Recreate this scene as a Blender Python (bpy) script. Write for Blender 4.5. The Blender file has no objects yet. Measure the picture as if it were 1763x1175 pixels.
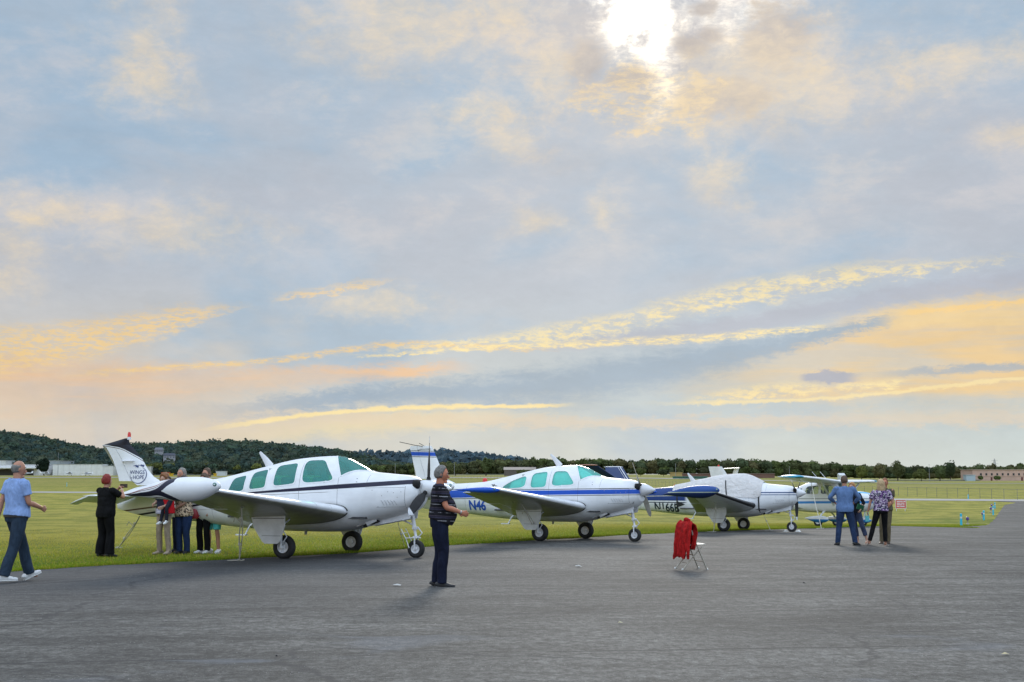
import bpy, bmesh, math, random
import numpy as np
from mathutils import Vector, Matrix, noise as mnoise
rnd = random.Random(7)
C = bpy.context.scene.collection
scene = bpy.context.scene
R = math.radians

# ------------------------------------------------------------------ camera
FOC, HOR = 2500.0, 816.5            # focal length and horizon row, in pixels of a 1763 px wide picture
PITCH = math.atan((HOR - 587.5) / FOC)
CAMZ = 1.65
cd = bpy.data.cameras.new('camera'); cam = bpy.data.objects.new('camera', cd); C.objects.link(cam)
cd.sensor_width = 36.0; cd.lens = FOC / 1763 * 36.0
cd.clip_start = 0.1; cd.clip_end = 9000
cam.location = (0, 0, CAMZ); cam.rotation_euler = (R(90) + PITCH, 0, 0)
scene.camera = cam
scene.view_settings.view_transform = 'Standard'
scene.view_settings.look = 'None'
scene.view_settings.gamma = 1
scene.view_settings.use_curve_mapping = False
scene.view_settings.exposure = 0.0

# ------------------------------------------------------------------ node expressions
class E:
    """a node socket with arithmetic"""
    nt = None
    def __init__(s, sock): s.s = sock
    @staticmethod
    def put(sock, v):
        if isinstance(v, E): E.nt.links.new(v.s, sock)
        else: sock.default_value = v
    @staticmethod
    def m(op, a, b=None, c=None, clamp=False):
        n = E.nt.nodes.new('ShaderNodeMath'); n.operation = op; n.use_clamp = clamp
        E.put(n.inputs[0], a)
        if b is not None: E.put(n.inputs[1], b)
        if c is not None: E.put(n.inputs[2], c)
        return E(n.outputs[0])
    def __add__(a, b): return E.m('ADD', a, b)
    __radd__ = __add__
    def __sub__(a, b): return E.m('SUBTRACT', a, b)
    def __rsub__(a, b): return E.m('SUBTRACT', b, a)
    def __mul__(a, b): return E.m('MULTIPLY', a, b)
    __rmul__ = __mul__
    def __truediv__(a, b): return E.m('DIVIDE', a, b)
def clampE(a): return E.m('ADD', a, 0.0, clamp=True)
def sstep(x, a, b):
    n = E.nt.nodes.new('ShaderNodeMapRange'); n.interpolation_type = 'SMOOTHSTEP'
    E.put(n.inputs['Value'], x)
    if a < b: n.inputs['From Min'].default_value = a; n.inputs['From Max'].default_value = b
    else:
        n.inputs['From Min'].default_value = b; n.inputs['From Max'].default_value = a
        n.inputs['To Min'].default_value = 1; n.inputs['To Max'].default_value = 0
    return E(n.outputs['Result'])
def xyz(x, y, z):
    n = E.nt.nodes.new('ShaderNodeCombineXYZ'); E.put(n.inputs[0], x); E.put(n.inputs[1], y); E.put(n.inputs[2], z)
    return E(n.outputs[0])
def sep(v):
    n = E.nt.nodes.new('ShaderNodeSeparateXYZ'); E.put(n.inputs[0], v); return [E(o) for o in n.outputs]
def noiseE(v, scale, detail=3.0, rough=0.55, dist=0.0, dims='3D'):
    n = E.nt.nodes.new('ShaderNodeTexNoise'); n.noise_dimensions = dims
    E.put(n.inputs['Vector'], v); n.inputs['Scale'].default_value = scale; n.inputs['Detail'].default_value = detail
    n.inputs['Roughness'].default_value = rough; n.inputs['Distortion'].default_value = dist
    return E(n.outputs['Fac'])
def mixE(f, a, b):
    n = E.nt.nodes.new('ShaderNodeMix'); n.data_type = 'RGBA'
    E.put(n.inputs[0], f)
    for i, v in ((6, a), (7, b)):
        if not isinstance(v, E) and len(v) == 3: v = (*v, 1)
        E.put(n.inputs[i], v)
    return E(n.outputs[2])
def curveE(x, pts, lo, hi):
    """piecewise-smooth function of x through pts"""
    n = E.nt.nodes.new('ShaderNodeFloatCurve')
    x0, x1 = pts[0][0], pts[-1][0]
    mr = E.nt.nodes.new('ShaderNodeMapRange'); E.put(mr.inputs['Value'], x)
    mr.inputs['From Min'].default_value = x0; mr.inputs['From Max'].default_value = x1
    E.nt.links.new(mr.outputs[0], n.inputs['Value'])
    cv = n.mapping.curves[0]
    while len(cv.points) > 2: cv.points.remove(cv.points[1])
    P = [((a - x0) / (x1 - x0), (b - lo) / (hi - lo)) for a, b in pts]
    cv.points[0].location = P[0]; cv.points[1].location = P[-1]
    for p in P[1:-1]: cv.points.new(*p)
    for p in cv.points: p.handle_type = 'AUTO_CLAMPED'
    n.mapping.update()
    return E(n.outputs[0]) * (hi - lo) + lo
def srgb(r, g, b):
    f = lambda c: (c / 255 / 12.92) if c <= 10 else ((c / 255 + 0.055) / 1.055) ** 2.4
    return (f(r), f(g), f(b))

# ------------------------------------------------------------------ sky and light
def px_dir(u, v):
    a = (u - 881.5) / FOC; b = (587.5 - v) / FOC
    return Vector((a, math.cos(PITCH) - b * math.sin(PITCH), math.sin(PITCH) + b * math.cos(PITCH))).normalized()
def px_ae(u, v):
    d = px_dir(u, v); return math.degrees(math.atan2(d.x, d.y)), math.degrees(math.asin(d.z))
SUN = px_dir(1105, 20)
SUN_AZ, SUN_EL = math.atan2(SUN.x, SUN.y), math.asin(SUN.z)

w = bpy.data.worlds.new('World'); scene.world = w; w.use_nodes = True
scene.cycles.max_bounces = 5; scene.cycles.diffuse_bounces = 2; scene.cycles.glossy_bounces = 2; scene.cycles.transparent_max_bounces = 10
w.cycles.sampling_method = 'NONE'
nt = w.node_tree; nt.nodes.clear(); E.nt = nt
tc = nt.nodes.new('ShaderNodeTexCoord')
gx, gy, gz = sep(E(tc.outputs['Generated']))
az = E.m('ARCTAN2', gx, gy) * 57.2958                  # degrees right of the view axis
el = E.m('ARCSINE', gz) * 57.2958
# cloud-layer coordinates (perspective of a flat layer)
den = E.m('MAXIMUM', gz, 0.02) + 0.10
cx, cy = gx / den, gy / den
cv = xyz(cx, cy, 0.0)
ae = xyz(az * 0.1, el * 0.1, 0.0)
def vs(v, sx, sy, off=0.0):
    a, b, _ = sep(v); return xyz(a * sx, b * sy, off)
n_big = noiseE(vs(ae, 0.55, 1.0, 1.3), 1.6, 5, 0.55, 0.35)
n_mid = noiseE(vs(ae, 0.7, 1.35, 7.1), 3.2, 8, 0.64, 0.15)
n_puf = noiseE(vs(ae, 0.9, 1.9, 3.7), 14.0, 6, 0.68, 0.5)
n_fin = noiseE(vs(ae, 0.6, 2.4, 9.2), 30.0, 6, 0.72, 0.2)
n_str = noiseE(vs(ae, 0.18, 1.6, 5.5), 5.0, 5, 0.6, 0.2)
tilt = el - az * 0.10
# base veil of cloud by height
veil = mixE(sstep(el, 0.0, 3.2), srgb(200, 216, 218), srgb(186, 204, 214))
veil = mixE(sstep(el, 2.5, 8.0), veil, srgb(186, 198, 213))
veil = mixE(sstep(el, 9.0, 20.0), veil, srgb(178, 197, 216))
veil = mixE(sstep(el, 19.0, 60.0), veil, srgb(193, 206, 224))
left = sstep(az, 8.0, -18.0)
warm = clampE(left * sstep(el, 9.5, 3.5) * 0.62)
veil = mixE(warm, veil, srgb(222, 206, 190))
veil = mixE(clampE(sstep(n_big, 0.46, 0.62) * 0.7), veil, srgb(160, 191, 218))       # thin blue openings
veil = mixE(clampE(sstep(n_big, 0.50, 0.34) * sstep(el, 5.0, 10.0) * 0.6), veil, srgb(190, 196, 208))
# warm patches lit from behind, larger towards the top
hi = sstep(el, 7.0, 10.0)
cov = sstep(n_mid + (n_puf - 0.5) * 0.16, 0.47, 0.68)
sd = E.m('SQRT', E.m('POWER', (az - math.degrees(SUN_AZ)) * 0.8, 2.0) + E.m('POWER', el - math.degrees(SUN_EL), 2.0))
near = sstep(sd, 15.0, 2.0)
veil = mixE(clampE(cov * hi * 0.32), veil, mixE(near, srgb(219, 210, 207), srgb(240, 219, 190)))
def band(col, pts, th, soft, amp, strength, tex=None, seed=0.0, x_in=None, x_out=None, lower=None):
    """cloud bank along a line: pts (px, row, half thickness px)"""
    global veil
    P = []; T = []
    for u, v, t in pts:
        a, e = px_ae(u, v); P.append((a, e)); T.append((a, t / FOC * 57.3))
    c = curveE(az, P, -2.0, 24.0); t = curveE(az, T, 0.0, 4.0)
    wob = (n_puf - 0.5) * amp * 1.2 + (n_str - 0.5) * amp * 1.1 + (n_fin - 0.5) * amp * 0.5
    d = E.m('ABSOLUTE', el - c + wob) / E.m('MAXIMUM', t, 0.02)
    m = sstep(d, 1.0 + soft, max(0.0, 1.0 - soft))
    if x_in: m = m * sstep(az, px_ae(x_in[0], 600)[0], px_ae(x_in[1], 600)[0])
    if x_out: m = m * sstep(az, px_ae(x_out[1], 600)[0], px_ae(x_out[0], 600)[0])
    if tex is not None: m = m * tex
    veil = mixE(clampE(m * strength), veil, col)
puff = 0.15 + sstep(n_puf * 0.7 + n_fin * 0.5 - 0.1, 0.42, 0.60) * 0.85
finew = 0.25 + sstep(n_fin, 0.42, 0.58) * 0.75
streak = 0.45 + sstep(n_str, 0.4, 0.6) * 0.55
gold, pale, peach, blue = srgb(252, 214, 146), srgb(255, 234, 176), srgb(242, 200, 160), srgb(146, 174, 200)
# low bright fan and horizon glow
band(srgb(240, 224, 180), [(300, 764, 20), (640, 730, 17), (1000, 716, 10)], 0, 0.9, 0.6, 0.7, None, x_in=(240, 520), x_out=(700, 1020))
band(srgb(228, 212, 192), [(-900, 790, 30), (0, 740, 50), (400, 730, 30), (560, 725, 10)], 0, 0.8, 0.8, 0.55)
# orange sheet at the right
band(srgb(242, 207, 150), [(1080, 664, 14), (1350, 640, 46), (1560, 615, 78), (1763, 600, 90), (2500, 540, 70), (3600, 600, 40)], 0, 0.5, 1.1, 0.92, streak, x_in=(1050, 1450), x_out=(2700, 3600))
band(srgb(244, 214, 158), [(1330, 570, 8), (1550, 545, 18), (1763, 535, 22), (2400, 500, 25)], 0, 0.6, 0.6, 0.8, streak, x_in=(1400, 1540), x_out=(2500, 3300))
# peach banks at the left
band(peach, [(-1200, 690, 70), (0, 664, 44), (450, 655, 20), (800, 628, 10)], 0, 0.8, 0.8, 0.9, streak, x_out=(700, 840))
band(gold, [(-1200, 690, 60), (0, 605, 34), (190, 575, 26), (420, 528, 7)], 0, 0.6, 0.7, 0.85, finew, x_out=(300, 460))
band(gold, [(120, 645, 5), (480, 618, 5), (700, 592, 6), (900, 600, 4)], 0, 0.7, 0.35, 0.8, finew, x_in=(80, 240), x_out=(860, 1000))
band(gold, [(460, 512, 5), (580, 497, 6), (700, 480, 3)], 0, 0.8, 0.8, 0.8, puff, x_in=(450, 520), x_out=(600, 700))
# grey-blue banks
band(blue, [(400, 712, 12), (700, 682, 18), (1000, 655, 30), (1250, 612, 26), (1420, 575, 13), (1540, 547, 7)], 0, 0.8, 1.0, 0.85, None, x_in=(250, 600), x_out=(1500, 1560))
band(blue, [(1500, 650, 7), (1700, 632, 6), (2100, 615, 8)], 0, 0.7, 0.5, 0.7, None, x_in=(1480, 1600), x_out=(1900, 2300))
band(srgb(160, 172, 196), [(1370, 655, 6), (1420, 650, 13), (1470, 648, 6)], 0, 0.4, 0.7, 0.85, None, x_in=(1370, 1390), x_out=(1450, 1490))
band(srgb(176, 184, 202), [(900, 598, 7), (1200, 570, 14), (1560, 508, 14), (1763, 480, 18), (2400, 400, 30)], 0, 0.7, 0.6, 0.7, None, x_in=(880, 1000), x_out=(2200, 3000))
# golden ribbons at the right
band(pale, [(640, 600, 3), (830, 582, 8), (1000, 565, 15), (1230, 515, 17), (1480, 474, 14), (1620, 460, 8), (1763, 446, 5), (2300, 380, 10)], 0, 0.7, 0.9, 0.85, puff, x_in=(600, 800), x_out=(1500, 1900))
band(pale, [(640, 612, 2.5), (850, 597, 4), (1050, 590, 6), (1250, 578, 6), (1440, 560, 5)], 0, 0.6, 0.35, 0.95, finew, x_in=(560, 700), x_out=(1380, 1450))
band(pale, [(1440, 668, 5), (1500, 664, 8), (1570, 655, 4)], 0, 0.6, 0.7, 0.9, puff, x_in=(1430, 1450), x_out=(1540, 1575))
band(pale, [(1180, 690, 7), (1330, 672, 10), (1420, 668, 6)], 0, 0.7, 0.8, 0.8, puff, x_in=(1150, 1240), x_out=(1400, 1440))
band(pale, [(1120, 695, 3), (1400, 688, 3), (1763, 652, 3), (2100, 640, 4)], 0, 0.7, 0.3, 0.7, None, x_in=(1080, 1300), x_out=(1900, 2100))
band(pale, [(330, 742, 3), (500, 720, 3.5), (640, 707, 3.5), (980, 697, 3)], 0, 0.6, 0.25, 0.95, None, x_in=(320, 480), x_out=(930, 1000))
band(gold, [(1763, 520, 4), (1540, 540, 4)][::-1], 0, 0.7, 0.4, 0.9, None, x_in=(1540, 1580), x_out=(1900, 2300))
# small lit flecks higher up
fle = sstep(noiseE(vs(ae, 0.7, 1.0, 21.0), 8.0, 6, 0.62, 0.6), 0.60, 0.72) * sstep(el, 7.5, 9.5) * sstep(az, -20.0, -2.0) * sstep(sd, 17.0, 9.0)
# the veiled sun: bright openings cut by cloud rags
rag = noiseE(vs(ae, 1.0, 1.4, 2.2), 7.0, 9, 0.66, 0.25)
rag2 = noiseE(vs(ae, 1.0, 1.2, 4.9), 2.6, 7, 0.6, 0.2)
def blob(u, v, rx, ry, ragk=1.5, s0=1.1, s1=0.45):
    a0, e0 = px_ae(u, v); k_ = 57.3 / FOC
    d = E.m('SQRT', E.m('POWER', (az - a0) / (rx * k_), 2.0) + E.m('POWER', (el - e0) / (ry * k_), 2.0))
    return sstep(d + (rag - 0.5) * ragk + (rag2 - 0.5) * ragk * 0.9, s0, s1)
halo = blob(1130, 60, 420, 260, 1.2, 1.1, 0.1)
veil = mixE(clampE(halo * 0.40), veil, srgb(226, 214, 204))
veil = mixE(clampE(halo * sstep(rag2 + (rag - 0.5) * 0.5, 0.50, 0.60) * 0.60), veil, srgb(186, 186, 194))
lit = E.m('MAXIMUM', E.m('MAXIMUM', blob(1090, 0, 96, 112, 2.2, 1.25, 0.15), blob(1135, 95, 42, 75, 2.0, 1.3, 0.2)), blob(1255, 15, 125, 66, 2.8, 1.25, 0.2) * 0.6)
dark = 0.0
for (u_, v_, rx_, ry_) in ((1190, 78, 42, 20), (1212, 14, 30, 14), (1085, 135, 60, 22), (1220, 62, 30, 18), (1010, 110, 40, 50), (1340, 60, 70, 50), (1250, 170, 80, 30)):
    q_ = blob(u_, v_, rx_, ry_, 2.3, 1.3, 0.4); dark = q_ if isinstance(dark, float) else E.m('MAXIMUM', dark, q_)
lit = lit * (1.0 - clampE(dark * 0.9))
veil = mixE(clampE(dark * 0.65), veil, srgb(190, 180, 174))
gold2 = blob(1110, 160, 110, 60, 2.4, 1.1, 0.7)
veil = mixE(clampE(gold2 * 0.7 * puff), veil, srgb(250, 222, 170))
for (u_, v_, rx_, ry_) in ((950, 110, 50, 50), (815, 190, 70, 26), (875, 240, 45, 30), (250, 60, 60, 60), (260, 150, 60, 50), (870, 20, 60, 40), (1235, 310, 50, 36), (930, 385, 45, 22), (300, 390, 130, 40), (1040, 365, 26, 30), (1640, 100, 170, 32), (1320, 130, 190, 80), (640, 520, 90, 24), (700, 45, 170, 60), (115, 370, 60, 24), (1760, 230, 60, 20), (20, 420, 60, 60)):
    q_ = blob(u_, v_, rx_ * 1.5, ry_ * 1.5, 2.2, 1.5, 0.0) * (0.45 + n_puf * 0.75); veil = mixE(clampE(q_ * 0.30), veil, srgb(230, 218, 206)); veil = mixE(clampE(E.m('POWER', clampE(q_), 2.5) * 0.52), veil, srgb(250, 226, 184))
vadd = nt.nodes.new('ShaderNodeVectorMath'); vadd.operation = 'SCALE'
E.put(vadd.inputs[0], (1.0, 0.90, 0.72)); E.put(vadd.inputs['Scale'], lit * (0.30 + puff * 0.5) + E.m('POWER', lit, 3.0) * blob(1105, 15, 90, 95, 1.0) * 2.2)
veil = mixE(clampE((n_mid - 0.42) * 1.1), veil, mixE(0.5, veil, (1, 0.98, 0.95))) if False else veil
mod = nt.nodes.new('ShaderNodeVectorMath'); mod.operation = 'SCALE'; E.put(mod.inputs[0], veil); E.put(mod.inputs['Scale'], 0.97 + (n_mid - 0.5) * 0.28 + (n_puf - 0.5) * 0.10 + (n_str - 0.5) * 0.10); veil = E(mod.outputs[0])
add = nt.nodes.new('ShaderNodeVectorMath'); add.operation = 'ADD'
E.put(add.inputs[0], veil); nt.links.new(vadd.outputs[0], add.inputs[1])
cloud = E(add.outputs[0])
# an even overcast brightens towards the zenith
# and the front-lit half opposite the low sun is raised to light camera-facing sides
sdot = gx * SUN.x + gy * SUN.y + gz * SUN.z
sc_ = nt.nodes.new('ShaderNodeVectorMath'); sc_.operation = 'SCALE'
E.put(sc_.inputs[0], cloud); E.put(sc_.inputs['Scale'], (1.0 + sstep(el, 21.0, 60.0) * 1.1) * (1.0 + sstep(sdot, 0.80, -0.60) * 0.95))
cloud = E(sc_.outputs[0])
sky = nt.nodes.new('ShaderNodeTexSky'); sky.sky_type = 'NISHITA'; sky.sun_disc = False
sky.sun_elevation = SUN_EL; sky.sun_rotation = SUN_AZ
bg1 = nt.nodes.new('ShaderNodeBackground'); nt.links.new(sky.outputs[0], bg1.inputs[0]); bg1.inputs[1].default_value = 0.05
bg2 = nt.nodes.new('ShaderNodeBackground'); E.put(bg2.inputs[0], cloud); bg2.inputs[1].default_value = 0.96
mx = nt.nodes.new('ShaderNodeMixShader'); mx.inputs[0].default_value = 0.93
nt.links.new(bg1.outputs[0], mx.inputs[1]); nt.links.new(bg2.outputs[0], mx.inputs[2])
wo = nt.nodes.new('ShaderNodeOutputWorld'); nt.links.new(mx.outputs[0], wo.inputs[0])

sl = bpy.data.lights.new('sun', 'SUN'); sl.energy = 1.25; sl.angle = R(11); sl.color = (1.0, 0.93, 0.82)
so = bpy.data.objects.new('sun', sl); C.objects.link(so); so.location = (0, 0, 60)
so.rotation_euler = SUN.to_track_quat('Z', 'Y').to_euler()

# ------------------------------------------------------------------ terrain height
def _ss(a, b, x):
    t = np.clip((np.asarray(x, float) - a) / (b - a), 0, 1); return t * t * (3 - 2 * t)
def ground(x, y):
    x = np.asarray(x, float); y = np.asarray(y, float)
    d = np.clip(y - 20, -60, None)
    dd = np.clip(d, 0, 50)
    z = -0.003 * np.where(d < 50, d, 50) - 0.00022 * dd * dd
    z = z - 0.025 * 22 * (1 - np.exp(-np.clip(d - 50, 0, None) / 22.0))       # flattens past the parked aircraft
    z = z - np.where(x > 0, 0.010, 0.0035) * 30 * np.tanh(x / 30)
    far = 0.6 - 3.1 * _ss(0.06, 0.30, x / np.maximum(y, 1.0))
    b = _ss(230, 800, y)
    return z * (1 - b) + far * b
def gz_(x, y): return float(ground(x, y))
def gpt(u, v, lift=0.0):
    """the ground point seen at pixel (u, v)"""
    d = px_dir(u, v); lo = 1.0; k = lo
    while k < 4000:
        p = Vector((0, 0, CAMZ)) + d * k
        if p.z < gz_(p.x, p.y) + lift: break
        k *= 1.01
    a, b = k / 1.01, k
    for _ in range(40):
        mdl = (a + b) / 2; p = Vector((0, 0, CAMZ)) + d * mdl
        if p.z < gz_(p.x, p.y) + lift: b = mdl
        else: a = mdl
    p = Vector((0, 0, CAMZ)) + d * b
    return p
def at(u, y):
    """the ground point at depth y under picture column u"""
    x = (u - 881.5) / FOC * y / math.cos(PITCH) * 1.0
    return Vector((x, y, gz_(x, y)))
def zrow(v, y):
    """height of picture row v at depth y"""
    d = px_dir(881.5, v); return CAMZ + d.z / d.y * y
def xcol(u, y): return (u - 881.5) / FOC * y / math.cos(PITCH)

# ------------------------------------------------------------------ materials
MAT = {}
def mat(name, col=(0.5, 0.5, 0.5), rough=0.5, metal=0.0, var=0.0, vscale=4.0, bump=0.0, bscale=40.0, coat=0.0, spec=0.5, build=None):
    if name in MAT: return MAT[name]
    m = bpy.data.materials.new(name); m.use_nodes = True; MAT[name] = m
    t = m.node_tree; t.nodes.clear(); E.nt = t
    b = t.nodes.new('ShaderNodeBsdfPrincipled'); o = t.nodes.new('ShaderNodeOutputMaterial'); t.links.new(b.outputs[0], o.inputs[0])
    b.inputs['Roughness'].default_value = rough; b.inputs['Metallic'].default_value = metal
    b.inputs['Coat Weight'].default_value = coat; b.inputs['Coat Roughness'].default_value = 0.08
    b.inputs['Specular IOR Level'].default_value = spec
    tcn = t.nodes.new('ShaderNodeTexCoord'); P = E(tcn.outputs['Object'])
    base = (*col, 1)
    if build: base = build(P, b, t)
    if var and not build:
        n = noiseE(P, vscale, 5, 0.6)
        k = sstep(n, 0.3, 0.7)
        base = mixE(k, tuple(c * (1 - var) for c in col), tuple(min(1, c * (1 + var * 0.6)) for c in col))
    if base is not None: E.put(b.inputs['Base Color'], base)
    if bump:
        n = noiseE(P, bscale, 4, 0.6)
        bn = t.nodes.new('ShaderNodeBump'); bn.inputs['Strength'].default_value = bump; bn.inputs['Distance'].default_value = 0.02
        E.put(bn.inputs['Height'], n); t.links.new(bn.outputs[0], b.inputs['Normal'])
    return m
def add_bump(b, t, h, strength, dist=0.02):
    bn = t.nodes.new('ShaderNodeBump'); bn.inputs['Strength'].default_value = strength; bn.inputs['Distance'].default_value = dist
    E.put(bn.inputs['Height'], h); t.links.new(bn.outputs[0], b.inputs['Normal'])

# ------------------------------------------------------------------ object helpers
def tag(o, label=None, cat=None, group=None, kind=None):
    if label: o['label'] = label
    if cat: o['category'] = cat
    if group: o['group'] = group
    if kind: o['kind'] = kind
    return o
def empty(name, loc=(0, 0, 0), rz=0.0, label=None, cat=None, group=None):
    o = bpy.data.objects.new(name, None); C.objects.link(o); o.location = loc; o.rotation_euler = (0, 0, rz)
    o.empty_display_size = 0.2
    return tag(o, label, cat, group)
class MB:
    """collects shapes into one mesh"""
    def __init__(s): s.v = []; s.f = []; s.mi = []; s.cur = 0
    def add(s, vs_, fs):
        n = len(s.v); s.v += [tuple(p) for p in vs_]; s.f += [tuple(i + n for i in f) for f in fs]; s.mi += [s.cur] * len(fs)
    def box(s, c, d, rot=None):
        x, y, z = d[0] / 2, d[1] / 2, d[2] / 2
        P = [Vector(p) for p in ((-x, -y, -z), (x, -y, -z), (x, y, -z), (-x, y, -z), (-x, -y, z), (x, -y, z), (x, y, z), (-x, y, z))]
        if rot is not None: P = [rot @ p for p in P]
        s.add([p + Vector(c) for p in P], [(0, 3, 2, 1), (4, 5, 6, 7), (0, 1, 5, 4), (1, 2, 6, 5), (2, 3, 7, 6), (3, 0, 4, 7)])
        return s
    def loft(s, pts, rad, side=(1, 0, 0), n=12, cap=True, power=2.0):
        """rings along pts; rad = (r_side, r_other) per point; rounded by the caller"""
        pts = [Vector(p) for p in pts]; rad = [(r, r) if isinstance(r, (int, float)) else r for r in rad]
        rings = []; m = len(pts)
        side = Vector(side)
        for i, p in enumerate(pts):
            t = (pts[min(i + 1, m - 1)] - pts[max(i - 1, 0)])
            if t.length < 1e-9: t = Vector((0, 0, 1))
            t.normalize(); u = side - t * side.dot(t)
            if u.length < 1e-3: u = t.orthogonal()
            u.normalize(); vv = t.cross(u)
            ring = []
            for k in range(n):
                a = 2 * math.pi * k / n; ca, sa = math.cos(a), math.sin(a)
                if power != 2.0:
                    ca = math.copysign(abs(ca) ** (2 / power), ca); sa = math.copysign(abs(sa) ** (2 / power), sa)
                ring.append(p + u * (rad[i][0] * ca) + vv * (rad[i][1] * sa))
            rings.append(ring)
        vs_ = [q for r_ in rings for q in r_]
        fs = [(i * n + k, i * n + (k + 1) % n, (i + 1) * n + (k + 1) % n, (i + 1) * n + k) for i in range(m - 1) for k in range(n)]
        if cap: fs += [tuple(range(n))[::-1], tuple((m - 1) * n + k for k in range(n))]
        s.add(vs_, fs); return s
    def tube(s, a, b, r, r2=None, n=8): return s.loft([a, b], [r, r if r2 is None else r2], (0.31, 0.95, 0.17), n)
    def path(s, pts, r, n=6): return s.loft(pts, [r] * len(pts), (0.31, 0.95, 0.17), n)
    def ball(s, c, r, n=12, m=8):
        r = (r, r, r) if isinstance(r, (int, float)) else r
        pts = []; 
        vs_ = []; 
        for i in range(1, m):
            a = math.pi * i / m
            for k in range(n):
                b = 2 * math.pi * k / n
                vs_.append((c[0] + r[0] * math.sin(a) * math.cos(b), c[1] + r[1] * math.sin(a) * math.sin(b), c[2] + r[2] * math.cos(a)))
        vs_ += [(c[0], c[1], c[2] + r[2]), (c[0], c[1], c[2] - r[2])]
        T = (m - 1) * n
        fs = [(i * n + k, (i + 1) * n + k, (i + 1) * n + (k + 1) % n, i * n + (k + 1) % n) for i in range(m - 2) for k in range(n)]
        fs += [(T, k, (k + 1) % n) for k in range(n)] + [(T + 1, (m - 2) * n + (k + 1) % n, (m - 2) * n + k) for k in range(n)]
        s.add(vs_, fs); return s
    def grid(s, P):
        """P: rows of points"""
        h, w_ = len(P), len(P[0])
        s.add([q for r_ in P for q in r_], [(i * w_ + j, i * w_ + j + 1, (i + 1) * w_ + j + 1, (i + 1) * w_ + j) for i in range(h - 1) for j in range(w_ - 1)])
        return s
    def build(s, name, m, parent=None, smooth=True, **kw):
        me = bpy.data.meshes.new(name); me.from_pydata([tuple(p) for p in s.v], [], s.f)
        for q in (m if isinstance(m, (list, tuple)) else [m]): me.materials.append(q)
        if isinstance(m, (list, tuple)): me.polygons.foreach_set('material_index', s.mi)
        if smooth:
            me.polygons.foreach_set('use_smooth', [True] * len(me.polygons))
            try: me.set_sharp_from_angle(angle=R(38))
            except Exception: pass
        me.update()
        o = bpy.data.objects.new(name, me); C.objects.link(o)
        if parent is not None: o.parent = parent
        if kw: tag(o, **kw)
        return o
def raw_mesh(name, V, F, m, parent=None, smooth=False, cols=None):
    """V (n,3) array, F (m,k) array"""
    me = bpy.data.meshes.new(name); nv, nf, k = len(V), len(F), F.shape[1]
    me.vertices.add(nv); me.vertices.foreach_set('co', np.ascontiguousarray(V, dtype=np.float32).ravel())
    me.loops.add(nf * k); me.loops.foreach_set('vertex_index', np.ascontiguousarray(F, dtype=np.int32).ravel())
    me.polygons.add(nf); me.polygons.foreach_set('loop_start', np.arange(0, nf * k, k, dtype=np.int32))
    me.polygons.foreach_set('use_smooth', np.full(nf, smooth, dtype=bool))
    me.update(calc_edges=True)
    if cols is not None:
        ca = me.color_attributes.new('tint', 'FLOAT_COLOR', 'POINT')
        cc = np.ones((nv, 4), np.float32); cc[:, :3] = cols; ca.data.foreach_set('color', cc.ravel())
    me.materials.append(m)
    o = bpy.data.objects.new(name, me); C.objects.link(o)
    if parent is not None: o.parent = parent
    return o
def copy_tree(o, parent=None):
    c = o.copy(); C.objects.link(c); c.parent = parent
    for ch in [q for q in o.children]: copy_tree(ch, c)
    return c
def cr(keys, n):
    """smooth resampling of key rows (Catmull-Rom over the first column kept monotone)"""
    K = np.array(keys, float); m = len(K); out = []
    for i in range(m - 1):
        p0, p1, p2, p3 = K[max(i - 1, 0)], K[i], K[i + 1], K[min(i + 2, m - 1)]
        for j in range(n):
            t = j / n; a = (p2 - p0) / 2 if i > 0 else (p2 - p1) * 1.0; b = (p3 - p1) / 2 if i < m - 2 else (p2 - p1) * 1.0
            h = 2 * t**3 - 3 * t**2 + 1, t**3 - 2 * t**2 + t, -2 * t**3 + 3 * t**2, t**3 - t**2
            out.append(h[0] * p1 + h[1] * a + h[2] * p2 + h[3] * b)
    out.append(K[-1]); return np.array(out)

# ================================================================== THE SETTING
def tensor(name, xs, ys, m, zf=ground, lift=0.0, mask=None):
    X, Y = np.meshgrid(xs, ys); Z = zf(X, Y) + lift
    V = np.stack([X, Y, Z], -1).reshape(-1, 3); w_ = len(xs); h = len(ys)
    i, j = np.meshgrid(np.arange(h - 1), np.arange(w_ - 1), indexing='ij'); a = (i * w_ + j).ravel()
    F = np.stack([a, a + 1, a + w_ + 1, a + w_], -1)
    return raw_mesh(name, V, F, m, smooth=True)
def spread_axis(lim, step, near):
    a = list(np.arange(0, near, step)); v = near; s = step
    while v < lim: a.append(v); s *= 1.12; v += s
    a.append(lim); return a
# apron edge: pixels on the grass / asphalt line
edge_px = [(-60, 994), (13, 986), (105, 980), (264, 970.6), (396, 964), (540, 957), (640, 951), (771, 940), (860, 935), (1000, 927), (1100, 921), (1250, 915), (1420, 910), (1531, 906), (1640, 908), (1684, 910), (1699, 905), (1712, 895), (1722, 880), (1730, 870), (1752, 865.5)]
EP = [gpt(u, v) for u, v in edge_px]
ex = np.array([p.x for p in EP]); ey = np.array([p.y for p in EP])
o_ = np.argsort(ex); ex, ey = ex[o_], ey[o_]
ex = np.concatenate([[-120, -60], ex]); ey = np.concatenate([[6, 13], ey])
TAX_L, TAX_R = gpt(60, 849), gpt(1740, 863.5)
def tax_y(x): return TAX_L.y + (TAX_R.y - TAX_L.y) * (x - TAX_L.x) / (TAX_R.x - TAX_L.x)
def edge_y(x):
    y = np.interp(x, ex, ey)
    y = y + 0.10 * np.sin(x * 2.3) + 0.06 * np.sin(x * 5.9 + 1) + 0.04 * np.sin(x * 13.7)
    return np.where(x > ex[-1], tax_y(x) + 1.0, np.minimum(y, tax_y(x) + 1.0))

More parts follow.
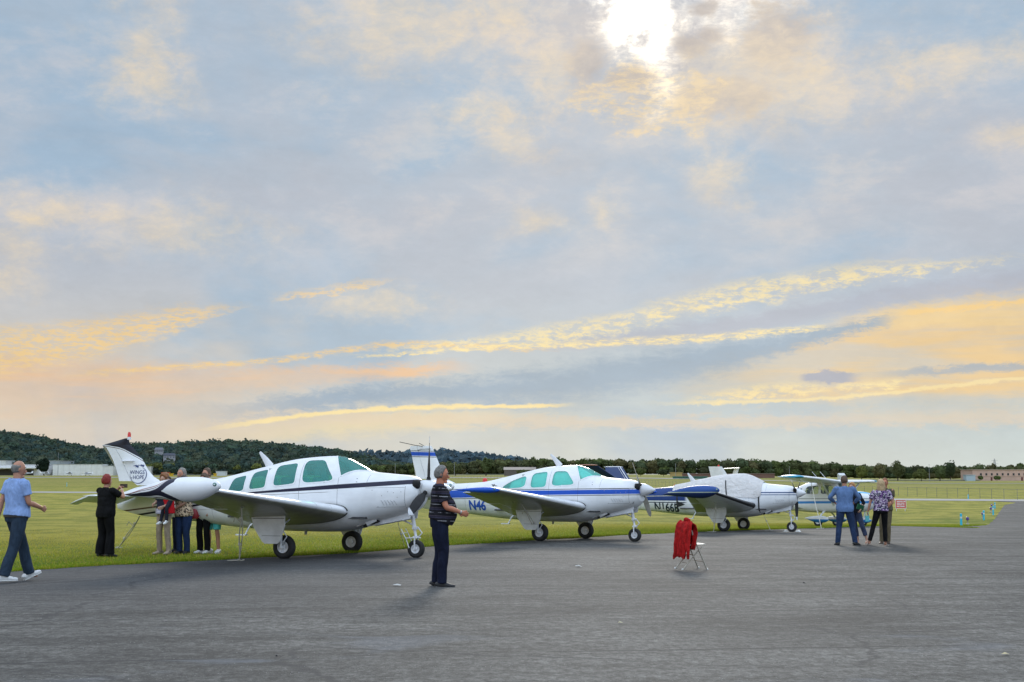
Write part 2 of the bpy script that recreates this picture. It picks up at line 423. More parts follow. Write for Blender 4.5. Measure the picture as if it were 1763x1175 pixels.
def grass_col(P, b, t):
    x, y, z = sep(P)
    big = noiseE(xyz(x * 0.10, y * 0.06, 0.0), 1.0, 5, 0.6, 0.6)
    rows_ = noiseE(xyz(x * 0.045, y * 0.30, 3.0), 1.0, 4, 0.6, 0.4)
    mid = noiseE(xyz(x * 0.9, y * 0.55, 1.0), 1.0, 6, 0.65, 0.3)
    fine = noiseE(P, 9.0, 6, 0.75)
    dE = y - x * 1.5 - 41.0 + (big - 0.5) * 18.0 + (mid - 0.5) * 7.0
    col = mixE(clampE(sstep(dE, 4.0, 20.0) * 0.8 + sstep(big + (mid - 0.5) * 0.6, 0.42, 0.66) * 0.45), (0.130, 0.200, 0.020), (0.400, 0.345, 0.065))
    col = mixE(clampE(sstep(rows_ + (mid - 0.5) * 0.2, 0.50, 0.66) * 0.65), col, (0.46, 0.37, 0.085))
    # drier mown field away from the apron, greener by the edge
    far = sstep(y, 45.0, 95.0)
    col = mixE(clampE(far * sstep(mid + (rows_ - 0.5) * 0.6, 0.35, 0.68) * 0.75), col, (0.43, 0.36, 0.085))
    farr = sstep(y, 160.0, 420.0)
    strips = noiseE(xyz(x * 0.004, y * 0.035, 8.0), 1.0, 4, 0.6, 0.3)
    col = mixE(clampE(farr * 0.6), col, mixE(sstep(strips, 0.42, 0.6), (0.13, 0.14, 0.028), (0.33, 0.26, 0.085)))
    dirt = sstep(noiseE(xyz(x * 0.16, y * 0.30, 12.0), 1.0, 5, 0.6, 0.5), 0.66, 0.74)
    col = mixE(clampE(dirt * 0.65), col, (0.25, 0.17, 0.075))
    mot = noiseE(xyz(x * 0.35, y * 0.16, 40.0), 1.0, 8, 0.8, 0.3)
    col = mixE(clampE(sstep(mot, 0.44, 0.58) * 0.7), col, (0.150, 0.165, 0.028))
    col = mixE(clampE(sstep(fine, 0.35, 0.75) * 0.5), col, (0.060, 0.090, 0.012))
    add_bump(b, t, fine, 0.9, 0.12)
    return col
GRASS = mat('grass', rough=0.95, spec=0.1, build=grass_col)
xs = spread_axis(3600, 2.0, 70); xs = sorted(set([-v for v in xs] + xs))
ys = list(np.arange(-60, 130, 1.0)) ; v_, s_ = 130, 1.0
while v_ < 4200: ys.append(v_); s_ = min(s_ * 1.08, 60); v_ += s_
def ground_low(X, Y):
    z = ground(X, Y); e = edge_y(X)
    return z - np.where(Y < e - 1.6, 0.04, 0.0)
g = tensor('grass_field', np.array(xs), np.array(ys), GRASS, ground_low); tag(g, kind='structure')

# asphalt apron: columns run from behind the camera to the ragged grass edge
def asphalt_col(P, b, t):
    x, y, z = sep(P)
    rx = x * 0.978 + y * 0.21; ry = y * 0.978 - x * 0.21      # paving lanes run a little askew
    lane = noiseE(xyz(rx * 0.10, ry * 1.1, 0.0), 1.0, 5, 0.62, 0.3)
    lane2 = noiseE(xyz(rx * 0.25, ry * 3.2, 6.0), 1.0, 5, 0.65, 0.2)
    blot = noiseE(xyz(x * 0.35, y * 0.35, 2.0), 1.0, 6, 0.62, 0.5)
    agg = noiseE(P, 55.0, 3, 0.7)
    n2 = noiseE(P, 14.0, 5, 0.75)
    k = (lane - 0.5) * 2.4 + (lane2 - 0.5) * 1.1 + (blot - 0.5) * 2.6 + 0.5
    strk = noiseE(xyz(rx * 0.9, ry * 4.5, 9.0), 1.0, 6, 0.75, 0.4); spk = noiseE(P, 24.0, 5, 0.85)
    k = k + (strk - 0.5) * 1.2 + (spk - 0.5) * 1.0
    col = mixE(clampE(k), (0.030, 0.0290, 0.0268), (0.094, 0.090, 0.082))
    g1 = noiseE(P, 5.0, 4, 0.85); g2 = noiseE(xyz(x * 13.0, y * 7.0, z), 1.0, 4, 0.9)
    a_, b_, c_ = sep(col); gk = (0.62 + sstep(g1, 0.36, 0.64) * 0.76) * (0.52 + sstep(g2, 0.36, 0.64) * 0.96)
    col = xyz(a_ * gk, b_ * gk, c_ * gk)
    # darker fresh surface along the grass edge at the left
    dk = sstep(ry + x * 0.1 + (lane - 0.5) * 8.0, 15.0, 23.0) * sstep(x, 4.0, -7.0)
    col = mixE(clampE(dk * 0.7), col, (0.040, 0.041, 0.045))
    col = mixE(clampE(sstep(agg + (n2 - 0.5) * 0.5, 0.60, 0.78) * 0.7), col, (0.20, 0.20, 0.20))
    col = mixE(clampE(sstep(n2 + (agg - 0.5) * 0.4, 0.42, 0.28) * 0.75), col, (0.030, 0.030, 0.032))
    # bluish dried puddle stains
    pud = sstep(noiseE(xyz(x * 0.28, y * 0.5, 17.0), 1.0, 4, 0.55, 0.8), 0.58, 0.68)
    col = mixE(clampE(pud * sstep(y, 19.0, 12.0) * 0.45), col, (0.125, 0.140, 0.165))
    # scattered sand grains in drifts
    w3 = sstep(noiseE(P, 34.0, 2, 0.6), 0.69, 0.73) * sstep(noiseE(xyz(rx * 0.15, ry * 1.6, 5.0), 1.0, 3), 0.48, 0.62)
    col = mixE(clampE(w3 * 0.9), col, (0.42, 0.41, 0.38))
    # joints and cracks
    jt = E.m('ABSOLUTE', E.m('WRAP', ry + (noiseE(xyz(rx * 0.6, 0.0, 3.0), 1.0, 3) - 0.5) * 0.25, 3.75, 0.0) - 1.9)
    jm = sstep(jt, 0.050, 0.015) * sstep(noiseE(xyz(rx * 0.3, ry * 0.3, 31.0), 1.0, 3), 0.42, 0.52)
    col = mixE(clampE(jm * 0.85), col, (0.016, 0.016, 0.018))
    vn = t.nodes.new('ShaderNodeTexVoronoi'); vn.feature = 'DISTANCE_TO_EDGE'; vn.inputs['Scale'].default_value = 0.22
    wv = noiseE(xyz(x * 0.8, y * 0.8, 0.0), 1.0, 4, 0.6) * 1.1
    E.put(vn.inputs['Vector'], xyz(x + wv, y * 1.3 + wv, 0.0))
    crk = sstep(E(vn.outputs['Distance']), 0.010, 0.002) * sstep(noiseE(xyz(x * 0.2, y * 0.2, 41.0), 1.0, 2), 0.45, 0.52)
    col = mixE(clampE(crk * 0.8), col, (0.025, 0.025, 0.027))
    add_bump(b, t, agg * 0.6 + n2, 0.8, 0.012)
    b.inputs['Roughness'].default_value = 0.82
    return col
ASPH = mat('asphalt', rough=0.82, spec=0.35, build=asphalt_col)
ax = np.unique(np.concatenate([np.arange(-60, 40, 0.25), np.arange(40, 150, 1.0)]))
nt_ = 110; tt = np.linspace(0, 1, nt_) ** 0.8
V = []; 
EY = edge_y(ax)
for i, x in enumerate(ax):
    yy = -40 + (EY[i] + 40) * tt
    V.append(np.stack([np.full(nt_, x), yy, ground(x, yy) + 0.012], -1))
V = np.array(V).reshape(-1, 3)
i, j = np.meshgrid(np.arange(len(ax) - 1), np.arange(nt_ - 1), indexing='ij'); a = (i * nt_ + j).ravel()
ap = raw_mesh('asphalt_apron', V, np.stack([a, a + nt_, a + nt_ + 1, a + 1], -1), ASPH, smooth=True); tag(ap, kind='structure')
# pale taxiway beyond, and the runway strips far out
CONC = mat('pale_concrete', (0.36, 0.34, 0.31), 0.9, var=0.15, vscale=0.3, spec=0.2)
def strip(name, xa, ya, xb, yb, w0, w1, lift, m=CONC):
    n = 90; P0 = []; P1 = []
    V = []
    for k in range(n + 1):
        t = k / n; x = xa + (xb - xa) * t; y = ya + (yb - ya) * t; hw = (w0 + (w1 - w0) * t)
        for q in (0, 0.25, 0.5, 0.75, 1): V.append((x, y + hw * q, gz_(x, y + hw * q) + lift))
    F = np.array([(k * 5 + q, (k + 1) * 5 + q, (k + 1) * 5 + q + 1, k * 5 + q + 1) for k in range(n) for q in range(4)])
    return tag(raw_mesh(name, np.array(V), F, m, smooth=True), kind='structure')
xl, xr = -110.0, 130.0
strip('taxiway', xl, float(tax_y(xl)), xr, float(tax_y(xr)), 14, 14, 0.03)
strip('runway', -700, 620, 560, 560, 34, 30, 0.10)
strip('far_taxiway', -500, 900, -10, 780, 30, 30, 0.15)

# ------------------------------------------------------------------ foliage
def leaf_mat(name, trans=0.0, dim=1.0):
    def bld(P, b, t):
        at_ = t.nodes.new('ShaderNodeAttribute'); at_.attribute_name = 'tint'
        n = noiseE(P, 0.9, 4, 0.6)
        a, b_, c = sep(E(at_.outputs['Color']))
        k = (0.72 + sstep(n, 0.3, 0.7) * 0.5) * dim
        return xyz(a * k, b_ * k, c * k)
    return mat(name, rough=0.9, spec=0.08, build=bld)
LEAF = leaf_mat('foliage'); HILLLEAF = leaf_mat('hill_foliage')
def translucent(m, amt):
    t = m.node_tree; E.nt = t; b = [n for n in t.nodes if n.type == 'BSDF_PRINCIPLED'][0]; o = [n for n in t.nodes if n.type == 'OUTPUT_MATERIAL'][0]
    tl = t.nodes.new('ShaderNodeBsdfTranslucent'); src_ = b.inputs['Base Color'].links[0].from_socket; t.links.new(src_, tl.inputs[0])
    mx2 = t.nodes.new('ShaderNodeMixShader'); mx2.inputs[0].default_value = amt; t.links.new(b.outputs[0], mx2.inputs[1]); t.links.new(tl.outputs[0], mx2.inputs[2]); t.links.new(mx2.outputs[0], o.inputs[0])
translucent(LEAF, 0.30); translucent(HILLLEAF, 0.30)
PAL = [(0.030, 0.052, 0.014), (0.040, 0.062, 0.016), (0.050, 0.064, 0.020), (0.028, 0.045, 0.018), (0.066, 0.070, 0.022), (0.036, 0.050, 0.012)]
def crowns(rs, cen, rad, nleaf, size, pal, jit=0.25):
    """leaf quads over lumpy crowns with an opaque inner core; returns V, F, colours"""
    cen = np.asarray(cen, float); rad = np.asarray(rad, float); N = len(cen)
    # lumps
    L = 9
    ld = rs.normal(size=(N, L, 3)); ld /= np.linalg.norm(ld, axis=-1, keepdims=True); ld[..., 2] = np.abs(ld[..., 2]) * 0.9 - 0.15
    lc = ld * rs.uniform(0.40, 0.70, (N, L, 1)); lr = rs.uniform(0.28, 0.50, (N, L))
    ci = np.repeat(np.arange(N), nleaf); li = rs.integers(0, L, N * nleaf)
    d = rs.normal(size=(N * nleaf, 3)); d /= np.linalg.norm(d, axis=-1, keepdims=True)
    p = lc[ci, li] + d * (lr[ci, li] * rs.uniform(0.72, 1.06, N * nleaf) ** 0.7)[:, None]
    pos = cen[ci] + p * rad[ci]
    nrm = d + rs.normal(size=d.shape) * 0.55; nrm /= np.linalg.norm(nrm, axis=-1, keepdims=True)
    u = np.cross(nrm, rs.normal(size=d.shape)); u /= np.linalg.norm(u, axis=-1, keepdims=True); v = np.cross(nrm, u)
    s = (size * rs.uniform(0.5, 1.3, N * nleaf))[:, None]
    if np.ndim(size): s = s
    V = np.stack([pos - u * s - v * s * 0.7, pos + u * s - v * s * 0.8, pos + u * s * 0.8 + v * s, pos - u * s * 0.9 + v * s * 0.8], 1).reshape(-1, 3)
    F = np.arange(len(V)).reshape(-1, 4)
    pc = np.array(pal)[rs.integers(0, len(pal), N)] * rs.uniform(1 - jit, 1 + jit, (N, 1))
    lcj = rs.uniform(0.75, 1.25, (N * nleaf, 1))
    colr = np.repeat(pc[ci] * lcj, 4, axis=0)
    # cores
    m, n = 5, 8
    sp = [(0, 0, 1)] + [(math.sin(math.pi * a / m) * math.cos(2 * math.pi * b / n), math.sin(math.pi * a / m) * math.sin(2 * math.pi * b / n), math.cos(math.pi * a / m)) for a in range(1, m) for b in range(n)] + [(0, 0, -1)]
    sp = np.array(sp)
    cf = []
    for b in range(n):
        cf.append((0, 1 + b, 1 + (b + 1) % n, 0)); 
        for a in range(m - 2): cf.append((1 + a * n + b, 1 + (a + 1) * n + b, 1 + (a + 1) * n + (b + 1) % n, 1 + a * n + (b + 1) % n))
        e = 1 + (m - 2) * n; cf.append((e + b, len(sp) - 1, e + (b + 1) % n, e + b))
    cf = [tuple(q) for q in cf]
    quads = np.array([q for q in cf if len(set(q)) == 4])
    cv_ = (cen[:, None] + sp[None] * rad[:, None] * 0.70 * rs.uniform(0.85, 1.1, (N, len(sp), 1))).reshape(-1, 3)
    cF = (quads[None] + (np.arange(N) * len(sp))[:, None, None]).reshape(-1, 4) + len(V)
    V = np.concatenate([V, cv_]); F = np.concatenate([F, cF]); colr = np.concatenate([colr, np.repeat(pc * 0.9, len(sp), axis=0)])
    return V, F, colr
rs = np.random.default_rng(11)

# hills at the left: terrain plus their forest
crest = [(-500, 745), (-200, 735), (0, 742), (50, 752), (110, 761), (160, 771), (190, 773), (240, 764), (300, 766), (350, 767), (400, 764), (450, 766), (500, 766), (550, 774), (600, 786), (640, 798), (700, 812), (760, 822)]
crest2 = [(-600, 790), (300, 795), (560, 790), (640, 786), (700, 787), (760, 786), (810, 790), (860, 796), (920, 806), (1000, 815), (1800, 822)]
def hill(name, cr_, d0, d1, cols, base_drop=4):
    us = np.arange(-420, 1000 if cr_ is crest else 1100, 12.0)
    hts = np.interp(us, [c[0] for c in cr_], [c[1] for c in cr_]) - (6 if cr_ is crest else 0)
    nd = 26; V = []
    for k in range(nd):
        t = k / (nd - 1); y = d0 + (d1 - d0) * t
        for u, hrow in zip(us, hts):
            x = xcol(u, y); zt = zrow(hrow, d1 * 0.80)
            prof = math.sin(min(t / 0.8, 1.0) * math.pi / 2) ** 1.1 if t < 0.8 else 1 - (t - 0.8) * 1.5
            wob = 6.0 * mnoise.noise(Vector((x * 0.006, y * 0.006, 2.0))) + 3 * mnoise.noise(Vector((x * 0.02, y * 0.02, 5.0)))
            z0 = gz_(x, y) - base_drop
            V.append((x, y, z0 + max(zt - z0 - 6, 0) * prof + wob * min(t * 3, 1) * min(1, max(zt - z0, 0) / 20)))
    V = np.array(V); w_ = len(us)
    i, j = np.meshgrid(np.arange(nd - 1), np.arange(w_ - 1), indexing='ij'); a = (i * w_ + j).ravel()
    o = raw_mesh(name, V, np.stack([a, a + 1, a + w_ + 1, a + w_], -1), mat('hill_soil', (0.05, 0.055, 0.03), 0.95, var=0.3, vscale=0.02), smooth=True)
    tag(o, kind='structure')
    return V.reshape(nd, w_, 3)
def hill_forest(name, G, n, r0, r1, nleaf, size, pal, keep):
    nd, w_, _ = G.shape; cen = []; rad = []
    while len(cen) < n:
        a = rs.uniform(0, nd * 0.84 - 1); b = rs.uniform(0, w_ - 1.001); i, j = int(a), int(b)
        p = G[i, j] * (1 - (a - i)) * (1 - (b - j)) + G[i + 1, j] * (a - i) * (1 - (b - j)) + G[i, j + 1] * (1 - (a - i)) * (b - j) + G[i + 1, j + 1] * (a - i) * (b - j)
        if not keep(p): continue
        r = rs.uniform(r0, r1); cen.append((p[0], p[1], p[2] + r * 0.55)); rad.append((r, r, r * rs.uniform(0.75, 1.0)))
    V, F, col = crowns(rs, cen, rad, nleaf, size, pal)
    o = raw_mesh(name, V, F, HILLLEAF, cols=col); tag(o, kind='stuff'); return o
HP = [(0.060, 0.096, 0.078), (0.066, 0.104, 0.070), (0.078, 0.108, 0.072), (0.054, 0.090, 0.082), (0.090, 0.110, 0.072), (0.072, 0.094, 0.072)]  # hill leaf tones with distance haze put in as blue, stronger in the far set
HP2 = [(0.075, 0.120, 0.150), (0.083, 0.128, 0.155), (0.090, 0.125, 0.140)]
G1 = hill('near_hills', crest, 1150, 1650, HP)
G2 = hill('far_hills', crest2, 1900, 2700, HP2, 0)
hill_forest('hill_forest', G1, 3400, 4.5, 9.0, 90, 1.15, HP, lambda p: p[2] > 1.5)
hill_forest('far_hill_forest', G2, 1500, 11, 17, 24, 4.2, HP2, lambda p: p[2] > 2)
# the long tree line across the field
def treeline(name, pts, rows_, step, r0, r1, nleaf, size, pal, hjit=0.16, low=0.0):
    """pts: (column, crown-top row, depth)"""
    U = [p[0] for p in pts]; cen = []; rad = []
    for row in range(rows_):
        u = U[0]
        while u < U[-1]:
            y = np.interp(u, U, [p[2] for p in pts]) + row * 9 + rs.uniform(-3, 3)
            top = zrow(np.interp(u, U, [p[1] for p in pts]), y)
            x = xcol(u, y); gr = gz_(x, y); H = (top - gr) * rs.uniform(1 - hjit * (1 + low), 1 + hjit * 0.5)
            r = rs.uniform(r0, r1); r = min(r, H * 0.48)
            rz = H * 0.36
            cen.append((x, y, gr + H - rz)); rad.append((r, r, rz))
            cen.append((x + rs.uniform(-1, 1), y - 1.2, gr + rz * 0.9)); rad.append((r * 0.95, r * 0.9, rz * 0.95))
            u += step * rs.uniform(0.6, 1.3) * r / ((r0 + r1) / 2)
    V, F, col = crowns(rs, cen, rad, nleaf, size, pal)
    return tag(raw_mesh(name, V, F, LEAF, cols=col), kind='stuff')
TP = [(0.094, 0.118, 0.050), (0.116, 0.130, 0.056), (0.080, 0.106, 0.054), (0.140, 0.130, 0.060), (0.100, 0.110, 0.055), (0.110, 0.140, 0.048)]
treeline('tree_line', [(560, 803, 880), (640, 800, 870), (760, 795, 860), (830, 790, 860), (900, 789, 850), (960, 787, 850), (1040, 789, 850), (1100, 790, 850), (1200, 788, 860), (1300, 790, 870), (1400, 792, 900), (1440, 797, 900), (1520, 799, 880), (1600, 801, 900), (1660, 800, 980), (1763, 797, 1000), (1950, 792, 1000)],
         3, 20, 3.6, 6.4, 330, 0.48, TP)
YP = [(0.14, 0.155, 0.045), (0.115, 0.13, 0.045), (0.16, 0.15, 0.055), (0.09, 0.12, 0.035)]
treeline('hill_foot_wood', [(90, 801, 1120), (180, 797, 1120), (260, 795, 1110), (330, 797, 1100), (420, 796, 1080), (520, 800, 1050), (600, 802, 1000)], 2, 18, 4.5, 7.0, 150, 0.75, HP + HP[:3] + YP[:2], 0.22, 0.5)

# ================================================================== AIRCRAFT
RUBBER = mat('rubber', (0.018, 0.018, 0.019), 0.75, var=0.3, vscale=12, bump=0.2, bscale=60)
BLACK = mat('dark_void', (0.008, 0.008, 0.009), 0.8)
CHROME = mat('polished_metal', (0.62, 0.62, 0.64), 0.22, metal=0.9, var=0.1)
STEEL = mat('worn_metal', (0.42, 0.42, 0.42), 0.4, metal=0.7, var=0.3, vscale=14)
WPAINT = mat('white_enamel', (0.74, 0.75, 0.78), 0.35, coat=0.15, var=0.08, vscale=3)
LPAINT = mat('pale_grey_enamel', (0.76, 0.77, 0.79), 0.45, coat=0.2, var=0.12, vscale=5)
ROPE = mat('rope', (0.55, 0.52, 0.44), 0.9, var=0.25, vscale=60)
SEATM = mat('grey_leather', (0.52, 0.52, 0.50), 0.6, var=0.15, vscale=6)
DARKIN = mat('dark_cabin_trim', (0.05, 0.05, 0.055), 0.7)
SHADE = mat('foil_sunshade', (0.78, 0.80, 0.80), 0.6, var=0.1, vscale=7, bump=0.4, bscale=9)
RED = mat('red_lens', (0.65, 0.02, 0.01), 0.25, coat=0.5)
SEAL = mat('black_seal', (0.02, 0.02, 0.022), 0.6)
def glass_mat(name, tint, gl=0.10):
    if name in MAT: return MAT[name]
    m = bpy.data.materials.new(name); m.use_nodes = True; MAT[name] = m
    t = m.node_tree; t.nodes.clear(); E.nt = t
    tr = t.nodes.new('ShaderNodeBsdfTransparent'); tr.inputs[0].default_value = (*tint, 1)
    g = t.nodes.new('ShaderNodeBsdfGlossy'); g.inputs['Roughness'].default_value = 0.03
    lw = t.nodes.new('ShaderNodeLayerWeight'); lw.inputs[0].default_value = 0.5
    fz_ = E.m('POWER', E(lw.outputs['Facing']), 4.0) * 0.5 + 0.04
    df = t.nodes.new('ShaderNodeBsdfDiffuse'); df.inputs[0].default_value = (tint[0] * 0.55, tint[1] * 0.95, tint[2] * 0.93, 1)
    m1 = t.nodes.new('ShaderNodeMixShader'); m1.inputs[0].default_value = gl
    t.links.new(tr.outputs[0], m1.inputs[1]); t.links.new(df.outputs[0], m1.inputs[2])
    mx_ = t.nodes.new('ShaderNodeMixShader'); t.links.new(fz_.s, mx_.inputs[0])
    t.links.new(m1.outputs[0], mx_.inputs[1]); t.links.new(g.outputs[0], mx_.inputs[2])
    o = t.nodes.new('ShaderNodeOutputMaterial'); t.links.new(mx_.outputs[0], o.inputs[0])
    return m
TEAL1 = glass_mat('deep_green_tinted_glass', (0.24, 0.66, 0.60), 0.26)
TEAL = glass_mat('green_tinted_glass', (0.36, 0.86, 0.78), 0.34)
CLEAR = glass_mat('clear_glass', (0.72, 0.78, 0.76), 0.05)

def under_shade(P, b, t):
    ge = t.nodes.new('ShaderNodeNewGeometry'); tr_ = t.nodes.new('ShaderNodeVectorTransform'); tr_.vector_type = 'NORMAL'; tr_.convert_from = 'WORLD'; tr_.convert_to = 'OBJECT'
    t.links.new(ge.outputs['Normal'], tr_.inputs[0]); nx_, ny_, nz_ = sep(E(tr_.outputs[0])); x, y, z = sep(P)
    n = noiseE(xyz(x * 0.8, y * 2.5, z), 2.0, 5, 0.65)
    # shade under the wing put into the colour: downward faces mottled dark olive
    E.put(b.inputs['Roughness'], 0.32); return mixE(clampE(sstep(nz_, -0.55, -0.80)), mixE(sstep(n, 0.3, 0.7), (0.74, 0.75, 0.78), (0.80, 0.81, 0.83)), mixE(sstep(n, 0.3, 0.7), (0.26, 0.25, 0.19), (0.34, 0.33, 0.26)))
WINGP = mat('wing_enamel_with_shaded_underside', rough=0.36, coat=0.08, spec=0.35, build=under_shade)
def paint(name, fn, rough=0.38):
    """aircraft enamel whose stripes are a function of the airframe coordinates x (forward), y, z"""
    def bld(P, b, t):
        x, y, z = sep(P)
        col = fn(x, y, z)
        n = noiseE(P, 3.0, 5, 0.6); n2 = noiseE(xyz(x * 2.0, y * 2.0, z * 9.0), 1.5, 4, 0.65)
        a, b2, c = sep(col)
        k = 0.90 + sstep(n, 0.3, 0.7) * 0.08 + sstep(n2, 0.35, 0.7) * 0.04
        # darker low on the belly, the edge broken by noise
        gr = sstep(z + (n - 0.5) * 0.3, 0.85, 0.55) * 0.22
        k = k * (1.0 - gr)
        E.put(b.inputs['Roughness'], rough + sstep(n2, 0.3, 0.8) * 0.15)
        return xyz(a * k, b2 * k, c * k)
    return mat(name, rough=rough, coat=0.08, spec=0.30, build=bld)
def line(t, c, w_, s=0.004):
    """1 where |t - c| < w_"""
    return sstep(E.m('ABSOLUTE', t - c), w_ + s, w_ - s if w_ > s else 0.0)
def above(t, c, s=0.006): return sstep(t - c, -s, s)

class Fus:
    def __init__(s, keys):
        K = cr(keys, 10); s.K = K
    def at(s, x):
        K = s.K; return [np.interp(x, K[:, 0], K[:, i]) for i in range(1, 7)]   # zb zt w zm nb nt
    def pt(s, x, phi, off=0.0):
        zb, zt, w_, zm, nb, nt2 = s.at(x); c, q = math.cos(phi), math.sin(phi); n = nt2 if q > 0 else nb
        h = (zt - zm) if q > 0 else (zm - zb)
        y = -(w_ + off) * math.copysign(abs(c) ** (2 / n), c); z = zm + (h + off) * math.copysign(abs(q) ** (2 / n), q)
        return (float(x), float(y), float(z))
    def y(s, x, z, off=0.0):
        zb, zt, w_, zm, nb, nt2 = s.at(x); n = nt2 if z > zm else nb; h = (zt - zm) if z > zm else (zm - zb)
        r = min(abs((z - zm) / h), 0.9999); return float((w_ + off) * (1 - r ** n) ** (1 / n))
    def phi(s, x, z):
        zb, zt, w_, zm, nb, nt2 = s.at(x); n = nt2 if z > zm else nb; h = (zt - zm) if z > zm else (zm - zb)
        r = min(abs((z - zm) / h), 1.0); return math.copysign(math.asin(r ** (n / 2)), z - zm)
def squircle(q, n=5.0, k=40, grow=0.0):
    """rounded outline inside the quad q = BL, TL, TR, BR of (x, z)"""
    q = [np.array(p, float) for p in q]; out = []
    W_ = (np.linalg.norm(q[3] - q[0]) + np.linalg.norm(q[2] - q[1])) / 2; H_ = (np.linalg.norm(q[1] - q[0]) + np.linalg.norm(q[2] - q[3])) / 2
    for i in range(k):
        a = 2 * math.pi * i / k; c, s_ = math.cos(a), math.sin(a)
        u = math.copysign(abs(c) ** (2 / n), c) * (1 + 2 * grow / W_); v = math.copysign(abs(s_) ** (2 / n), s_) * (1 + 2 * grow / H_)
        u, v = (u + 1) / 2, (v + 1) / 2
        out.append(q[0] * (1 - u) * (1 - v) + q[3] * u * (1 - v) + q[1] * (1 - u) * v + q[2] * u * v)
    return np.array(out)
def inside(poly, X, Z):
    r = np.zeros(X.shape, bool); n = len(poly); j = n - 1
    for i in range(n):
        xi, zi = poly[i]; xj, zj = poly[j]
        c = ((zi > Z) != (zj > Z)) & (X < (xj - xi) * (Z - zi) / (zj - zi + 1e-12) + xi); r ^= c; j = i
    return r
def fuselage(fz, x0, x1, cab, wins, ws, pm, root, glass, framem, seal=0.014, holes=True):
    """skin with real window openings; wins: quads; ws: windshield (rear-top x, rear-base (x,z), front-top x)"""
    xs_ = np.unique(np.round(np.concatenate([np.arange(x0, cab[0], 0.10), np.arange(cab[0], cab[1], 0.018), np.arange(cab[1], x1, 0.05), [x1]]), 4))
    NP = 132; ph = -math.pi / 2 + 2 * math.pi * np.arange(NP) / NP
    P = np.array([[fz.pt(x, p) if p <= math.pi / 2 else (lambda q: (q[0], q[1], q[2]))(fz.pt(x, p)) for p in ph] for x in xs_])
    nx = len(xs_)
    i, j = np.meshgrid(np.arange(nx - 1), np.arange(NP), indexing='ij'); i = i.ravel(); j = j.ravel(); j2 = (j + 1) % NP
    F = np.stack([i * NP + j, i * NP + j2, (i + 1) * NP + j2, (i + 1) * NP + j], -1)
    V = P.reshape(-1, 3); cen = V[F].mean(1)
    owner = np.full(len(F), -1)
    for k, q in enumerate(wins):
        m = inside(squircle(q[0], q[1]), cen[:, 0], cen[:, 2]); 
        owner[m & (cen[:, 1] < 0)] = k * 2; owner[m & (cen[:, 1] > 0)] = k * 2 + 1
    if ws:
        xt, (xb, zb_), xf = ws; pb = fz.phi(xb, zb_)
        php = np.arcsin(np.clip(np.array([fz.phi(c[0], c[2]) for c in cen]), -1.6, 1.6) * 0 + 0) if False else np.array([fz.phi(c[0], min(c[2], float(fz.at(c[0])[1]))) if xt - .1 < c[0] < xf + .1 else -9 for c in cen])
        tq = np.clip((math.pi / 2 - php) / (math.pi / 2 - pb), 0, 1.2)
        m = (php > pb) & (cen[:, 0] > xt + (xb - xt) * tq) & (cen[:, 0] < xf + (xb - xf) * tq ** 1.25)
        owner[m] = 99
    keep = owner < 0
    def sub(name, mask, mm, parent):
        f = F[mask]; u, inv = np.unique(f, return_inverse=True)
        return raw_mesh(name, V[u], inv.reshape(f.shape), mm, parent, smooth=True)
    sk = sub('fuselage', keep, pm, root)
    if not holes: pass
    for k in range(len(wins)):
        for sd_ in (0, 1):
            if not (owner == k * 2 + sd_).any(): continue
            g_ = sub('window', owner == k * 2 + sd_, glass, root)
            fr = MB(); a = squircle(wins[k][0], wins[k][1], 64, 0.016); b = squircle(wins[k][0], wins[k][1], 64, -0.012)
            sg_ = -1 if sd_ == 0 else 1
            A = [(p[0], sg_ * (fz.y(p[0], p[1]) + 0.004), p[1]) for p in a]; B = [(p[0], sg_ * (fz.y(p[0], p[1]) + 0.006), p[1]) for p in b]
            n = 64; fr.add(A + B, [(q, (q + 1) % n, n + (q + 1) % n, n + q) for q in range(n)])
            fr.build('window_frame', framem, g_)
    if ws:
        g_ = sub('windshield', owner == 99, glass, root)
        fr = MB(); n = 30
        for sgn in (-1, 1):
            for kind in (0, 1):
                rows_ = []
                for q in range(n + 1):
                    t = q / n; row = []
                    for o2 in (-0.012, 0.022):
                        pp = math.pi / 2 - (math.pi / 2 - pb) * t
                        if kind == 0: x = xt + (xb - xt) * t - o2
                        else: x = xf + (xb - xf) * t ** 1.25 + o2
                        p = fz.pt(x, pp, 0.005); row.append((p[0], p[1] if sgn < 0 else -p[1], p[2]))
                    rows_.append(row)
                fr.grid(rows_)
        fr.build('windshield_frame', framem, g_)
    for q, nm in ((P[0], 'tail_cone_cap'), (P[-1][::-1], 'cowl_face')):
        cap = MB(); cap.add([tuple(p) for p in q], [tuple(range(NP))]); cap.build(nm, pm, sk, smooth=False)
    return sk

def naca(c, t, cam_=0.02, n=20, c0=0.0, c1=1.0):
    xs_ = c0 + (c1 - c0) * (1 - np.cos(np.linspace(0, math.pi, n))) / 2 if c0 == 0 else np.linspace(c0, c1, n)
    if c0 == 0 and c1 < 1: xs_ = c1 * (1 - np.cos(np.linspace(0, math.pi / 2 * 1.2, n))) / (1 - math.cos(math.pi / 2 * 1.2))
    yt = 5 * t * (0.2969 * np.sqrt(xs_) - 0.126 * xs_ - 0.3516 * xs_**2 + 0.2843 * xs_**3 - 0.1036 * xs_**4)
    ym = cam_ * 4 * xs_ * (1 - xs_)
    up = [(x * c, (m + y) * c) for x, y, m in zip(xs_, yt, ym)]; lo = [(x * c, (m - y) * c) for x, y, m in zip(xs_, yt, ym)]
    return up + lo[::-1][(1 if c1 >= 1 else 0):][:len(lo) - (1 if c0 == 0 else 0) - (1 if c1 >= 1 else 0) + (0 if c1 >= 1 else 0)]
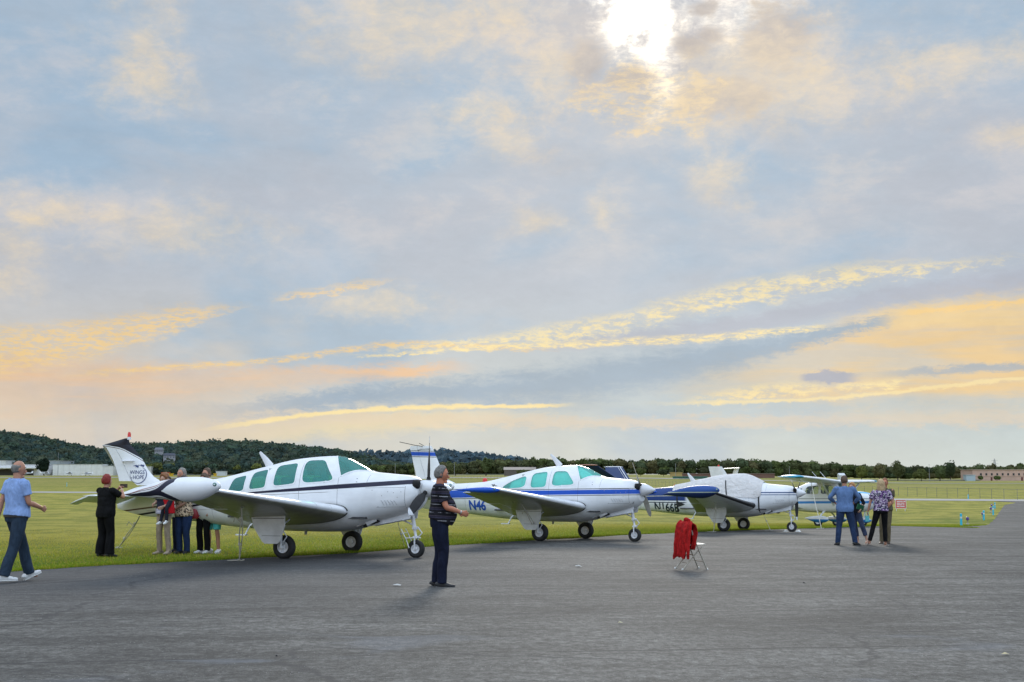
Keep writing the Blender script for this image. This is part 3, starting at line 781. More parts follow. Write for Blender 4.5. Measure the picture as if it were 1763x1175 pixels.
def wing_part(name, secs, m, parent, c0=0.0, c1=1.0, cap=True, **kw):
    """secs: (y, xLE, zLE, chord, incidence deg, thickness)"""
    rings = []
    for (y, xl_, zl_, c, inc, th) in secs:
        a = R(inc); L_ = naca(c, th, 0.015, 18, c0, c1)
        rings.append([(xl_ - px * math.cos(a) - pz * math.sin(a) * 0 , y, zl_ - px * math.sin(a) + pz) for px, pz in L_])
    mb = MB(); n = len(rings[0]); k = len(rings)
    mb.add([p for r_ in rings for p in r_], [(i * n + q, i * n + (q + 1) % n, (i + 1) * n + (q + 1) % n, (i + 1) * n + q) for i in range(k - 1) for q in range(n)])
    if cap: mb.add(rings[0], [tuple(range(n))]); mb.add(rings[-1], [tuple(range(n))[::-1]])
    return mb.build(name, m, parent, **kw)
def lerp_sec(a, b, t): return tuple(a[i] + (b[i] - a[i]) * t for i in range(len(a)))
def lathe_x(mb, prof, cy, cz, ry=1.0, rz=1.0, n=24, tilt=0.0):
    """profile (x, r[, dz]) about an x-parallel axis"""
    rings = []
    for p in prof:
        x, r = p[0], p[1]; dz = p[2] if len(p) > 2 else 0
        rings.append([(x, cy + ry * r * math.cos(2 * math.pi * k / n), cz + dz + rz * r * math.sin(2 * math.pi * k / n)) for k in range(n)])
    m = len(rings)
    mb.add([p for r_ in rings for p in r_], [(i * n + k, i * n + (k + 1) % n, (i + 1) * n + (k + 1) % n, (i + 1) * n + k) for i in range(m - 1) for k in range(n)])
    mb.add(rings[0], [tuple(range(n))[::-1]]); mb.add(rings[-1], [tuple(range(n))])
    return mb
def wheel(root, x, y, r, w_, ground_flat=0.0):
    """tyre and rim, axle across the airframe"""
    h = bpy.data.objects.new('wheel', None); C.objects.link(h); h.parent = root; h.location = (x, y, r - ground_flat)
    mb = MB(); n = 28; prof = [(0.50, -0.36), (0.62, -0.47), (0.80, -0.5), (0.93, -0.40), (0.975, -0.30), (0.965, -0.26), (1.0, -0.2), (1.0, -0.07), (0.98, -0.05), (0.98, 0.05), (1.0, 0.07), (1.0, 0.2), (0.965, 0.26), (0.975, 0.30), (0.93, 0.40), (0.80, 0.5), (0.62, 0.47), (0.50, 0.36)]
    rings = []
    for pr, py in prof: rings.append([(r * pr * math.cos(2 * math.pi * k / n), py * w_, max(r * pr * math.sin(2 * math.pi * k / n), -r + 0.006)) for k in range(n)])
    m = len(rings)
    mb.add([p for q in rings for p in q], [(i * n + k, i * n + (k + 1) % n, (i + 1) * n + (k + 1) % n, (i + 1) * n + k) for i in range(m - 1) for k in range(n)])
    mb.build('tyre', RUBBER, h)
    rb = MB()
    for sg_ in (-1, 1):
        prof2 = [(0.52, 0.36), (0.50, 0.42), (0.44, 0.40), (0.40, 0.26), (0.22, 0.22), (0.20, 0.42), (0.12, 0.46), (0.0, 0.46)]
        rings = [[(r * pr * math.cos(2 * math.pi * k / n), sg_ * py * w_, r * pr * math.sin(2 * math.pi * k / n)) for k in range(n)] for pr, py in prof2]
        rb.add([p for q in rings for p in q], [((i * n + k), (i + 1) * n + k, (i + 1) * n + (k + 1) % n, i * n + (k + 1) % n)[::sg_] for i in range(len(rings) - 1) for k in range(n)])
        for k in range(3): a = 2 * math.pi * k / 3 + 0.4; rb.box((0.31 * r * math.cos(a), sg_ * 0.30 * w_, 0.31 * r * math.sin(a)), (0.05 * r * 3, 0.06 * w_, 0.12 * r))
    rb.build('rim', WPAINT, h)
    return h
def blade(parent, hub, ang, L_, chord, m, tipm=None, face=0.0, ry=True):
    """propeller blade in the plane across the airframe; ang from up towards the right wing"""
    mb = MB(); rings = []; N = 14
    d = Vector((0, -math.sin(ang), math.cos(ang))); e = Vector((0, -math.cos(ang), -math.sin(ang))); X_ = Vector((1, 0, 0))
    for i in range(N + 1):
        t = i / N; r = 0.10 + (L_ - 0.10) * t
        c = np.interp(t, [0, 0.12, 0.3, 0.6, 0.9, 0.97, 1.0], [0.045, 0.06, 0.14, 0.155, 0.13, 0.09, 0.03]) / 0.155 * chord
        th = np.interp(t, [0, 0.12, 0.3, 1.0], [0.045, 0.045, 0.022, 0.008])
        tw = R(np.interp(t, [0, 0.3, 1.0], [60, 42, 17]) + face)
        ax_ = e * math.cos(tw) + X_ * math.sin(tw); nr = ax_.cross(d)
        rings.append([hub + d * r + ax_ * (c / 2 * math.cos(2 * math.pi * k / 12)) + nr * (th / 2 * math.sin(2 * math.pi * k / 12)) for k in range(12)])
    n = 12
    for i in range(N):
        mb.cur = 1 if (tipm is not None and i >= N - 2) else 0
        mb.add(rings[i] + rings[i + 1], [(k, (k + 1) % n, n + (k + 1) % n, n + k) for k in range(n)])
    mb.add(rings[-1], [tuple(range(n))])
    return mb.build('blade', [m, tipm or m], parent)
def text_on(name, s, size, fn, m, parent, align='CENTER', bold=0.0, wide=1.0, shear=0.0, spacing=1.0, sub=0):
    cu = bpy.data.curves.new('lettering', 'FONT'); cu.body = s; cu.size = size; cu.align_x = align; cu.align_y = 'BOTTOM_BASELINE'
    cu.offset = bold; cu.shear = shear; cu.space_character = spacing; cu.resolution_u = 3
    ob = bpy.data.objects.new('lettering', cu); C.objects.link(ob)
    dg = bpy.context.evaluated_depsgraph_get(); me = bpy.data.meshes.new_from_object(ob.evaluated_get(dg))
    bpy.data.objects.remove(ob); bpy.data.curves.remove(cu)
    bm = bmesh.new(); bm.from_mesh(me)
    for _ in range(sub): bmesh.ops.subdivide_edges(bm, edges=[e for e in bm.edges if e.calc_length() > size * 0.3], cuts=2); bmesh.ops.triangulate(bm, faces=bm.faces)
    for v in bm.verts: v.co = Vector(fn(v.co.x * wide, v.co.y))
    bm.to_mesh(me); bm.free(); me.materials.clear(); me.materials.append(m); me.name = name
    o = bpy.data.objects.new(name, me); C.objects.link(o); o.parent = parent; return o
def fin_shape(name, outline, thick, m, parent, z_ref=None, taper=0.0):
    """vertical lens-section surface from rows of (xLE, xTE, z)"""
    mb = MB(); n = 9; R_ = []; L_ = []
    for (xl_, xt_, z) in outline:
        r_, l_ = [], []
        for k in range(n):
            t = k / (n - 1); th = thick(z) * math.sin(math.pi * min(max(t, 0.0), 1.0) ** 0.65) 
            r_.append((xl_ + (xt_ - xl_) * t, -th / 2, z)); l_.append((xl_ + (xt_ - xl_) * t, th / 2, z))
        R_.append(r_); L_.append(l_)
    mb.grid(R_); mb.grid([q[::-1] for q in L_])
    top = R_[-1] + L_[-1][::-1][1:-1]; mb.add(top, [tuple(range(len(top)))])
    return mb.build(name, m, parent)

BON = [  # x, zb, zt, w, zm, nb, nt
    (-5.02, 0.92, 1.24, 0.05, 1.08, 2, 2), (-4.45, 0.79, 1.42, 0.12, 1.10, 2, 2), (-3.9, 0.74, 1.50, 0.19, 1.12, 2.1, 2), (-3.1, 0.68, 1.54, 0.32, 1.14, 2.2, 2),
    (-2.5, 0.62, 1.585, 0.42, 1.15, 2.4, 2.0), (-2.0, 0.57, 1.68, 0.49, 1.15, 2.5, 2.05), (-1.2, 0.52, 1.86, 0.56, 1.16, 2.6, 2.2), (-0.5, 0.50, 2.00, 0.60, 1.16, 2.7, 2.3),
    (0.3, 0.50, 2.06, 0.62, 1.16, 2.7, 2.35), (0.62, 0.52, 2.02, 0.62, 1.16, 2.7, 2.3), (0.95, 0.57, 1.87, 0.60, 1.16, 2.6, 2.2), (1.22, 0.66, 1.745, 0.565, 1.16, 2.5, 2.2), (1.6, 0.76, 1.70, 0.52, 1.18, 2.4, 2.3),
    (2.0, 0.87, 1.665, 0.45, 1.21, 2.3, 2.3), (2.18, 0.94, 1.63, 0.41, 1.24, 2.3, 2.3), (2.28, 1.01, 1.57, 0.35, 1.27, 2.2, 2.2), (2.34, 1.09, 1.48, 0.26, 1.28, 2.1, 2.1)]

def bonanza(cfg):
    root = empty('light_aircraft', (0, 0, 0), label=cfg['label'], cat='aircraft', group='light aircraft parked along the apron edge')
    fz = Fus(BON); pm = cfg['paint']; WP = cfg.get('wing_paint', WPAINT); fr = cfg.get('frame', pm)
    sk = fuselage(fz, -5.02, 2.34, (-2.0, 1.36), cfg['wins'], (0.40, (0.745, 1.635), 1.22), pm, root, cfg.get('glass', TEAL), fr)
    # cabin inside
    fl = MB(); fl.box((-0.3, 0, 0.80), (3.2, 1.05, 0.04)); fl.box((1.02, 0, 1.28), (0.16, 1.0, 0.50)); fl.box((0.95, 0, 1.56), (0.28, 0.92, 0.07)); fl.box((-1.90, 0, 1.15), (0.05, 0.60, 0.62)); fl.build('cabin_floor', DARKIN, root)
    for sx in cfg.get('seats', (0.05, -0.85)):
        for sy in (-0.27, 0.27):
            s_ = MB(); s_.loft([(sx + 0.22, sy, 1.06), (sx + 0.2, sy, 1.14), (sx - 0.24, sy, 1.12), (sx - 0.26, sy, 1.04)], [(0.22, 0.06)] * 4, (0, 1, 0), 10)
            s_.loft([(sx - 0.24, sy, 1.10), (sx - 0.28, sy, 1.30), (sx - 0.33, sy, 1.58), (sx - 0.34, sy, 1.62)], [(0.21, 0.07), (0.22, 0.07), (0.19, 0.05), (0.15, 0.03)], (0, 1, 0), 12)
            s_.loft([(sx - 0.34, sy, 1.66), (sx - 0.35, sy, 1.80)], [(0.12, 0.04), (0.10, 0.035)], (0, 1, 0), 10)
            s_.build('seat', SEATM, root)
    for q in cfg.get('shades', []):
        s_ = MB(); P_ = []
        for a in range(7):
            row = []
            for b in range(7):
                u, v = a / 6, b / 6; q4 = [np.array(c) for c in q]
                p = q4[0] * (1 - u) * (1 - v) + q4[3] * u * (1 - v) + q4[1] * (1 - u) * v + q4[2] * u * v
                row.append((p[0], -(fz.y(p[0], p[1]) - 0.045 - 0.012 * math.sin(9 * u + 4 * v)), p[1]))
            P_.append(row)
        s_.grid(P_); s_.build('window_shade', SHADE, root)
    if cfg.get('ws_shade'):
        s_ = MB(); s_.grid([[(0.50 + 0.60 * t, y, 1.98 - 0.36 * t - 0.18 * (y / 0.5) ** 2 + 0.01 * math.sin(12 * y)) for y in np.linspace(-0.47 + .1 * (1 - t), 0.47 - .1 * (1 - t), 9)] for t in np.linspace(0, 1, 7)]); s_.build('windshield_shade', SHADE, root)
    # door and cowl seams, louvres, latches
    def seam(pts, w_=0.005, off=0.002):
        rows_ = []
        for i, (x, z) in enumerate(pts):
            a = np.array(pts[max(i - 1, 0)]); b = np.array(pts[min(i + 1, len(pts) - 1)]); t = b - a; t = t / (np.linalg.norm(t) + 1e-9); n_ = np.array([-t[1], t[0]]) * w_ / 2
            rows_.append([(x - n_[0], -(fz.y(x - n_[0], z - n_[1]) + off), z - n_[1]), (x + n_[0], -(fz.y(x + n_[0], z + n_[1]) + off), z + n_[1])])
        sm = MB(); sm.grid(rows_); sm.build('panel_seam', SEAL, sk, smooth=False)
    for x in (0.71,): seam([(x, z) for z in np.linspace(1.62, 1.05, 14)])
    seam([(-0.18 + 0.0 * z, z) for z in np.linspace(1.95, 1.05, 16)]); seam([(x, 1.05) for x in np.linspace(-0.18, 0.71, 8)])
    seam([(2.13, z) for z in np.linspace(1.44, 0.95, 10)]); seam([(x, 1.42 - 0.02 * (2.13 - x)) for x in np.linspace(1.30, 2.13, 8)], 0.004)
    seam([(x, 1.03 - 0.02 * (2.13 - x)) for x in np.linspace(1.55, 2.13, 8)], 0.004); seam([(1.30, z) for z in np.linspace(1.70, 1.45, 8)], 0.004)
    for x in (-2.35, -2.95, -3.55): seam([(x, z) for z in np.linspace(fz.at(x)[0] + 0.04, fz.at(x)[1] - 0.02, 18)], 0.004, 0.0015)
    seam([(x, fz.at(x)[3] - 0.22) for x in np.linspace(-4.2, -0.3, 24)], 0.003, 0.0015)
    lv = MB()
    for k in range(5):
        x = 1.64 + 0.065 * k; pts = []
        for t in np.linspace(0, 1, 6): pts.append((x + 0.05 * math.sin(t * math.pi * 0.5), 1.16 - 0.10 * t))
        rows_ = [[(px, -(fz.y(px, pz) + 0.001), pz), (px + 0.022, -(fz.y(px + 0.022, pz) + 0.016), pz)] for px, pz in pts]; lv.grid(rows_)
    lv.build('cowl_louvre', LPAINT, sk, smooth=False)
    for (x, z) in ((1.78, 1.33), (1.90, 1.31), (2.05, 1.33), (1.66, 1.25), (1.58, 1.03), (1.72, 1.02), (1.98, 1.22), (1.45, 1.36)):
        b_ = MB(); b_.ball((x, -(fz.y(x, z) + 0.001), z), (0.011, 0.006, 0.008), 8, 5); b_.build('fastener', STEEL, sk)
    # cowl front: inlets and chin slot
    for sg_ in (-1, 1):
        b_ = MB(); b_.loft([(2.24, sg_ * 0.225, 1.48), (2.31, sg_ * 0.215, 1.475), (2.345, sg_ * 0.20, 1.47), (2.352, sg_ * 0.20, 1.47)], [(0.095, 0.085), (0.095, 0.09), (0.085, 0.08), (0.06, 0.06)], (0, 1, 0), 20, power=2.6); b_.build('air_inlet', BLACK, sk)
    b_ = MB(); 
    for k in range(4): b_.box((2.245 - 0.012 * k, -0.262 - 0.008 * k, 1.10 - 0.022 * k), (0.012, 0.10, 0.010))
    b_.build('chin_slot', BLACK, sk)
    # exhaust stack and cowl flap
    b_ = MB(); b_.box((1.33, -0.30, 0.735), (0.24, 0.03, 0.13), Matrix.Rotation(R(-24), 3, 'Y') @ Matrix.Rotation(R(18), 3, 'X')); b_.build('cowl_flap', LPAINT, root)
    b_ = MB(); b_.box((1.30, -0.22, 0.72), (0.34, 0.16, 0.12), Matrix.Rotation(R(-20), 3, 'Y')); b_.build('exhaust_recess', BLACK, root)
    b_ = MB(); b_.tube((1.22, -0.27, 0.70), (1.02, -0.30, 0.62), 0.032, n=12); b_.build('exhaust_pipe', STEEL, root)
    # wings
    for sg_ in (-1, 1):
        s0 = (sg_ * 0.42, 0.97, 0.92, 2.25, 7.6, 0.165); s1 = (sg_ * 0.66, 0.93, 0.94, 2.18, 7.4, 0.16)
        s2 = (sg_ * 4.95, 0.66, 1.355, 1.10, 3.5, 0.125)
        tip = [(sg_ * 5.06, 0.60, 1.365, 1.00, 1.5, 0.10), (sg_ * 5.12, 0.50, 1.372, 0.82, 1.5, 0.06)] if cfg['tip'] == 'cap' else []
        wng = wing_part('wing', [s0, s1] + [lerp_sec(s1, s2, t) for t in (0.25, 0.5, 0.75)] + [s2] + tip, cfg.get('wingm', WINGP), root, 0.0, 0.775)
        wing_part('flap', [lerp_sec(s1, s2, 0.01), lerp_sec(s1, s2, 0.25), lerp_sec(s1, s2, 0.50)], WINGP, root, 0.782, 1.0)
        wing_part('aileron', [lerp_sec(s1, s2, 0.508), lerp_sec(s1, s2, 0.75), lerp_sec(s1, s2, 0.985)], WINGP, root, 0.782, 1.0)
        # black root seal curving round the wing's leading edge
        a0 = lerp_sec(s1, s2, -0.004); L_ = naca(a0[3] * 1.0, a0[5] * 1.10, 0.015, 18, 0, 0.775); ca = R(a0[4]); rb = []
        for px_, pz_ in L_:
            X0, Z0 = a0[1] - px_, a0[2] - px_ * math.sin(ca) + pz_
            yy = fz.y(min(X0 + 0.0, 2.3), Z0, 0.0)
            rb.append([(X0 + 0.016, sg_ * (yy + 0.004), Z0), (X0 + 0.010, sg_ * (yy + 0.05), Z0 + (0.004 if pz_ > 0 else -0.004))])
        k = MB(); k.grid(rb); k.build('root_seal', SEAL if cfg['seal'] else WP, wng)
        if cfg['tip'] == 'tank':
            k = MB(); prof = [(-1.16, 0.004, -0.10), (-1.0, 0.045, -0.08), (-0.7, 0.105, -0.04), (-0.35, 0.165, -0.01), (0.0, 0.208, 0), (0.25, 0.215, 0.005), (0.45, 0.195, 0.02), (0.62, 0.15, 0.04), (0.74, 0.095, 0.055), (0.80, 0.05, 0.06), (0.825, 0.012, 0.06)]
            P_ = cr(prof, 4); lathe_x(k, [tuple(p) for p in P_], sg_ * 5.14, 1.375, 1.0, 1.0, 28); tk = k.build('tip_tank', cfg['tankm'], root)
            k = MB(); k.ball((0.735, sg_ * 5.14 - 0.055, 1.455), (0.05, 0.045, 0.045), 12, 8); k.build('nav_light', mat('nav_lens', (0.05, 0.16, 0.13), 0.1, coat=1.0), tk)
            k = MB(); k.ball((0.752, sg_ * 5.14 - 0.088, 1.455), (0.016, 0.016, 0.016), 8, 6); k.build('bulb', CHROME, tk)
        else:
            k = MB(); prof = [(-0.55, 0.004), (-0.3, 0.03), (0.0, 0.055), (0.3, 0.072), (0.52, 0.066), (0.64, 0.045), (0.70, 0.015)]
            lathe_x(k, [tuple(p) for p in cr(prof, 4)], sg_ * 5.10, 1.345, 1.1, 1.0, 20); tk = k.build('wing_tip', cfg['tankm'], root)
            k = MB(); k.ball((0.58, sg_ * 5.14, 1.36), (0.05, 0.03, 0.03), 10, 6); k.build('nav_light', mat('nav_lens', (0.05, 0.16, 0.13), 0.1, coat=1.0), tk)
        for t_ in (0.12, 0.25, 0.38, 0.508, 0.64, 0.77, 0.90):     # chordwise skin joints
            q4 = lerp_sec(s1, s2, t_); L2 = naca(q4[3], q4[5], 0.015, 18, 0, 0.775); ca2 = R(q4[4])
            k = MB(); k.grid([[(q4[1] - px_ * math.cos(ca2), q4[0] + dd, q4[2] - px_ * math.sin(ca2) + pz_ * 1.0 + (0.0015 if pz_ > 0 else -0.0015)) for dd in (-0.003, 0.003)] for px_, pz_ in L2]); k.build('skin_joint', mat('joint_grey', (0.22, 0.22, 0.22), 0.6), wng, smooth=False)
        # tie-down ring under the wing
        k = MB(); k.path([(0.15 + 0.025 * math.cos(a), sg_ * 3.3, 1.06 + 0.03 * math.sin(a)) for a in np.linspace(0, 2 * math.pi, 9)], 0.006); k.build('tie_down_ring', STEEL, root)
        # main gear
        wheel(root, 0.0, sg_ * 1.46, 0.235, 0.17)
        k = MB(); k.tube((-0.02, sg_ * 1.58, 0.98), (0.0, sg_ * 1.60, 0.52), 0.045, n=12); k.tube((0.0, sg_ * 1.60, 0.54), (0.0, sg_ * 1.60, 0.235), 0.028, n=10)
        k.tube((0, sg_ * 1.62, 0.235), (0, sg_ * 1.42, 0.235), 0.022); k.path([(0.03, sg_ * 1.6, 0.58), (0.13, sg_ * 1.6, 0.44), (0.03, sg_ * 1.6, 0.30)], 0.013); k.tube((0.0, sg_ * 1.56, 0.66), (0.05, sg_ * 1.15, 0.86), 0.016)
        k.path([(-0.06, sg_ * 1.58, 0.85), (-0.07, sg_ * 1.57, 0.5), (-0.03, sg_ * 1.53, 0.25)], 0.006)
        k.build('main_gear_strut', LPAINT, root)
        # outboard gear door hanging from the wing
        k = MB(); yy = sg_ * 1.72; X0 = [(-0.60, 0.82), (-0.54, 0.62), (-0.34, 0.34), (-0.28, 0.305), (0.0, 0.305), (0.06, 0.36), (0.16, 0.66), (0.16, 0.86)]
        A = [(x, yy, z) for x, z in X0]; B = [(x, yy + sg_ * 0.02, z) for x, z in X0]; n = len(X0)
        k.add(A + B, [tuple(range(n)), tuple(range(n, 2 * n))[::-1]] + [(i, (i + 1) % n, n + (i + 1) % n, n + i) for i in range(n)]); 
        dr = k.build('gear_door', LPAINT, root, smooth=False)
        k = MB(); k.box((-0.14, yy + sg_ * 0.022, 0.46), (0.42, 0.004, 0.006)); k.build('door_seam', SEAL, dr, smooth=False)
        k = MB(); k.box((-0.2, yy + sg_ * 0.022, 0.80), (0.70, 0.006, 0.010)); k.build('door_hinge', SEAL, dr, smooth=False)
        # rounded well fairing on the wing's underside, flush above the door
        k = MB(); m_ = 16; V0 = []
        for i in range(m_ + 1):
            a = math.pi * i / m_; V0.append((-0.22 + 0.38 * math.cos(a), 0.86 + 0.0))
        k2 = []
        for t in np.linspace(0, 1, 5):
            k2.append([(-0.22 + 0.38 * math.cos(a), sg_ * (1.74 + 0.36 * math.sin(a) * t), 0.845 + 0.045 * math.sin(a) * t + 0.012) for a in np.linspace(0, math.pi, 17)])
        k.grid(k2); k.build('wheel_well_cover', WP, root)
    # nose gear
    wheel(root, cfg.get('nx', 2.13), 0, 0.182, 0.125); nx = cfg.get('nx', 2.13)
    k = MB(); k.tube((nx - 0.10, 0, 0.92), (nx - 0.03, 0, 0.55), 0.042, n=12); k.tube((nx - 0.04, 0, 0.57), (nx, 0, 0.40), 0.028, n=10)
    for sg_ in (-1, 1): k.path([(nx - 0.01, sg_ * 0.02, 0.43), (nx, sg_ * 0.085, 0.37), (nx, sg_ * 0.085, 0.182)], 0.016)
    k.tube((nx, -0.10, 0.182), (nx, 0.10, 0.182), 0.015); k.path([(nx + 0.03, 0, 0.62), (nx + 0.13, 0, 0.50), (nx + 0.03, 0, 0.40)], 0.014); k.box((nx - 0.02, 0, 0.60), (0.10, 0.12, 0.05)); k.box((nx, 0, 0.415), (0.08, 0.16, 0.045))
    k.tube((nx - 0.06, 0, 0.66), (nx - 0.42, 0, 0.80), 0.016); k.build('nose_gear_strut', WPAINT, root)
    for sg_ in (-1, 1):
        k = MB(); X0 = [(1.16, 0.63), (2.14, 0.81), (2.17, 0.96), (1.40, 0.78)]
        A = [(x, sg_ * (0.15 + (0.9 - z) * 0.12), z - 0.02) for x, z in X0]; B = [(x, sg_ * (0.165 + (0.9 - z) * 0.12), z - 0.02) for x, z in X0]
        k.add(A + B, [(0, 1, 2, 3), (7, 6, 5, 4)] + [(i, (i + 1) % 4, 4 + (i + 1) % 4, 4 + i) for i in range(4)]); k.build('nose_gear_door', cfg.get('ndoor', WPAINT), root, smooth=False)
    # spinner and propeller
    hx = cfg['hub']; SPL = cfg['spl']
    k = MB(); prof = [(hx - 0.14, 0.165), (hx - 0.12, 0.175), (hx - 0.02, 0.178), (hx + SPL * 0.2, 0.168), (hx + SPL * 0.45, 0.135), (hx + SPL * 0.7, 0.088), (hx + SPL * 0.88, 0.046), (hx + SPL * 0.97, 0.018), (hx + SPL, 0.003)]
    lathe_x(k, prof, 0, 1.395, n=28); sp_ = k.build('spinner', cfg.get('spinm', WPAINT), root)
    pr = bpy.data.objects.new('propeller', None); C.objects.link(pr); pr.parent = root
    hub = Vector((hx, 0, 1.395))
    for a in cfg['blades']:
        blade(pr, hub, a, cfg.get('bl', 1.02), cfg.get('bc', 0.15), cfg['bladem'], cfg.get('btip'), cfg.get('bface', 0))
        k = MB(); d = Vector((0, -math.sin(a), math.cos(a))); k.loft([hub + d * 0.13, hub + d * 0.20, hub + d * 0.24], [0.055, 0.045, 0.032], (1, 0, 0), 12); k.build('blade_root', BLACK, pr)
    # belly mast, strobe, step, roof aerial
    k = MB(); k.loft([(-0.30, -0.05, 0.52), (-0.31, -0.05, 0.43)], [(0.035, 0.035), (0.025, 0.025)], (1, 0, 0), 10); k.build('belly_strobe', STEEL, root)
    k = MB(); k.path([(-1.32, -0.42, 0.68), (-1.30, -0.62, 0.62), (-1.38, -0.66, 0.44)], 0.016, 8); k.box((-1.46, -0.68, 0.43), (0.24, 0.10, 0.025)); k.build('boarding_step', WPAINT, root)
    ax0, az0, ax1, az1 = cfg['aerial']
    k = MB(); rows_ = [(ax0 - 0.02, 0.095, az0), ((ax0 + ax1) / 2, 0.065, (az0 + az1) / 2), (ax1, 0.028, az1)]
    k.loft([(r_[0], 0, r_[2]) for r_ in rows_], [(r_[1], 0.014) for r_ in rows_], (1, 0, 0), 12); k.build('roof_aerial', WPAINT, root)
    return root, fz, sk
def conv_tail(root, pm, top='plain'):
    if top == 'dark':
        out = [(-3.55, -5.02, 1.44), (-3.93, -5.02, 1.53), (-4.11, -5.04, 1.62), (-4.27, -5.10, 1.78), (-4.42, -5.20, 2.00), (-4.58, -5.31, 2.17), (-4.68, -5.38, 2.27), (-4.755, -5.50, 2.325)]
        top_ = [(-4.755, -5.50, 2.325), (-4.78, -5.22, 2.39), (-4.80, -4.90, 2.47)]
    else:
        out = [(-3.45, -4.83, 1.53), (-3.75, -4.80, 1.66), (-3.90, -4.82, 1.85), (-4.03, -4.90, 2.12), (-4.18, -4.98, 2.42), (-4.25, -5.03, 2.56)]
        top_ = [(-4.25, -5.03, 2.56), (-4.30, -5.0, 2.62)]
    th = lambda z: 0.13 - 0.045 * (z - 1.4)
    def part(name, a, b):
        o2 = [(xl_ + (xt_ - xl_) * a, xl_ + (xt_ - xl_) * b, z) for xl_, xt_, z in out]
        return o2
    hinge = 0.66
    mb = MB(); 
    def surf(rows0, a, b, nseg):
        R_, L_ = [], []
        for (xl_, xt_, z) in rows0:
            r_, l_ = [], []
            for k in range(nseg + 1):
                t = a + (b - a) * k / nseg; h = th(z) * (math.sin(math.pi * t ** 0.62)) / 2
                if t >= 0.999: h = 0.004
                r_.append((xl_ + (xt_ - xl_) * t, -h, z)); l_.append((xl_ + (xt_ - xl_) * t, h, z))
            R_.append(r_); L_.append(l_)
        m2 = MB(); m2.grid(R_); m2.grid([q[::-1] for q in L_])
        tp = R_[-1] + L_[-1][::-1]; m2.add(tp, [tuple(range(len(tp)))])
        for e_ in (0, -1):
            P_ = [q[e_] for q in R_] + [q[e_] for q in L_][::-1]; m2.add(P_, [tuple(range(len(P_)))])
        return m2
    fin = surf(out, 0.0, hinge, 8).build('fin', pm, root)
    o3 = [(a, b, c) for a, b, c in out if c > (1.5 if top == 'dark' else 1.6)]
    rd = surf(o3, hinge + 0.012, 1.0, 5).build('rudder', pm, root)
    k = surf(top_, 0.0, hinge, 8).build('fin_cap', pm, fin); surf(top_, hinge + 0.012, 1.0, 5).build('rudder_cap', pm, rd)
    def fy(x, z):
        K = np.array(out); xl_ = np.interp(z, K[:, 2], K[:, 0]); xt_ = np.interp(z, K[:, 2], K[:, 1]); t = min(max((x - xl_) / (xt_ - xl_), 0.001), 1)
        return th(z) * math.sin(math.pi * t ** 0.62) / 2
    # stabilisers with drooping elevators
    for sg_ in (-1, 1):
        wing_part('stabilizer', [(sg_ * 0.08, -3.70, 1.20, 0.80, 0, 0.10), (sg_ * 1.80, -4.12, 1.22, 0.46, 0, 0.09), (sg_ * 1.87, -4.22, 1.22, 0.34, 0, 0.06)], pm, root)
        wing_part('elevator', [(sg_ * 0.13, -4.50, 1.195, 0.48, 20, 0.09), (sg_ * 1.60, -4.56, 1.215, 0.36, 20, 0.09), (sg_ * 1.62, -4.36, 1.22, 0.56, 20, 0.08), (sg_ * 1.88, -4.40, 1.22, 0.50, 20, 0.06)], pm, root)
    return fin, rd, fy
def set_down(root, X, Y, t):
    """stand the aircraft on its three wheels on the sloping apron"""
    c, s = math.cos(t), math.sin(t); n = Vector((-(gz_(X + 1.5, Y) - gz_(X - 1.5, Y)) / 3, -(gz_(X, Y + 1.5) - gz_(X, Y - 1.5)) / 3, 1)).normalized()
    f = Vector((c, -s, 0)); f = (f - n * f.dot(n)).normalized(); l = n.cross(f)
    M = Matrix((f, l, n)).transposed().to_4x4(); M.translation = (X, Y, gz_(X, Y) + 0.004); root.matrix_world = M

NAVY = srgb(28, 26, 52); BRN = (0.13, 0.07, 0.06); WHT = (0.83, 0.84, 0.86); BLU = (0.010, 0.085, 0.50); DBL = (0.010, 0.045, 0.20); CRM = (0.62, 0.58, 0.40)
def M1(x, y, z):
    c = mixE(0.0, WHT, WHT)
    body = sstep(x, -3.35, -3.2)
    m = line(z, (x + 1.78) * 0.0675 + 1.245, 0.045, 0.004) * sstep(x, -2.4, 2.2) * 0 + sstep(E.m('ABSOLUTE', z - ((x + 1.78) * 0.0665 + 1.262)) - (0.014 + sstep(x, -2.2, 1.2) * 0.032), 0.004, -0.004) * sstep(x, -2.6, -2.55)
    c = mixE(clampE(m), c, NAVY)
    c = mixE(clampE(line(z, (x + 1.78) * 0.045 + 1.215, 0.005, 0.003) * sstep(x, -1.9, -1.8) * sstep(x, 0.6, 0.4)), c, (0.30, 0.27, 0.27))
    red = line(z, 1.285 - E.m('POWER', E.m('MAXIMUM', x + 1.55, 0.0), 1.8) * 0.14, 0.013, 0.004) * sstep(x, -1.55, -1.5) * sstep(x, -0.60, -0.66)
    c = mixE(clampE(red), c, (0.30, 0.02, 0.03))
    c = mixE(clampE(line(z, (x + 4.9) * 0.11 + 0.87, 0.016, 0.003) * sstep(x, -2.6, -2.7)), c, BRN)
    c = mixE(clampE(line(z, (x + 4.61) * 0.135 + 0.775, 0.02, 0.003) * sstep(x, -2.6, -2.7)), c, NAVY)
    return c
def M1tail(x, y, z):
    bnd = curveE(x, [(-5.52, 2.345), (-5.27, 2.31), (-4.94, 2.25), (-4.70, 2.15), (-4.41, 2.00), (-4.2, 1.84)], 1.5, 2.6)
    c = mixE(above(z, bnd, 0.006), WHT, srgb(26, 27, 40))
    c = mixE(line(z, bnd - 0.028, 0.007, 0.003), c, BRN)
    return c
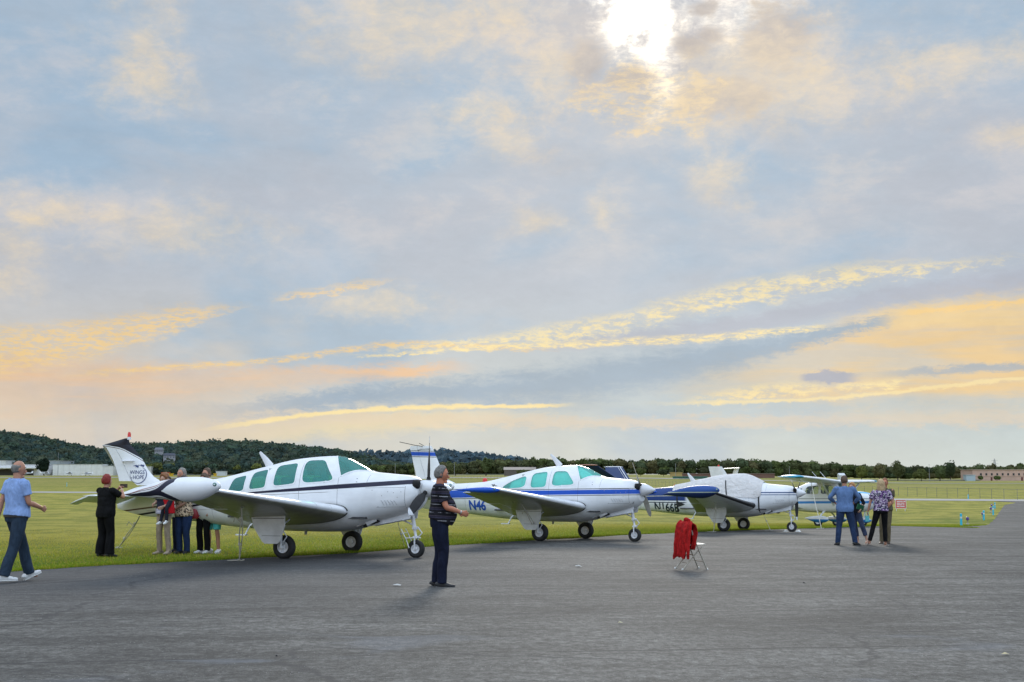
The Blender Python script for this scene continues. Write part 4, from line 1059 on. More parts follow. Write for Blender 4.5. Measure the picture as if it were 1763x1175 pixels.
def M1tank(x, y, z):
    up = curveE(x, [(-1.2, 1.265), (-0.8, 1.29), (-0.45, 1.325), (-0.28, 1.40), (-0.12, 1.53), (0.05, 1.62)], 1.0, 1.8)
    lo = curveE(x, [(-1.2, 1.255), (-0.6, 1.285), (-0.36, 1.31), (-0.15, 1.25), (0.06, 1.15), (0.2, 1.05)], 1.0, 1.8)
    w1 = 0.012 + sstep(x, -1.1, -0.2) * 0.035
    u = sstep(E.m('ABSOLUTE', z - up) - w1 * (1.0 + sstep(x, -0.4, -0.1) * 0.7), 0.004, -0.004) * sstep(x, -0.02, -0.03); l = sstep(E.m('ABSOLUTE', z - lo) - w1, 0.004, -0.004)
    c = mixE(clampE(l + u), WHT, NAVY)
    for off, cc, wd in ((0.085, (0.30, 0.10, 0.08), 0.007), (0.055, (0.10, 0.05, 0.05), 0.006)):
        c = mixE(clampE(line(z, up + off * sstep(x, -1.15, -0.5) + 0.015, wd, 0.003) * sstep(x, 0.0, -0.1)), c, cc)
        c = mixE(clampE(line(z, lo - off * sstep(x, -1.15, -0.5) - 0.02, wd, 0.003) * sstep(x, 0.1, 0.0)), c, (0.10, 0.06, 0.055))
    return c
def M2(x, y, z):
    zc = 1.235 + (x + 2.98) * 0.0215; c = mixE(0.0, WHT, WHT)
    hw = 0.060 + sstep(x, 0.0, -3.0) * 0.045
    c = mixE(sstep(E.m('ABSOLUTE', z - zc) - hw, 0.004, -0.004), c, BLU)
    c = mixE(line(z, zc + hw + 0.028, 0.009, 0.003), c, (0.03, 0.035, 0.06))
    c = mixE(line(z, zc - hw - 0.028, 0.009, 0.003), c, (0.03, 0.035, 0.06))
    return c
def M2tail(x, y, z):
    c = mixE(line(z, 2.385 - (x + 4.6) * 0.02, 0.055, 0.004), WHT, BLU)
    c = mixE(line(z, 2.385 + 0.085 - (x + 4.6) * 0.02, 0.010, 0.003), c, (0.02, 0.03, 0.08))
    c = mixE(line(z, 2.385 - 0.085 - (x + 4.6) * 0.02, 0.010, 0.003), c, (0.02, 0.03, 0.08))
    return c
def M3(x, y, z):
    zc = 1.36 + (x - 2.27) * 0.010; c = mixE(0.0, WHT, WHT)
    c = mixE(clampE(line(z, zc + 0.05, 0.020, 0.004) + line(z, zc - 0.03, 0.014, 0.004)), c, (0.02, 0.06, 0.20))
    aft = sstep(x, -1.6, -1.75)
    band_ = sstep(E.m('ABSOLUTE', z - 1.29) - 0.26, 0.004, -0.004)
    c2 = mixE(sstep(z, 1.07, 1.078) * sstep(z, 1.565, 1.555), WHT, DBL)
    c2 = mixE(line(z, 1.245 + (x + 3) * 0.02, 0.010, 0.004), c2, CRM)
    c2 = mixE(line(z, 1.055, 0.024, 0.004), c2, WHT); c2 = mixE(line(z, 1.015, 0.016, 0.004), c2, (0.01, 0.02, 0.06))
    return mixE(aft, c, c2)
def M3tank(x, y, z):
    c = mixE(line(z, 1.36 + x * 0.01, 0.014, 0.004), (0.015, 0.07, 0.28), (0.45, 0.50, 0.35)); return mixE(sstep(z, 1.345, 1.335), c, (0.008, 0.025, 0.10))
def M3tail(x, y, z):
    c = mixE(sstep(x, -9.0, -8.9), WHT, (0.012, 0.04, 0.15)); return c

PAINT1 = paint('white_navy_paint', M1)
ws1 = [([(-0.13, 1.485), (-0.16, 1.975), (0.30, 1.985), (0.65, 1.545)], 5.5), ([(-0.82, 1.425), (-0.82, 1.865), (-0.31, 1.93), (-0.28, 1.475)], 6.5),
       ([(-1.42, 1.35), (-1.40, 1.725), (-1.02, 1.80), (-0.99, 1.395)], 6.0), ([(-1.95, 1.285), (-1.88, 1.605), (-1.55, 1.675), (-1.53, 1.325)], 6.0)]
GREYBLADE = mat('grey_propeller_paint', (0.028, 0.028, 0.030), 0.6, spec=0.25, var=0.25, vscale=6)
a1, fz1, sk1 = bonanza(dict(label='white aircraft with navy stripe, tip tanks and black-topped fin, nearest of the parked row', paint=PAINT1, wins=ws1, glass=TEAL1, seats=(0.10, -0.66), tip='tank', tankm=paint('tip_tank_paint', M1tank), seal=True,
    nx=2.20, hub=2.46, spl=0.52, spinm=mat('silver_white_spinner', (0.72, 0.73, 0.75), 0.18, coat=0.8), blades=(R(-2), R(118), R(238)), bladem=GREYBLADE, btip=WPAINT, bl=1.06, bc=0.20, aerial=(-1.19, 1.84, -1.47, 2.15)))
TAILP1 = paint('black_topped_fin_paint', M1tail)
fin1, rd1, fy1 = conv_tail(a1, TAILP1, 'dark')
LOGO = mat('logo_blue', srgb(38, 56, 110), 0.5)
def onfin(cx_, cz_, fy_):
    return lambda u, v: (cx_ + u, -(fy_(cx_ + u, cz_ + v) + 0.007), cz_ + v)
text_on('logo_lettering', 'WINGS', 0.118, onfin(-4.51, 1.685, fy1), LOGO, fin1, wide=0.98, bold=0.0)
text_on('logo_lettering', 'HOPE', 0.118, onfin(-4.475, 1.575, fy1), LOGO, fin1, wide=0.98)
text_on('logo_lettering', 'of', 0.060, onfin(-4.665, 1.585, fy1), LOGO, fin1)
k = MB(); f_ = onfin(-4.49, 1.665, fy1); rows_ = []
for a in np.linspace(R(60), R(-205), 34):
    w_ = 0.004 + 0.006 * max(0.0, math.cos(a + R(40))); rows_.append([f_((0.215 - w_) * math.cos(a), (0.185 - w_) * math.sin(a)), f_((0.215 + w_) * math.cos(a), (0.185 + w_) * math.sin(a))])
k.grid(rows_)
for bx, bz, s_ in ((-0.045, 0.185, 1.0), (0.085, 0.20, 0.85)):
    for tri in (((-0.10, 0.01), (0.0, 0.035), (0.03, 0.0)), ((-0.04, -0.025), (0.03, 0.0), (0.055, 0.045)), ((-0.02, 0.0), (0.06, 0.02), (0.045, -0.035))):
        k.add([f_(bx + p[0] * s_, bz + p[1] * s_) for p in tri], [(0, 1, 2)])
k.build('logo_emblem', LOGO, fin1, smooth=False)
k = MB(); k.loft([(-4.79, 0, 2.44), (-4.79, 0, 2.50)], [0.045, 0.04], (1, 0, 0), 12); k.build('beacon_mount', WPAINT, a1)
k = MB(); k.loft([(-4.79, 0, 2.50), (-4.79, 0, 2.57), (-4.79, 0, 2.61)], [0.038, 0.036, 0.02], (1, 0, 0), 12); k.build('beacon', RED, a1)
k = MB(); k.loft([(-4.93, -0.05, 1.96), (-4.93, -0.10, 1.965)], [(0.0, 0.0), (0, 0)], (1, 0, 0), 4) if False else k.box((-4.77, -0.085, 1.97), (0.34, 0.10, 0.012)); k.build('fin_fence_aerial', WPAINT, fin1)
set_down(a1, -3.994, 30.413, 0.366)

PAINT2 = paint('white_blue_band_paint', M2)
ws2 = [([(-0.11, 1.465), (-0.09, 1.895), (0.31, 1.90), (0.64, 1.515)], 5.0), ([(-0.77, 1.41), (-0.77, 1.83), (-0.27, 1.895), (-0.26, 1.44)], 5.0), ([(-1.78, 1.385), (-1.40, 1.62), (-0.93, 1.79), (-0.92, 1.42)], 3.6)]
BL2 = mat('pale_propeller_paint', (0.36, 0.34, 0.29), 0.45, var=0.2, vscale=6)
a2, fz2, sk2 = bonanza(dict(label='white aircraft with broad royal blue stripe and teal windows, second in the parked row', paint=PAINT2, wins=ws2, seats=(0.10, -0.75), tip='cap', tankm=mat('blue_enamel', BLU, 0.35, coat=0.1, spec=0.3), seal=True,
    nx=2.13, hub=2.33, spl=0.40, blades=(R(42), R(222)), bladem=BL2, bl=0.96, bc=0.16, aerial=(-0.10, 2.03, -0.42, 2.36),
    shades=[[(-0.18, 1.42), (-0.16, 1.96), (0.36, 1.96), (0.72, 1.48)], [(-0.84, 1.36), (-0.84, 1.88), (-0.2, 1.94), (-0.2, 1.40)], [(-1.50, 1.34), (-1.40, 1.64), (-0.9, 1.84), (-0.88, 1.37)]], ws_shade=True))
TAILP2 = paint('blue_striped_fin_paint', M2tail)
fin2, rd2, fy2 = conv_tail(a2, TAILP2)
BTXT = mat('blue_lettering', (0.015, 0.09, 0.50), 0.4)
def onfus(fz_, cx_, cz_, slope=0.0): return lambda u, v: (cx_ + u, -(fz_.y(cx_ + u, cz_ + v + u * slope) + 0.006), cz_ + v + u * slope)
text_on('registration_lettering', 'N46', 0.37, onfus(fz2, -2.83, 0.80, -0.02), BTXT, sk2, align='LEFT', bold=0.012, wide=0.92, sub=2)
k = MB(); f_ = onfus(fz2, -1.98, 1.485)
for tri in (((-0.13, 0.035), (-0.03, 0.02), (-0.06, -0.01)), ((-0.08, 0.01), (0.0, 0.04), (0.01, 0.015)), ((-0.07, 0.005), (0.10, -0.005), (-0.04, -0.035)), ((-0.02, 0.005), (0.13, -0.015), (0.0, -0.02))):
    k.add([f_(*p) for p in tri], [(0, 1, 2)])
k.build('emblem', mat('dark_script', (0.05, 0.05, 0.06), 0.5), sk2, smooth=False)
k = MB(); k.path([(-4.55, 0, 2.60), (-4.70, -0.25, 2.63), (-5.05, -0.55, 2.72)], 0.009); k.path([(-4.55, 0, 2.60), (-4.70, 0.25, 2.63), (-5.05, 0.55, 2.72)], 0.009); k.build('nav_aerial', SEAL, fin2)
k = MB(); k.path([(-4.75, -0.03, 2.50), (-4.55, -0.08, 2.52), (-4.30, -0.04, 2.53)], 0.007); k.build('aerial_wire', SEAL, fin2)
k = MB(); k.loft([(-2.5, 0, 1.58), (-2.5, 0, 1.66), (-2.5, 0, 1.69)], [0.07, 0.065, 0.03], (1, 0, 0), 14); k.build('beacon', RED, a2)
set_down(a2, 1.426, 40.465, 0.483)

WING3 = paint('black_booted_wing_paint', lambda x, y, z: mixE(sstep(x - 0.972 + E.m('ABSOLUTE', y) * 0.063, -0.075, -0.068), WHT, (0.012, 0.012, 0.014)))
PAINT3 = paint('white_dark_blue_paint', M3)
a3, fz3, sk3 = bonanza(dict(label='V-tailed white and dark blue aircraft under a grey canopy cover, third in the parked row', paint=PAINT3, wingm=WING3, wins=ws2[:2], seats=(0.1,), tip='tank', tankm=paint('blue_tank_paint', M3tank), seal=True,
    nx=2.13, hub=2.31, spl=0.36, spinm=mat('silver_white_spinner', (0.72, 0.73, 0.75), 0.18, coat=0.8), blades=(R(62), R(182), R(302)), bladem=GREYBLADE, btip=WPAINT, bl=0.98, bc=0.17, aerial=(-1.50, 1.78, -1.75, 2.10)))
for sg_ in (-1, 1):
    c_, s_ = math.cos(R(33)), math.sin(R(33)); secs = []
    mb = MB(); rows = []
    for t in (0, 0.25, 0.5, 0.75, 0.95, 1.0):
        sp = 0.05 + 1.70 * t; xl_ = -3.70 - 1.10 * t; ch = 1.18 - 0.46 * t; rings = naca(ch, 0.10 if t < 1 else 0.04, 0, 12)
        yy = sg_ * sp * c_; zz = 1.36 + sp * s_ * 1.05
        rows.append([(xl_ - px_, yy - sg_ * s_ * pz_, zz + c_ * pz_) for px_, pz_ in rings])
    n = len(rows[0]); mb.add([p for r_ in rows for p in r_], [(i * n + q, i * n + (q + 1) % n, (i + 1) * n + (q + 1) % n, (i + 1) * n + q) for i in range(5) for q in range(n)]); mb.add(rows[-1], [tuple(range(n))[::-1]])
    o = mb.build('ruddervator', mat('dark_blue_tail_paint', (0.010, 0.030, 0.11), 0.4, coat=0.05, spec=0.3), a3)
    tr = MB()
    for off, wd in ((0.10, 0.035), (0.20, 0.015)):
        rr = []
        for t in np.linspace(0.0, 0.98, 12):
            sp = 0.05 + 1.70 * t; xl_ = -3.70 - 1.10 * t - off; yy = sg_ * sp * c_; zz = 1.36 + sp * s_ * 1.05
            up = 0.055 if sg_ > 0 else 0.055
            rr.append([(xl_, yy - sg_ * s_ * up, zz + c_ * up), (xl_ - wd, yy - sg_ * s_ * (up + 0.003), zz + c_ * (up + 0.003))])
        tr.grid(rr)
    tr.build('white_trim', WPAINT, o, smooth=False)
    tp = MB(); yy = sg_ * 1.76 * c_; zz = 1.36 + 1.76 * s_ * 1.05; tp.loft([(-4.80, yy, zz), (-4.95, yy, zz + .01), (-5.45, yy, zz + .01), (-5.58, yy, zz)], [(0.012, 0.012), (0.035, 0.025), (0.03, 0.02), (0.01, 0.008)], (0, 1, 0), 10); tp.build('ruddervator_tip', mat('faded_orange_tip', (0.42, 0.20, 0.14), 0.5) if sg_ < 0 else WPAINT, o)
DTXT = mat('dark_lettering', (0.012, 0.02, 0.04), 0.4)
text_on('registration_lettering', 'N166B', 0.44, onfus(fz3, -2.96, 0.70, -0.035), DTXT, sk3, align='LEFT', bold=0.010, wide=0.80, sub=2)
# grey cover over the cabin, with black straps
def cov_col(P, b, t):
    x, y, z = sep(P); n = noiseE(xyz(x * 2, y, z * 3.5), 2.2, 5, 0.6, 0.6); add_bump(b, t, n, 0.7, 0.10)
    return mixE(sstep(n, 0.3, 0.7), (0.60, 0.575, 0.56), (0.70, 0.675, 0.66))
COVER = mat('canvas_cover', rough=0.85, spec=0.2, build=cov_col)
k = MB(); rows = []
for x in np.linspace(-2.22, 1.14, 60):
    zlo = np.interp(x, [-2.22, -0.9, -0.1, 0.0, 0.1, 1.0, 1.14], [1.27, 1.27, 1.25, 1.08, 1.24, 1.20, 1.30]); p0 = fz3.phi(x, zlo); row = []
    for i in range(41):
        p = p0 + (math.pi - 2 * p0) * i / 40; wob = 0.018 + 0.012 * mnoise.noise(Vector((x * 2.5, math.sin(p) * 3, math.cos(p) * 2)))
        row.append(fz3.pt(x, p, wob + 0.018 * (1 if abs(x - 1.14) > 0.05 else 0)))
    rows.append(row)
k.grid(rows); cvr = k.build('canopy_cover', COVER, a3)
def strap(pts, w_=0.045, off=0.045):
    k = MB(); k.grid([[(x - w_ / 2, -(fz3.y(x, z) + off), z), (x + w_ / 2, -(fz3.y(x, z) + off), z)] for x, z in pts]); k.build('strap', SEAL, cvr, smooth=False)
strap([(-0.19 + 0.10 * t, 1.95 - 0.80 * t) for t in np.linspace(0, 1, 12)]); strap([(-2.02, z) for z in np.linspace(1.30, 0.66, 10)], 0.05, 0.012); strap([(1.06, z) for z in np.linspace(1.30, 0.68, 10)], 0.05, 0.012)
k = MB(); k.add([(-2.0, -(fz3.y(-2.0, 1.06) + .012), 1.06), (-1.70, -(fz3.y(-1.7, .98) + .012), 0.95), (-2.0, -(fz3.y(-2.0, .85) + .012), 0.84)], [(0, 1, 2)])
k.build('cover_flap', SEAL, cvr, smooth=False)
text_on('stencil_lettering', 'N166B', 0.10, lambda u, v: (-0.62 + u, -(fz3.y(-0.62 + u, 1.42 + v) + 0.05), 1.42 + v), WPAINT, cvr, bold=0.004)
set_down(a3, 8.15, 53.7, 0.40)

# ---- the high-winged aircraft at the end of the row
SKY_B = (0.035, 0.24, 0.62)
def M4(x, y, z):
    c = mixE(0.0, WHT, WHT)
    c = mixE(line(z, 1.13 + x * 0.008, 0.055, 0.004), c, SKY_B); c = mixE(line(z, 1.30 + x * 0.004, 0.012, 0.004), c, (0.02, 0.02, 0.03))
    c = mixE(clampE(line(z, 1.62 - (x - 1.4) * 0.06, 0.03, 0.006) * sstep(x, 0.85, 0.95)), c, (0.10, 0.45, 0.80)); return c
a4 = empty('light_aircraft', label='high-winged white aircraft with sky blue trim and wheel fairings, farthest of the parked row', cat='aircraft', group='light aircraft parked along the apron edge')
CK = [(-5.6, 0.98, 1.22, 0.04, 1.1, 2, 2), (-4.6, 0.90, 1.32, 0.13, 1.12, 2.2, 2.2), (-3.0, 0.80, 1.52, 0.30, 1.14, 2.4, 2.3), (-1.6, 0.72, 1.82, 0.46, 1.16, 2.8, 2.6), (-0.8, 0.66, 2.08, 0.52, 1.18, 3.2, 3.4), (0.0, 0.64, 2.13, 0.54, 1.18, 3.4, 4.0), (0.55, 0.64, 2.10, 0.54, 1.18, 3.4, 3.6), (0.85, 0.65, 1.92, 0.53, 1.18, 3.2, 3.0), (1.12, 0.66, 1.70, 0.52, 1.18, 3.0, 2.7), (1.6, 0.68, 1.66, 0.49, 1.18, 2.7, 2.6), (2.0, 0.74, 1.60, 0.44, 1.18, 2.5, 2.4), (2.2, 0.84, 1.52, 0.38, 1.18, 2.4, 2.3), (2.28, 0.94, 1.42, 0.28, 1.18, 2.2, 2.2)]
fz4 = Fus(CK)
sk4 = fuselage(fz4, -5.6, 2.28, (-1.6, 1.3), [([(-0.12, 1.52), (-0.12, 1.93), (0.42, 1.95), (0.66, 1.52)], 7), ([(-0.98, 1.52), (-0.82, 1.90), (-0.22, 1.93), (-0.22, 1.52)], 7), ([(-1.55, 1.50), (-1.45, 1.66), (-1.08, 1.84), (-1.12, 1.52)], 5)], (0.62, (0.80, 1.50), 1.14), paint('white_sky_blue_paint', M4), a4, CLEAR, WPAINT)
k = MB(); k.box((-0.2, 0, 0.85), (2.2, 0.9, 0.04)); k.box((0.92, 0, 1.25), (0.16, 0.9, 0.42)); k.build('cabin_floor', DARKIN, a4)
for sx in (0.1, -0.75):
    for sy in (-0.24, 0.24):
        s_ = MB(); s_.loft([(sx - 0.2, sy, 1.0), (sx - 0.28, sy, 1.55), (sx - 0.3, sy, 1.72)], [(0.2, 0.06), (0.19, 0.05), (0.12, 0.03)], (0, 1, 0), 10); s_.build('seat', DARKIN, a4)
CW = paint('high_wing_paint', lambda x, y, z: mixE(clampE(sstep(E.m('ABSOLUTE', y), 4.95, 5.0)), WHT, (0.05, 0.35, 0.55)))
for sg_ in (-1, 1):
    s0 = (0.0, 0.88, 2.10, 1.62, 2, 0.12); s1 = (sg_ * 2.6, 0.88, 2.17, 1.62, 2, 0.12); s2 = (sg_ * 5.35, 0.72, 2.24, 1.15, 0, 0.12); s3 = (sg_ * 5.55, 0.60, 2.22, 0.95, 0, 0.07)
    wing_part('wing', [s0, s1, s2, s3], CW, a4, 0.0, 0.76); wing_part('flap', [lerp_sec(s0, s1, 0.22), lerp_sec(s0, s1, 0.98)], WPAINT, a4, 0.768, 1.0); wing_part('aileron', [lerp_sec(s1, s2, 0.01), lerp_sec(s1, s2, 0.98)], WPAINT, a4, 0.768, 1.0)
    k = MB(); k.loft([(0.52, sg_ * 0.50, 0.98), (0.68, sg_ * 2.75, 2.13)], [(0.055, 0.02)] * 2, (1, 0, 0), 12); k.build('wing_strut', WPAINT, a4)
    wheel(a4, 0.0, sg_ * 1.27, 0.21, 0.15)
    k = MB(); k.loft([(0.0, sg_ * 0.42, 0.72), (0.0, sg_ * 0.85, 0.55), (0, sg_ * 1.18, 0.36)], [(0.07, 0.02), (0.05, 0.018), (0.04, 0.018)], (1, 0, 0), 10); k.build('gear_leg', WPAINT, a4)
    k = MB(); prof = [(-0.66, 0.004, 0.05), (-0.5, 0.06, 0.04), (-0.2, 0.14, 0.01), (0.1, 0.17, 0), (0.3, 0.15, 0), (0.45, 0.09, -0.01), (0.52, 0.02, -0.01)]; lathe_x(k, [tuple(p) for p in cr(prof, 3)], sg_ * 1.27, 0.33, 0.85, 1.0, 20); k.build('wheel_fairing', paint('fairing_paint', lambda x, y, z: mixE(sstep(z, 0.335, 0.325), WHT, SKY_B)), a4)
    wing_part('stabilizer', [(sg_ * 0.05, -4.3, 1.22, 0.9, 0, 0.09), (sg_ * 1.7, -4.5, 1.22, 0.65, 0, 0.08)], WPAINT, a4)
wheel(a4, 1.75, 0, 0.18, 0.13)
k = MB(); prof = [(1.30, 0.004, 0.03), (1.42, 0.06, 0.02), (1.62, 0.13, 0.0), (1.85, 0.145, 0), (2.02, 0.11, 0), (2.12, 0.05, -0.01), (2.17, 0.008, -0.01)]; lathe_x(k, [tuple(p) for p in cr(prof, 3)], 0, 0.30, 0.8, 1.0, 20); k.build('wheel_fairing', MAT['fairing_paint'], a4)
k = MB(); k.tube((1.86, 0, 0.80), (1.78, 0, 0.36), 0.035, n=10); k.path([(1.90, 0, 0.62), (1.98, 0, 0.52), (1.84, 0, 0.42)], 0.014); k.build('nose_gear_strut', WPAINT, a4)
fin_shape('fin', [(-3.9, -5.5, 1.40), (-4.35, -5.5, 1.62), (-4.75, -5.6, 2.1), (-4.95, -5.65, 2.4)], lambda z: 0.10, WPAINT, a4)
for aa in (-0.35, 0.05):
    k = MB(); k.path([(aa, 0.1, 2.14), (aa - 0.42, 0.1, 2.60)], 0.010); k.build('whip_aerial', WPAINT, a4)
k = MB(); lathe_x(k, [(2.26, 0.15), (2.40, 0.15), (2.52, 0.10), (2.60, 0.02)], 0, 1.18, n=20); k.build('spinner', WPAINT, a4)
pr = bpy.data.objects.new('propeller', None); C.objects.link(pr); pr.parent = a4
for a in (R(70), R(250)): blade(pr, Vector((2.34, 0, 1.18)), a, 0.95, 0.14, GREYBLADE)
set_down(a4, 15.1, 70.0, 0.56)

# ================================================================== PEOPLE
def remeshed(mb, name, m, parent, voxel=0.010, smooth=4, disp=0.0, mats=None):
    me = bpy.data.meshes.new(name); me.from_pydata([tuple(p) for p in mb.v], [], mb.f); o = bpy.data.objects.new(name, me); C.objects.link(o)
    r_ = o.modifiers.new('r', 'REMESH'); r_.mode = 'VOXEL'; r_.voxel_size = voxel; r_.use_smooth_shade = True
    if smooth: s_ = o.modifiers.new('s', 'SMOOTH'); s_.iterations = smooth; s_.factor = 0.5
    dg = bpy.context.evaluated_depsgraph_get(); m2 = bpy.data.meshes.new_from_object(o.evaluated_get(dg)); o.modifiers.clear(); o.data = m2; bpy.data.meshes.remove(me)
    m2.name = name; n = len(m2.vertices)
    if disp:
        co = np.empty(n * 3, np.float32); m2.vertices.foreach_get('co', co); co = co.reshape(-1, 3); no = np.empty(n * 3, np.float32); m2.vertices.foreach_get('normal', no); no = no.reshape(-1, 3)
        d = np.array([mnoise.noise(Vector((c[0] * 14, c[1] * 14, c[2] * 7))) + 0.5 * mnoise.noise(Vector((c[0] * 30, c[1] * 30, c[2] * 16 + 9))) for c in co]); co = co + no * (d * disp)[:, None]
        m2.vertices.foreach_set('co', co.astype(np.float32).ravel())
    m2.materials.clear(); m2.materials.append(m); m2.polygons.foreach_set('use_smooth', [True] * len(m2.polygons)); m2.update(); o.parent = parent; return o
def V3(*a): return Vector(a)
def two_bone(a, c, l1, l2, pole):
    a, c, pole = Vector(a), Vector(c), Vector(pole); d = c - a; L_ = d.length
    if L_ > (l1 + l2) * 0.998: c = a + d * ((l1 + l2) * 0.998 / L_); d = c - a; L_ = d.length
    x = (l1 * l1 - l2 * l2 + L_ * L_) / (2 * L_); h = math.sqrt(max(l1 * l1 - x * x, 0)); u = d.normalized(); p = pole - u * pole.dot(u); p.normalize()
    return a + u * x + p * h, c
SKIN = lambda n, c: mat(n, c, 0.55, var=0.12, vscale=9)
def cloth(name, col, var=0.22, rough=0.9):
    def bld(P, b, t):
        x, y, z = sep(P); n = noiseE(xyz(x * 1.2, y * 1.2, z * 0.7), 9.0, 5, 0.6, 0.8); w_ = noiseE(P, 300.0, 2, 0.5)
        add_bump(b, t, n * 1.0 + w_ * 0.03, 0.8, 0.03)
        return mixE(sstep(n, 0.3, 0.7), tuple(c * (1 - var) for c in col), tuple(min(1, c * (1 + var)) for c in col))
    return mat(name, rough=rough, spec=0.15, build=bld)
def person(label, loc, face, H, skin, hair, shirt, pants, shoes, feet=((-0.11, 0.0), (0.11, 0.0)), toe=(0, 0), lift=(0, 0), hands=None, poles=None, wd=1.0, belly=0.0, sleeve=0.5, head=(0, 0), legw=1.0, leglen=1.0,
           hairstyle='short', hem=0.90, lean=(0, 0), group=None, voxel=0.010, bust=0.0, beard=None, z0=0.0, shoulders=1.0, flare=0.0, shorts=False, footrot=(8, -8), top_extra=None, hiploc=(0, 0), hairvol=1.0):
    root = empty('person', (loc[0], loc[1], loc[2] + z0), math.atan2(-face[0], face[1]), label=label, cat='person', group=group)
    k = H / 1.75; S = lambda *a: Vector(a) * k
    lx, ly = lean; hx_, hy_ = hiploc
    hipz = 0.92
    def tor(z): t = max(0, (z - 0.9) / 0.85); return (hx_ * (1 - t * 0.3) + lx * t, hy_ * (1 - t * 0.3) + ly * t)
    shz = 1.435
    sh = [Vector((sg_ * 0.185 * wd ** 0.6 * shoulders + tor(shz)[0], tor(shz)[1] - 0.005, shz)) for sg_ in (-1, 1)]
    hip = [Vector((sg_ * 0.088 * wd + hx_, hy_, hipz)) for sg_ in (-1, 1)]
    hands = hands or ((-0.26, 0.06, 0.82), (0.26, 0.06, 0.82)); poles = poles or ((-0.3, -1, 0), (0.3, -1, 0))
    arms = []
    for i in (0, 1): el_, wr = two_bone(sh[i], Vector(hands[i]), 0.285, 0.25, poles[i]); arms.append((sh[i], el_, wr))
    legs = []
    for i in (0, 1):
        ank = Vector((feet[i][0], feet[i][1] - 0.02, 0.085 + lift[i])); kn, an = two_bone(hip[i], ank, 0.422, 0.417, (0.05 * (i * 2 - 1), 1, 0)); legs.append((hip[i], kn, an))
    hc = Vector((tor(1.6)[0], tor(1.6)[1] + 0.02, 1.635)); hyaw, hpit = R(head[0]), R(head[1]); HM = Matrix.Rotation(-hyaw, 3, 'Z') @ Matrix.Rotation(hpit, 3, 'X')
    def hp(x, y, z): return hc + HM @ Vector((x, y, z))
    def tors(mb, g, zlo, zhi, extra=0.0, blouse=0.0):
        rings = [(0.84, 0.135, 0.105, 0), (0.93, 0.172, 0.122, -0.005), (1.0, 0.172, 0.115 + belly * 0.6, belly * 0.3), (1.08, 0.160, 0.108 + belly, belly * 0.7), (1.18, 0.163, 0.110 + belly * 0.8, belly * 0.6), (1.29, 0.175, 0.118 + bust * 0.3, bust * 0.5 + belly * 0.15), (1.37, 0.178, 0.108, 0.0), (1.425, 0.150, 0.088, -0.005), (1.465, 0.10, 0.075, -0.005), (1.50, 0.066, 0.062, 0.0)]
        Z = [r_[0] for r_ in rings]; zs = [z for z in np.arange(zlo, zhi, 0.03)] + [zhi]; pts = []; rad = []
        for z in zs:
            w_, d_, yo = [np.interp(z, Z, [r_[i] for r_ in rings]) for i in (1, 2, 3)]; tx, ty = tor(z)
            fl = max(0.0, (1.1 - z)) * extra
            pts.append((tx, ty + yo, z)); rad.append((w_ * wd + g + fl, d_ * wd ** 0.8 + g + fl))
        mb.loft([Vector(p) * k for p in pts], [(a * k, b * k) for a, b in rad], (1, 0, 0), 24, power=2.35)
    def limb(mb, pts, rad, n=12, side=(1, 0, 0)):
        K = cr([(*p, *((r_, r_) if isinstance(r_, (int, float)) else r_)) for p, r_ in zip(pts, rad)], 4); mb.loft([Vector(q[:3]) * k for q in K], [(q[3] * k, q[4] * k) for q in K], side, n)
    # body: one continuous figure
    b = MB(); tors(b, -0.022, 0.88, 1.50)
    limb(b, [(tor(1.46)[0], tor(1.46)[1] - 0.01, 1.44), (tor(1.52)[0], tor(1.52)[1], 1.52), tuple(hp(0, -0.015, -0.05))], [0.062, 0.056 * wd ** 0.5, 0.056])
    for i, (a, e, w_) in enumerate(arms):
        f_ = wd ** 0.5
        limb(b, [a - Vector(((i * 2 - 1) * 0.05, 0, 0.01)), a, a.lerp(e, 0.4), e, e.lerp(w_, 0.35), w_], [0.05 * f_, 0.052 * f_, 0.046 * f_, 0.037 * f_, 0.038 * f_, 0.026])
        fd = (w_ - e).normalized(); inn = Vector((-(i * 2 - 1), 0.15, 0.0)); inn = (inn - fd * inn.dot(fd)).normalized(); sd_ = fd.cross(inn).normalized()
        palm = w_ + fd * 0.075 + inn * 0.008; limb(b, [w_ - fd * 0.01, w_ + fd * 0.03, palm], [(0.026, 0.02), (0.038, 0.016), (0.040, 0.014)], 10, sd_)
        for q, ln in enumerate((0.068, 0.078, 0.072, 0.056)):
            off = sd_ * (0.030 - 0.020 * q); p0 = palm + off - fd * 0.01; p1 = p0 + fd * ln * 0.5 + inn * 0.008; p2 = p1 + fd * ln * 0.25 + inn * ln * 0.28; p3 = p2 + inn * ln * 0.28
            limb(b, [p0, p1, p2, p3], [0.0095, 0.009, 0.0085, 0.007], 8)
        t0 = w_ + fd * 0.03 + sd_ * 0.03; limb(b, [t0, t0 + fd * 0.03 + sd_ * 0.018 + inn * 0.012, t0 + fd * 0.055 + sd_ * 0.018 + inn * 0.028], [0.012, 0.011, 0.008], 8)
    for i, (a, kn, an) in enumerate(legs):
        limb(b, [a + Vector((0, 0, 0.03)), a.lerp(kn, 0.45), kn, kn.lerp(an, 0.35) + Vector((0, -0.012, 0)), an], [0.066 * wd, 0.060 * legw, 0.046, 0.045, 0.034])
        limb(b, [an, an + Vector((0, 0.05, -0.045)), an + Vector((0, 0.12, -0.062))], [0.034, (0.036, 0.028), (0.036, 0.018)])
    # head
    V_ = []; F_ = []; n, m_ = 26, 20
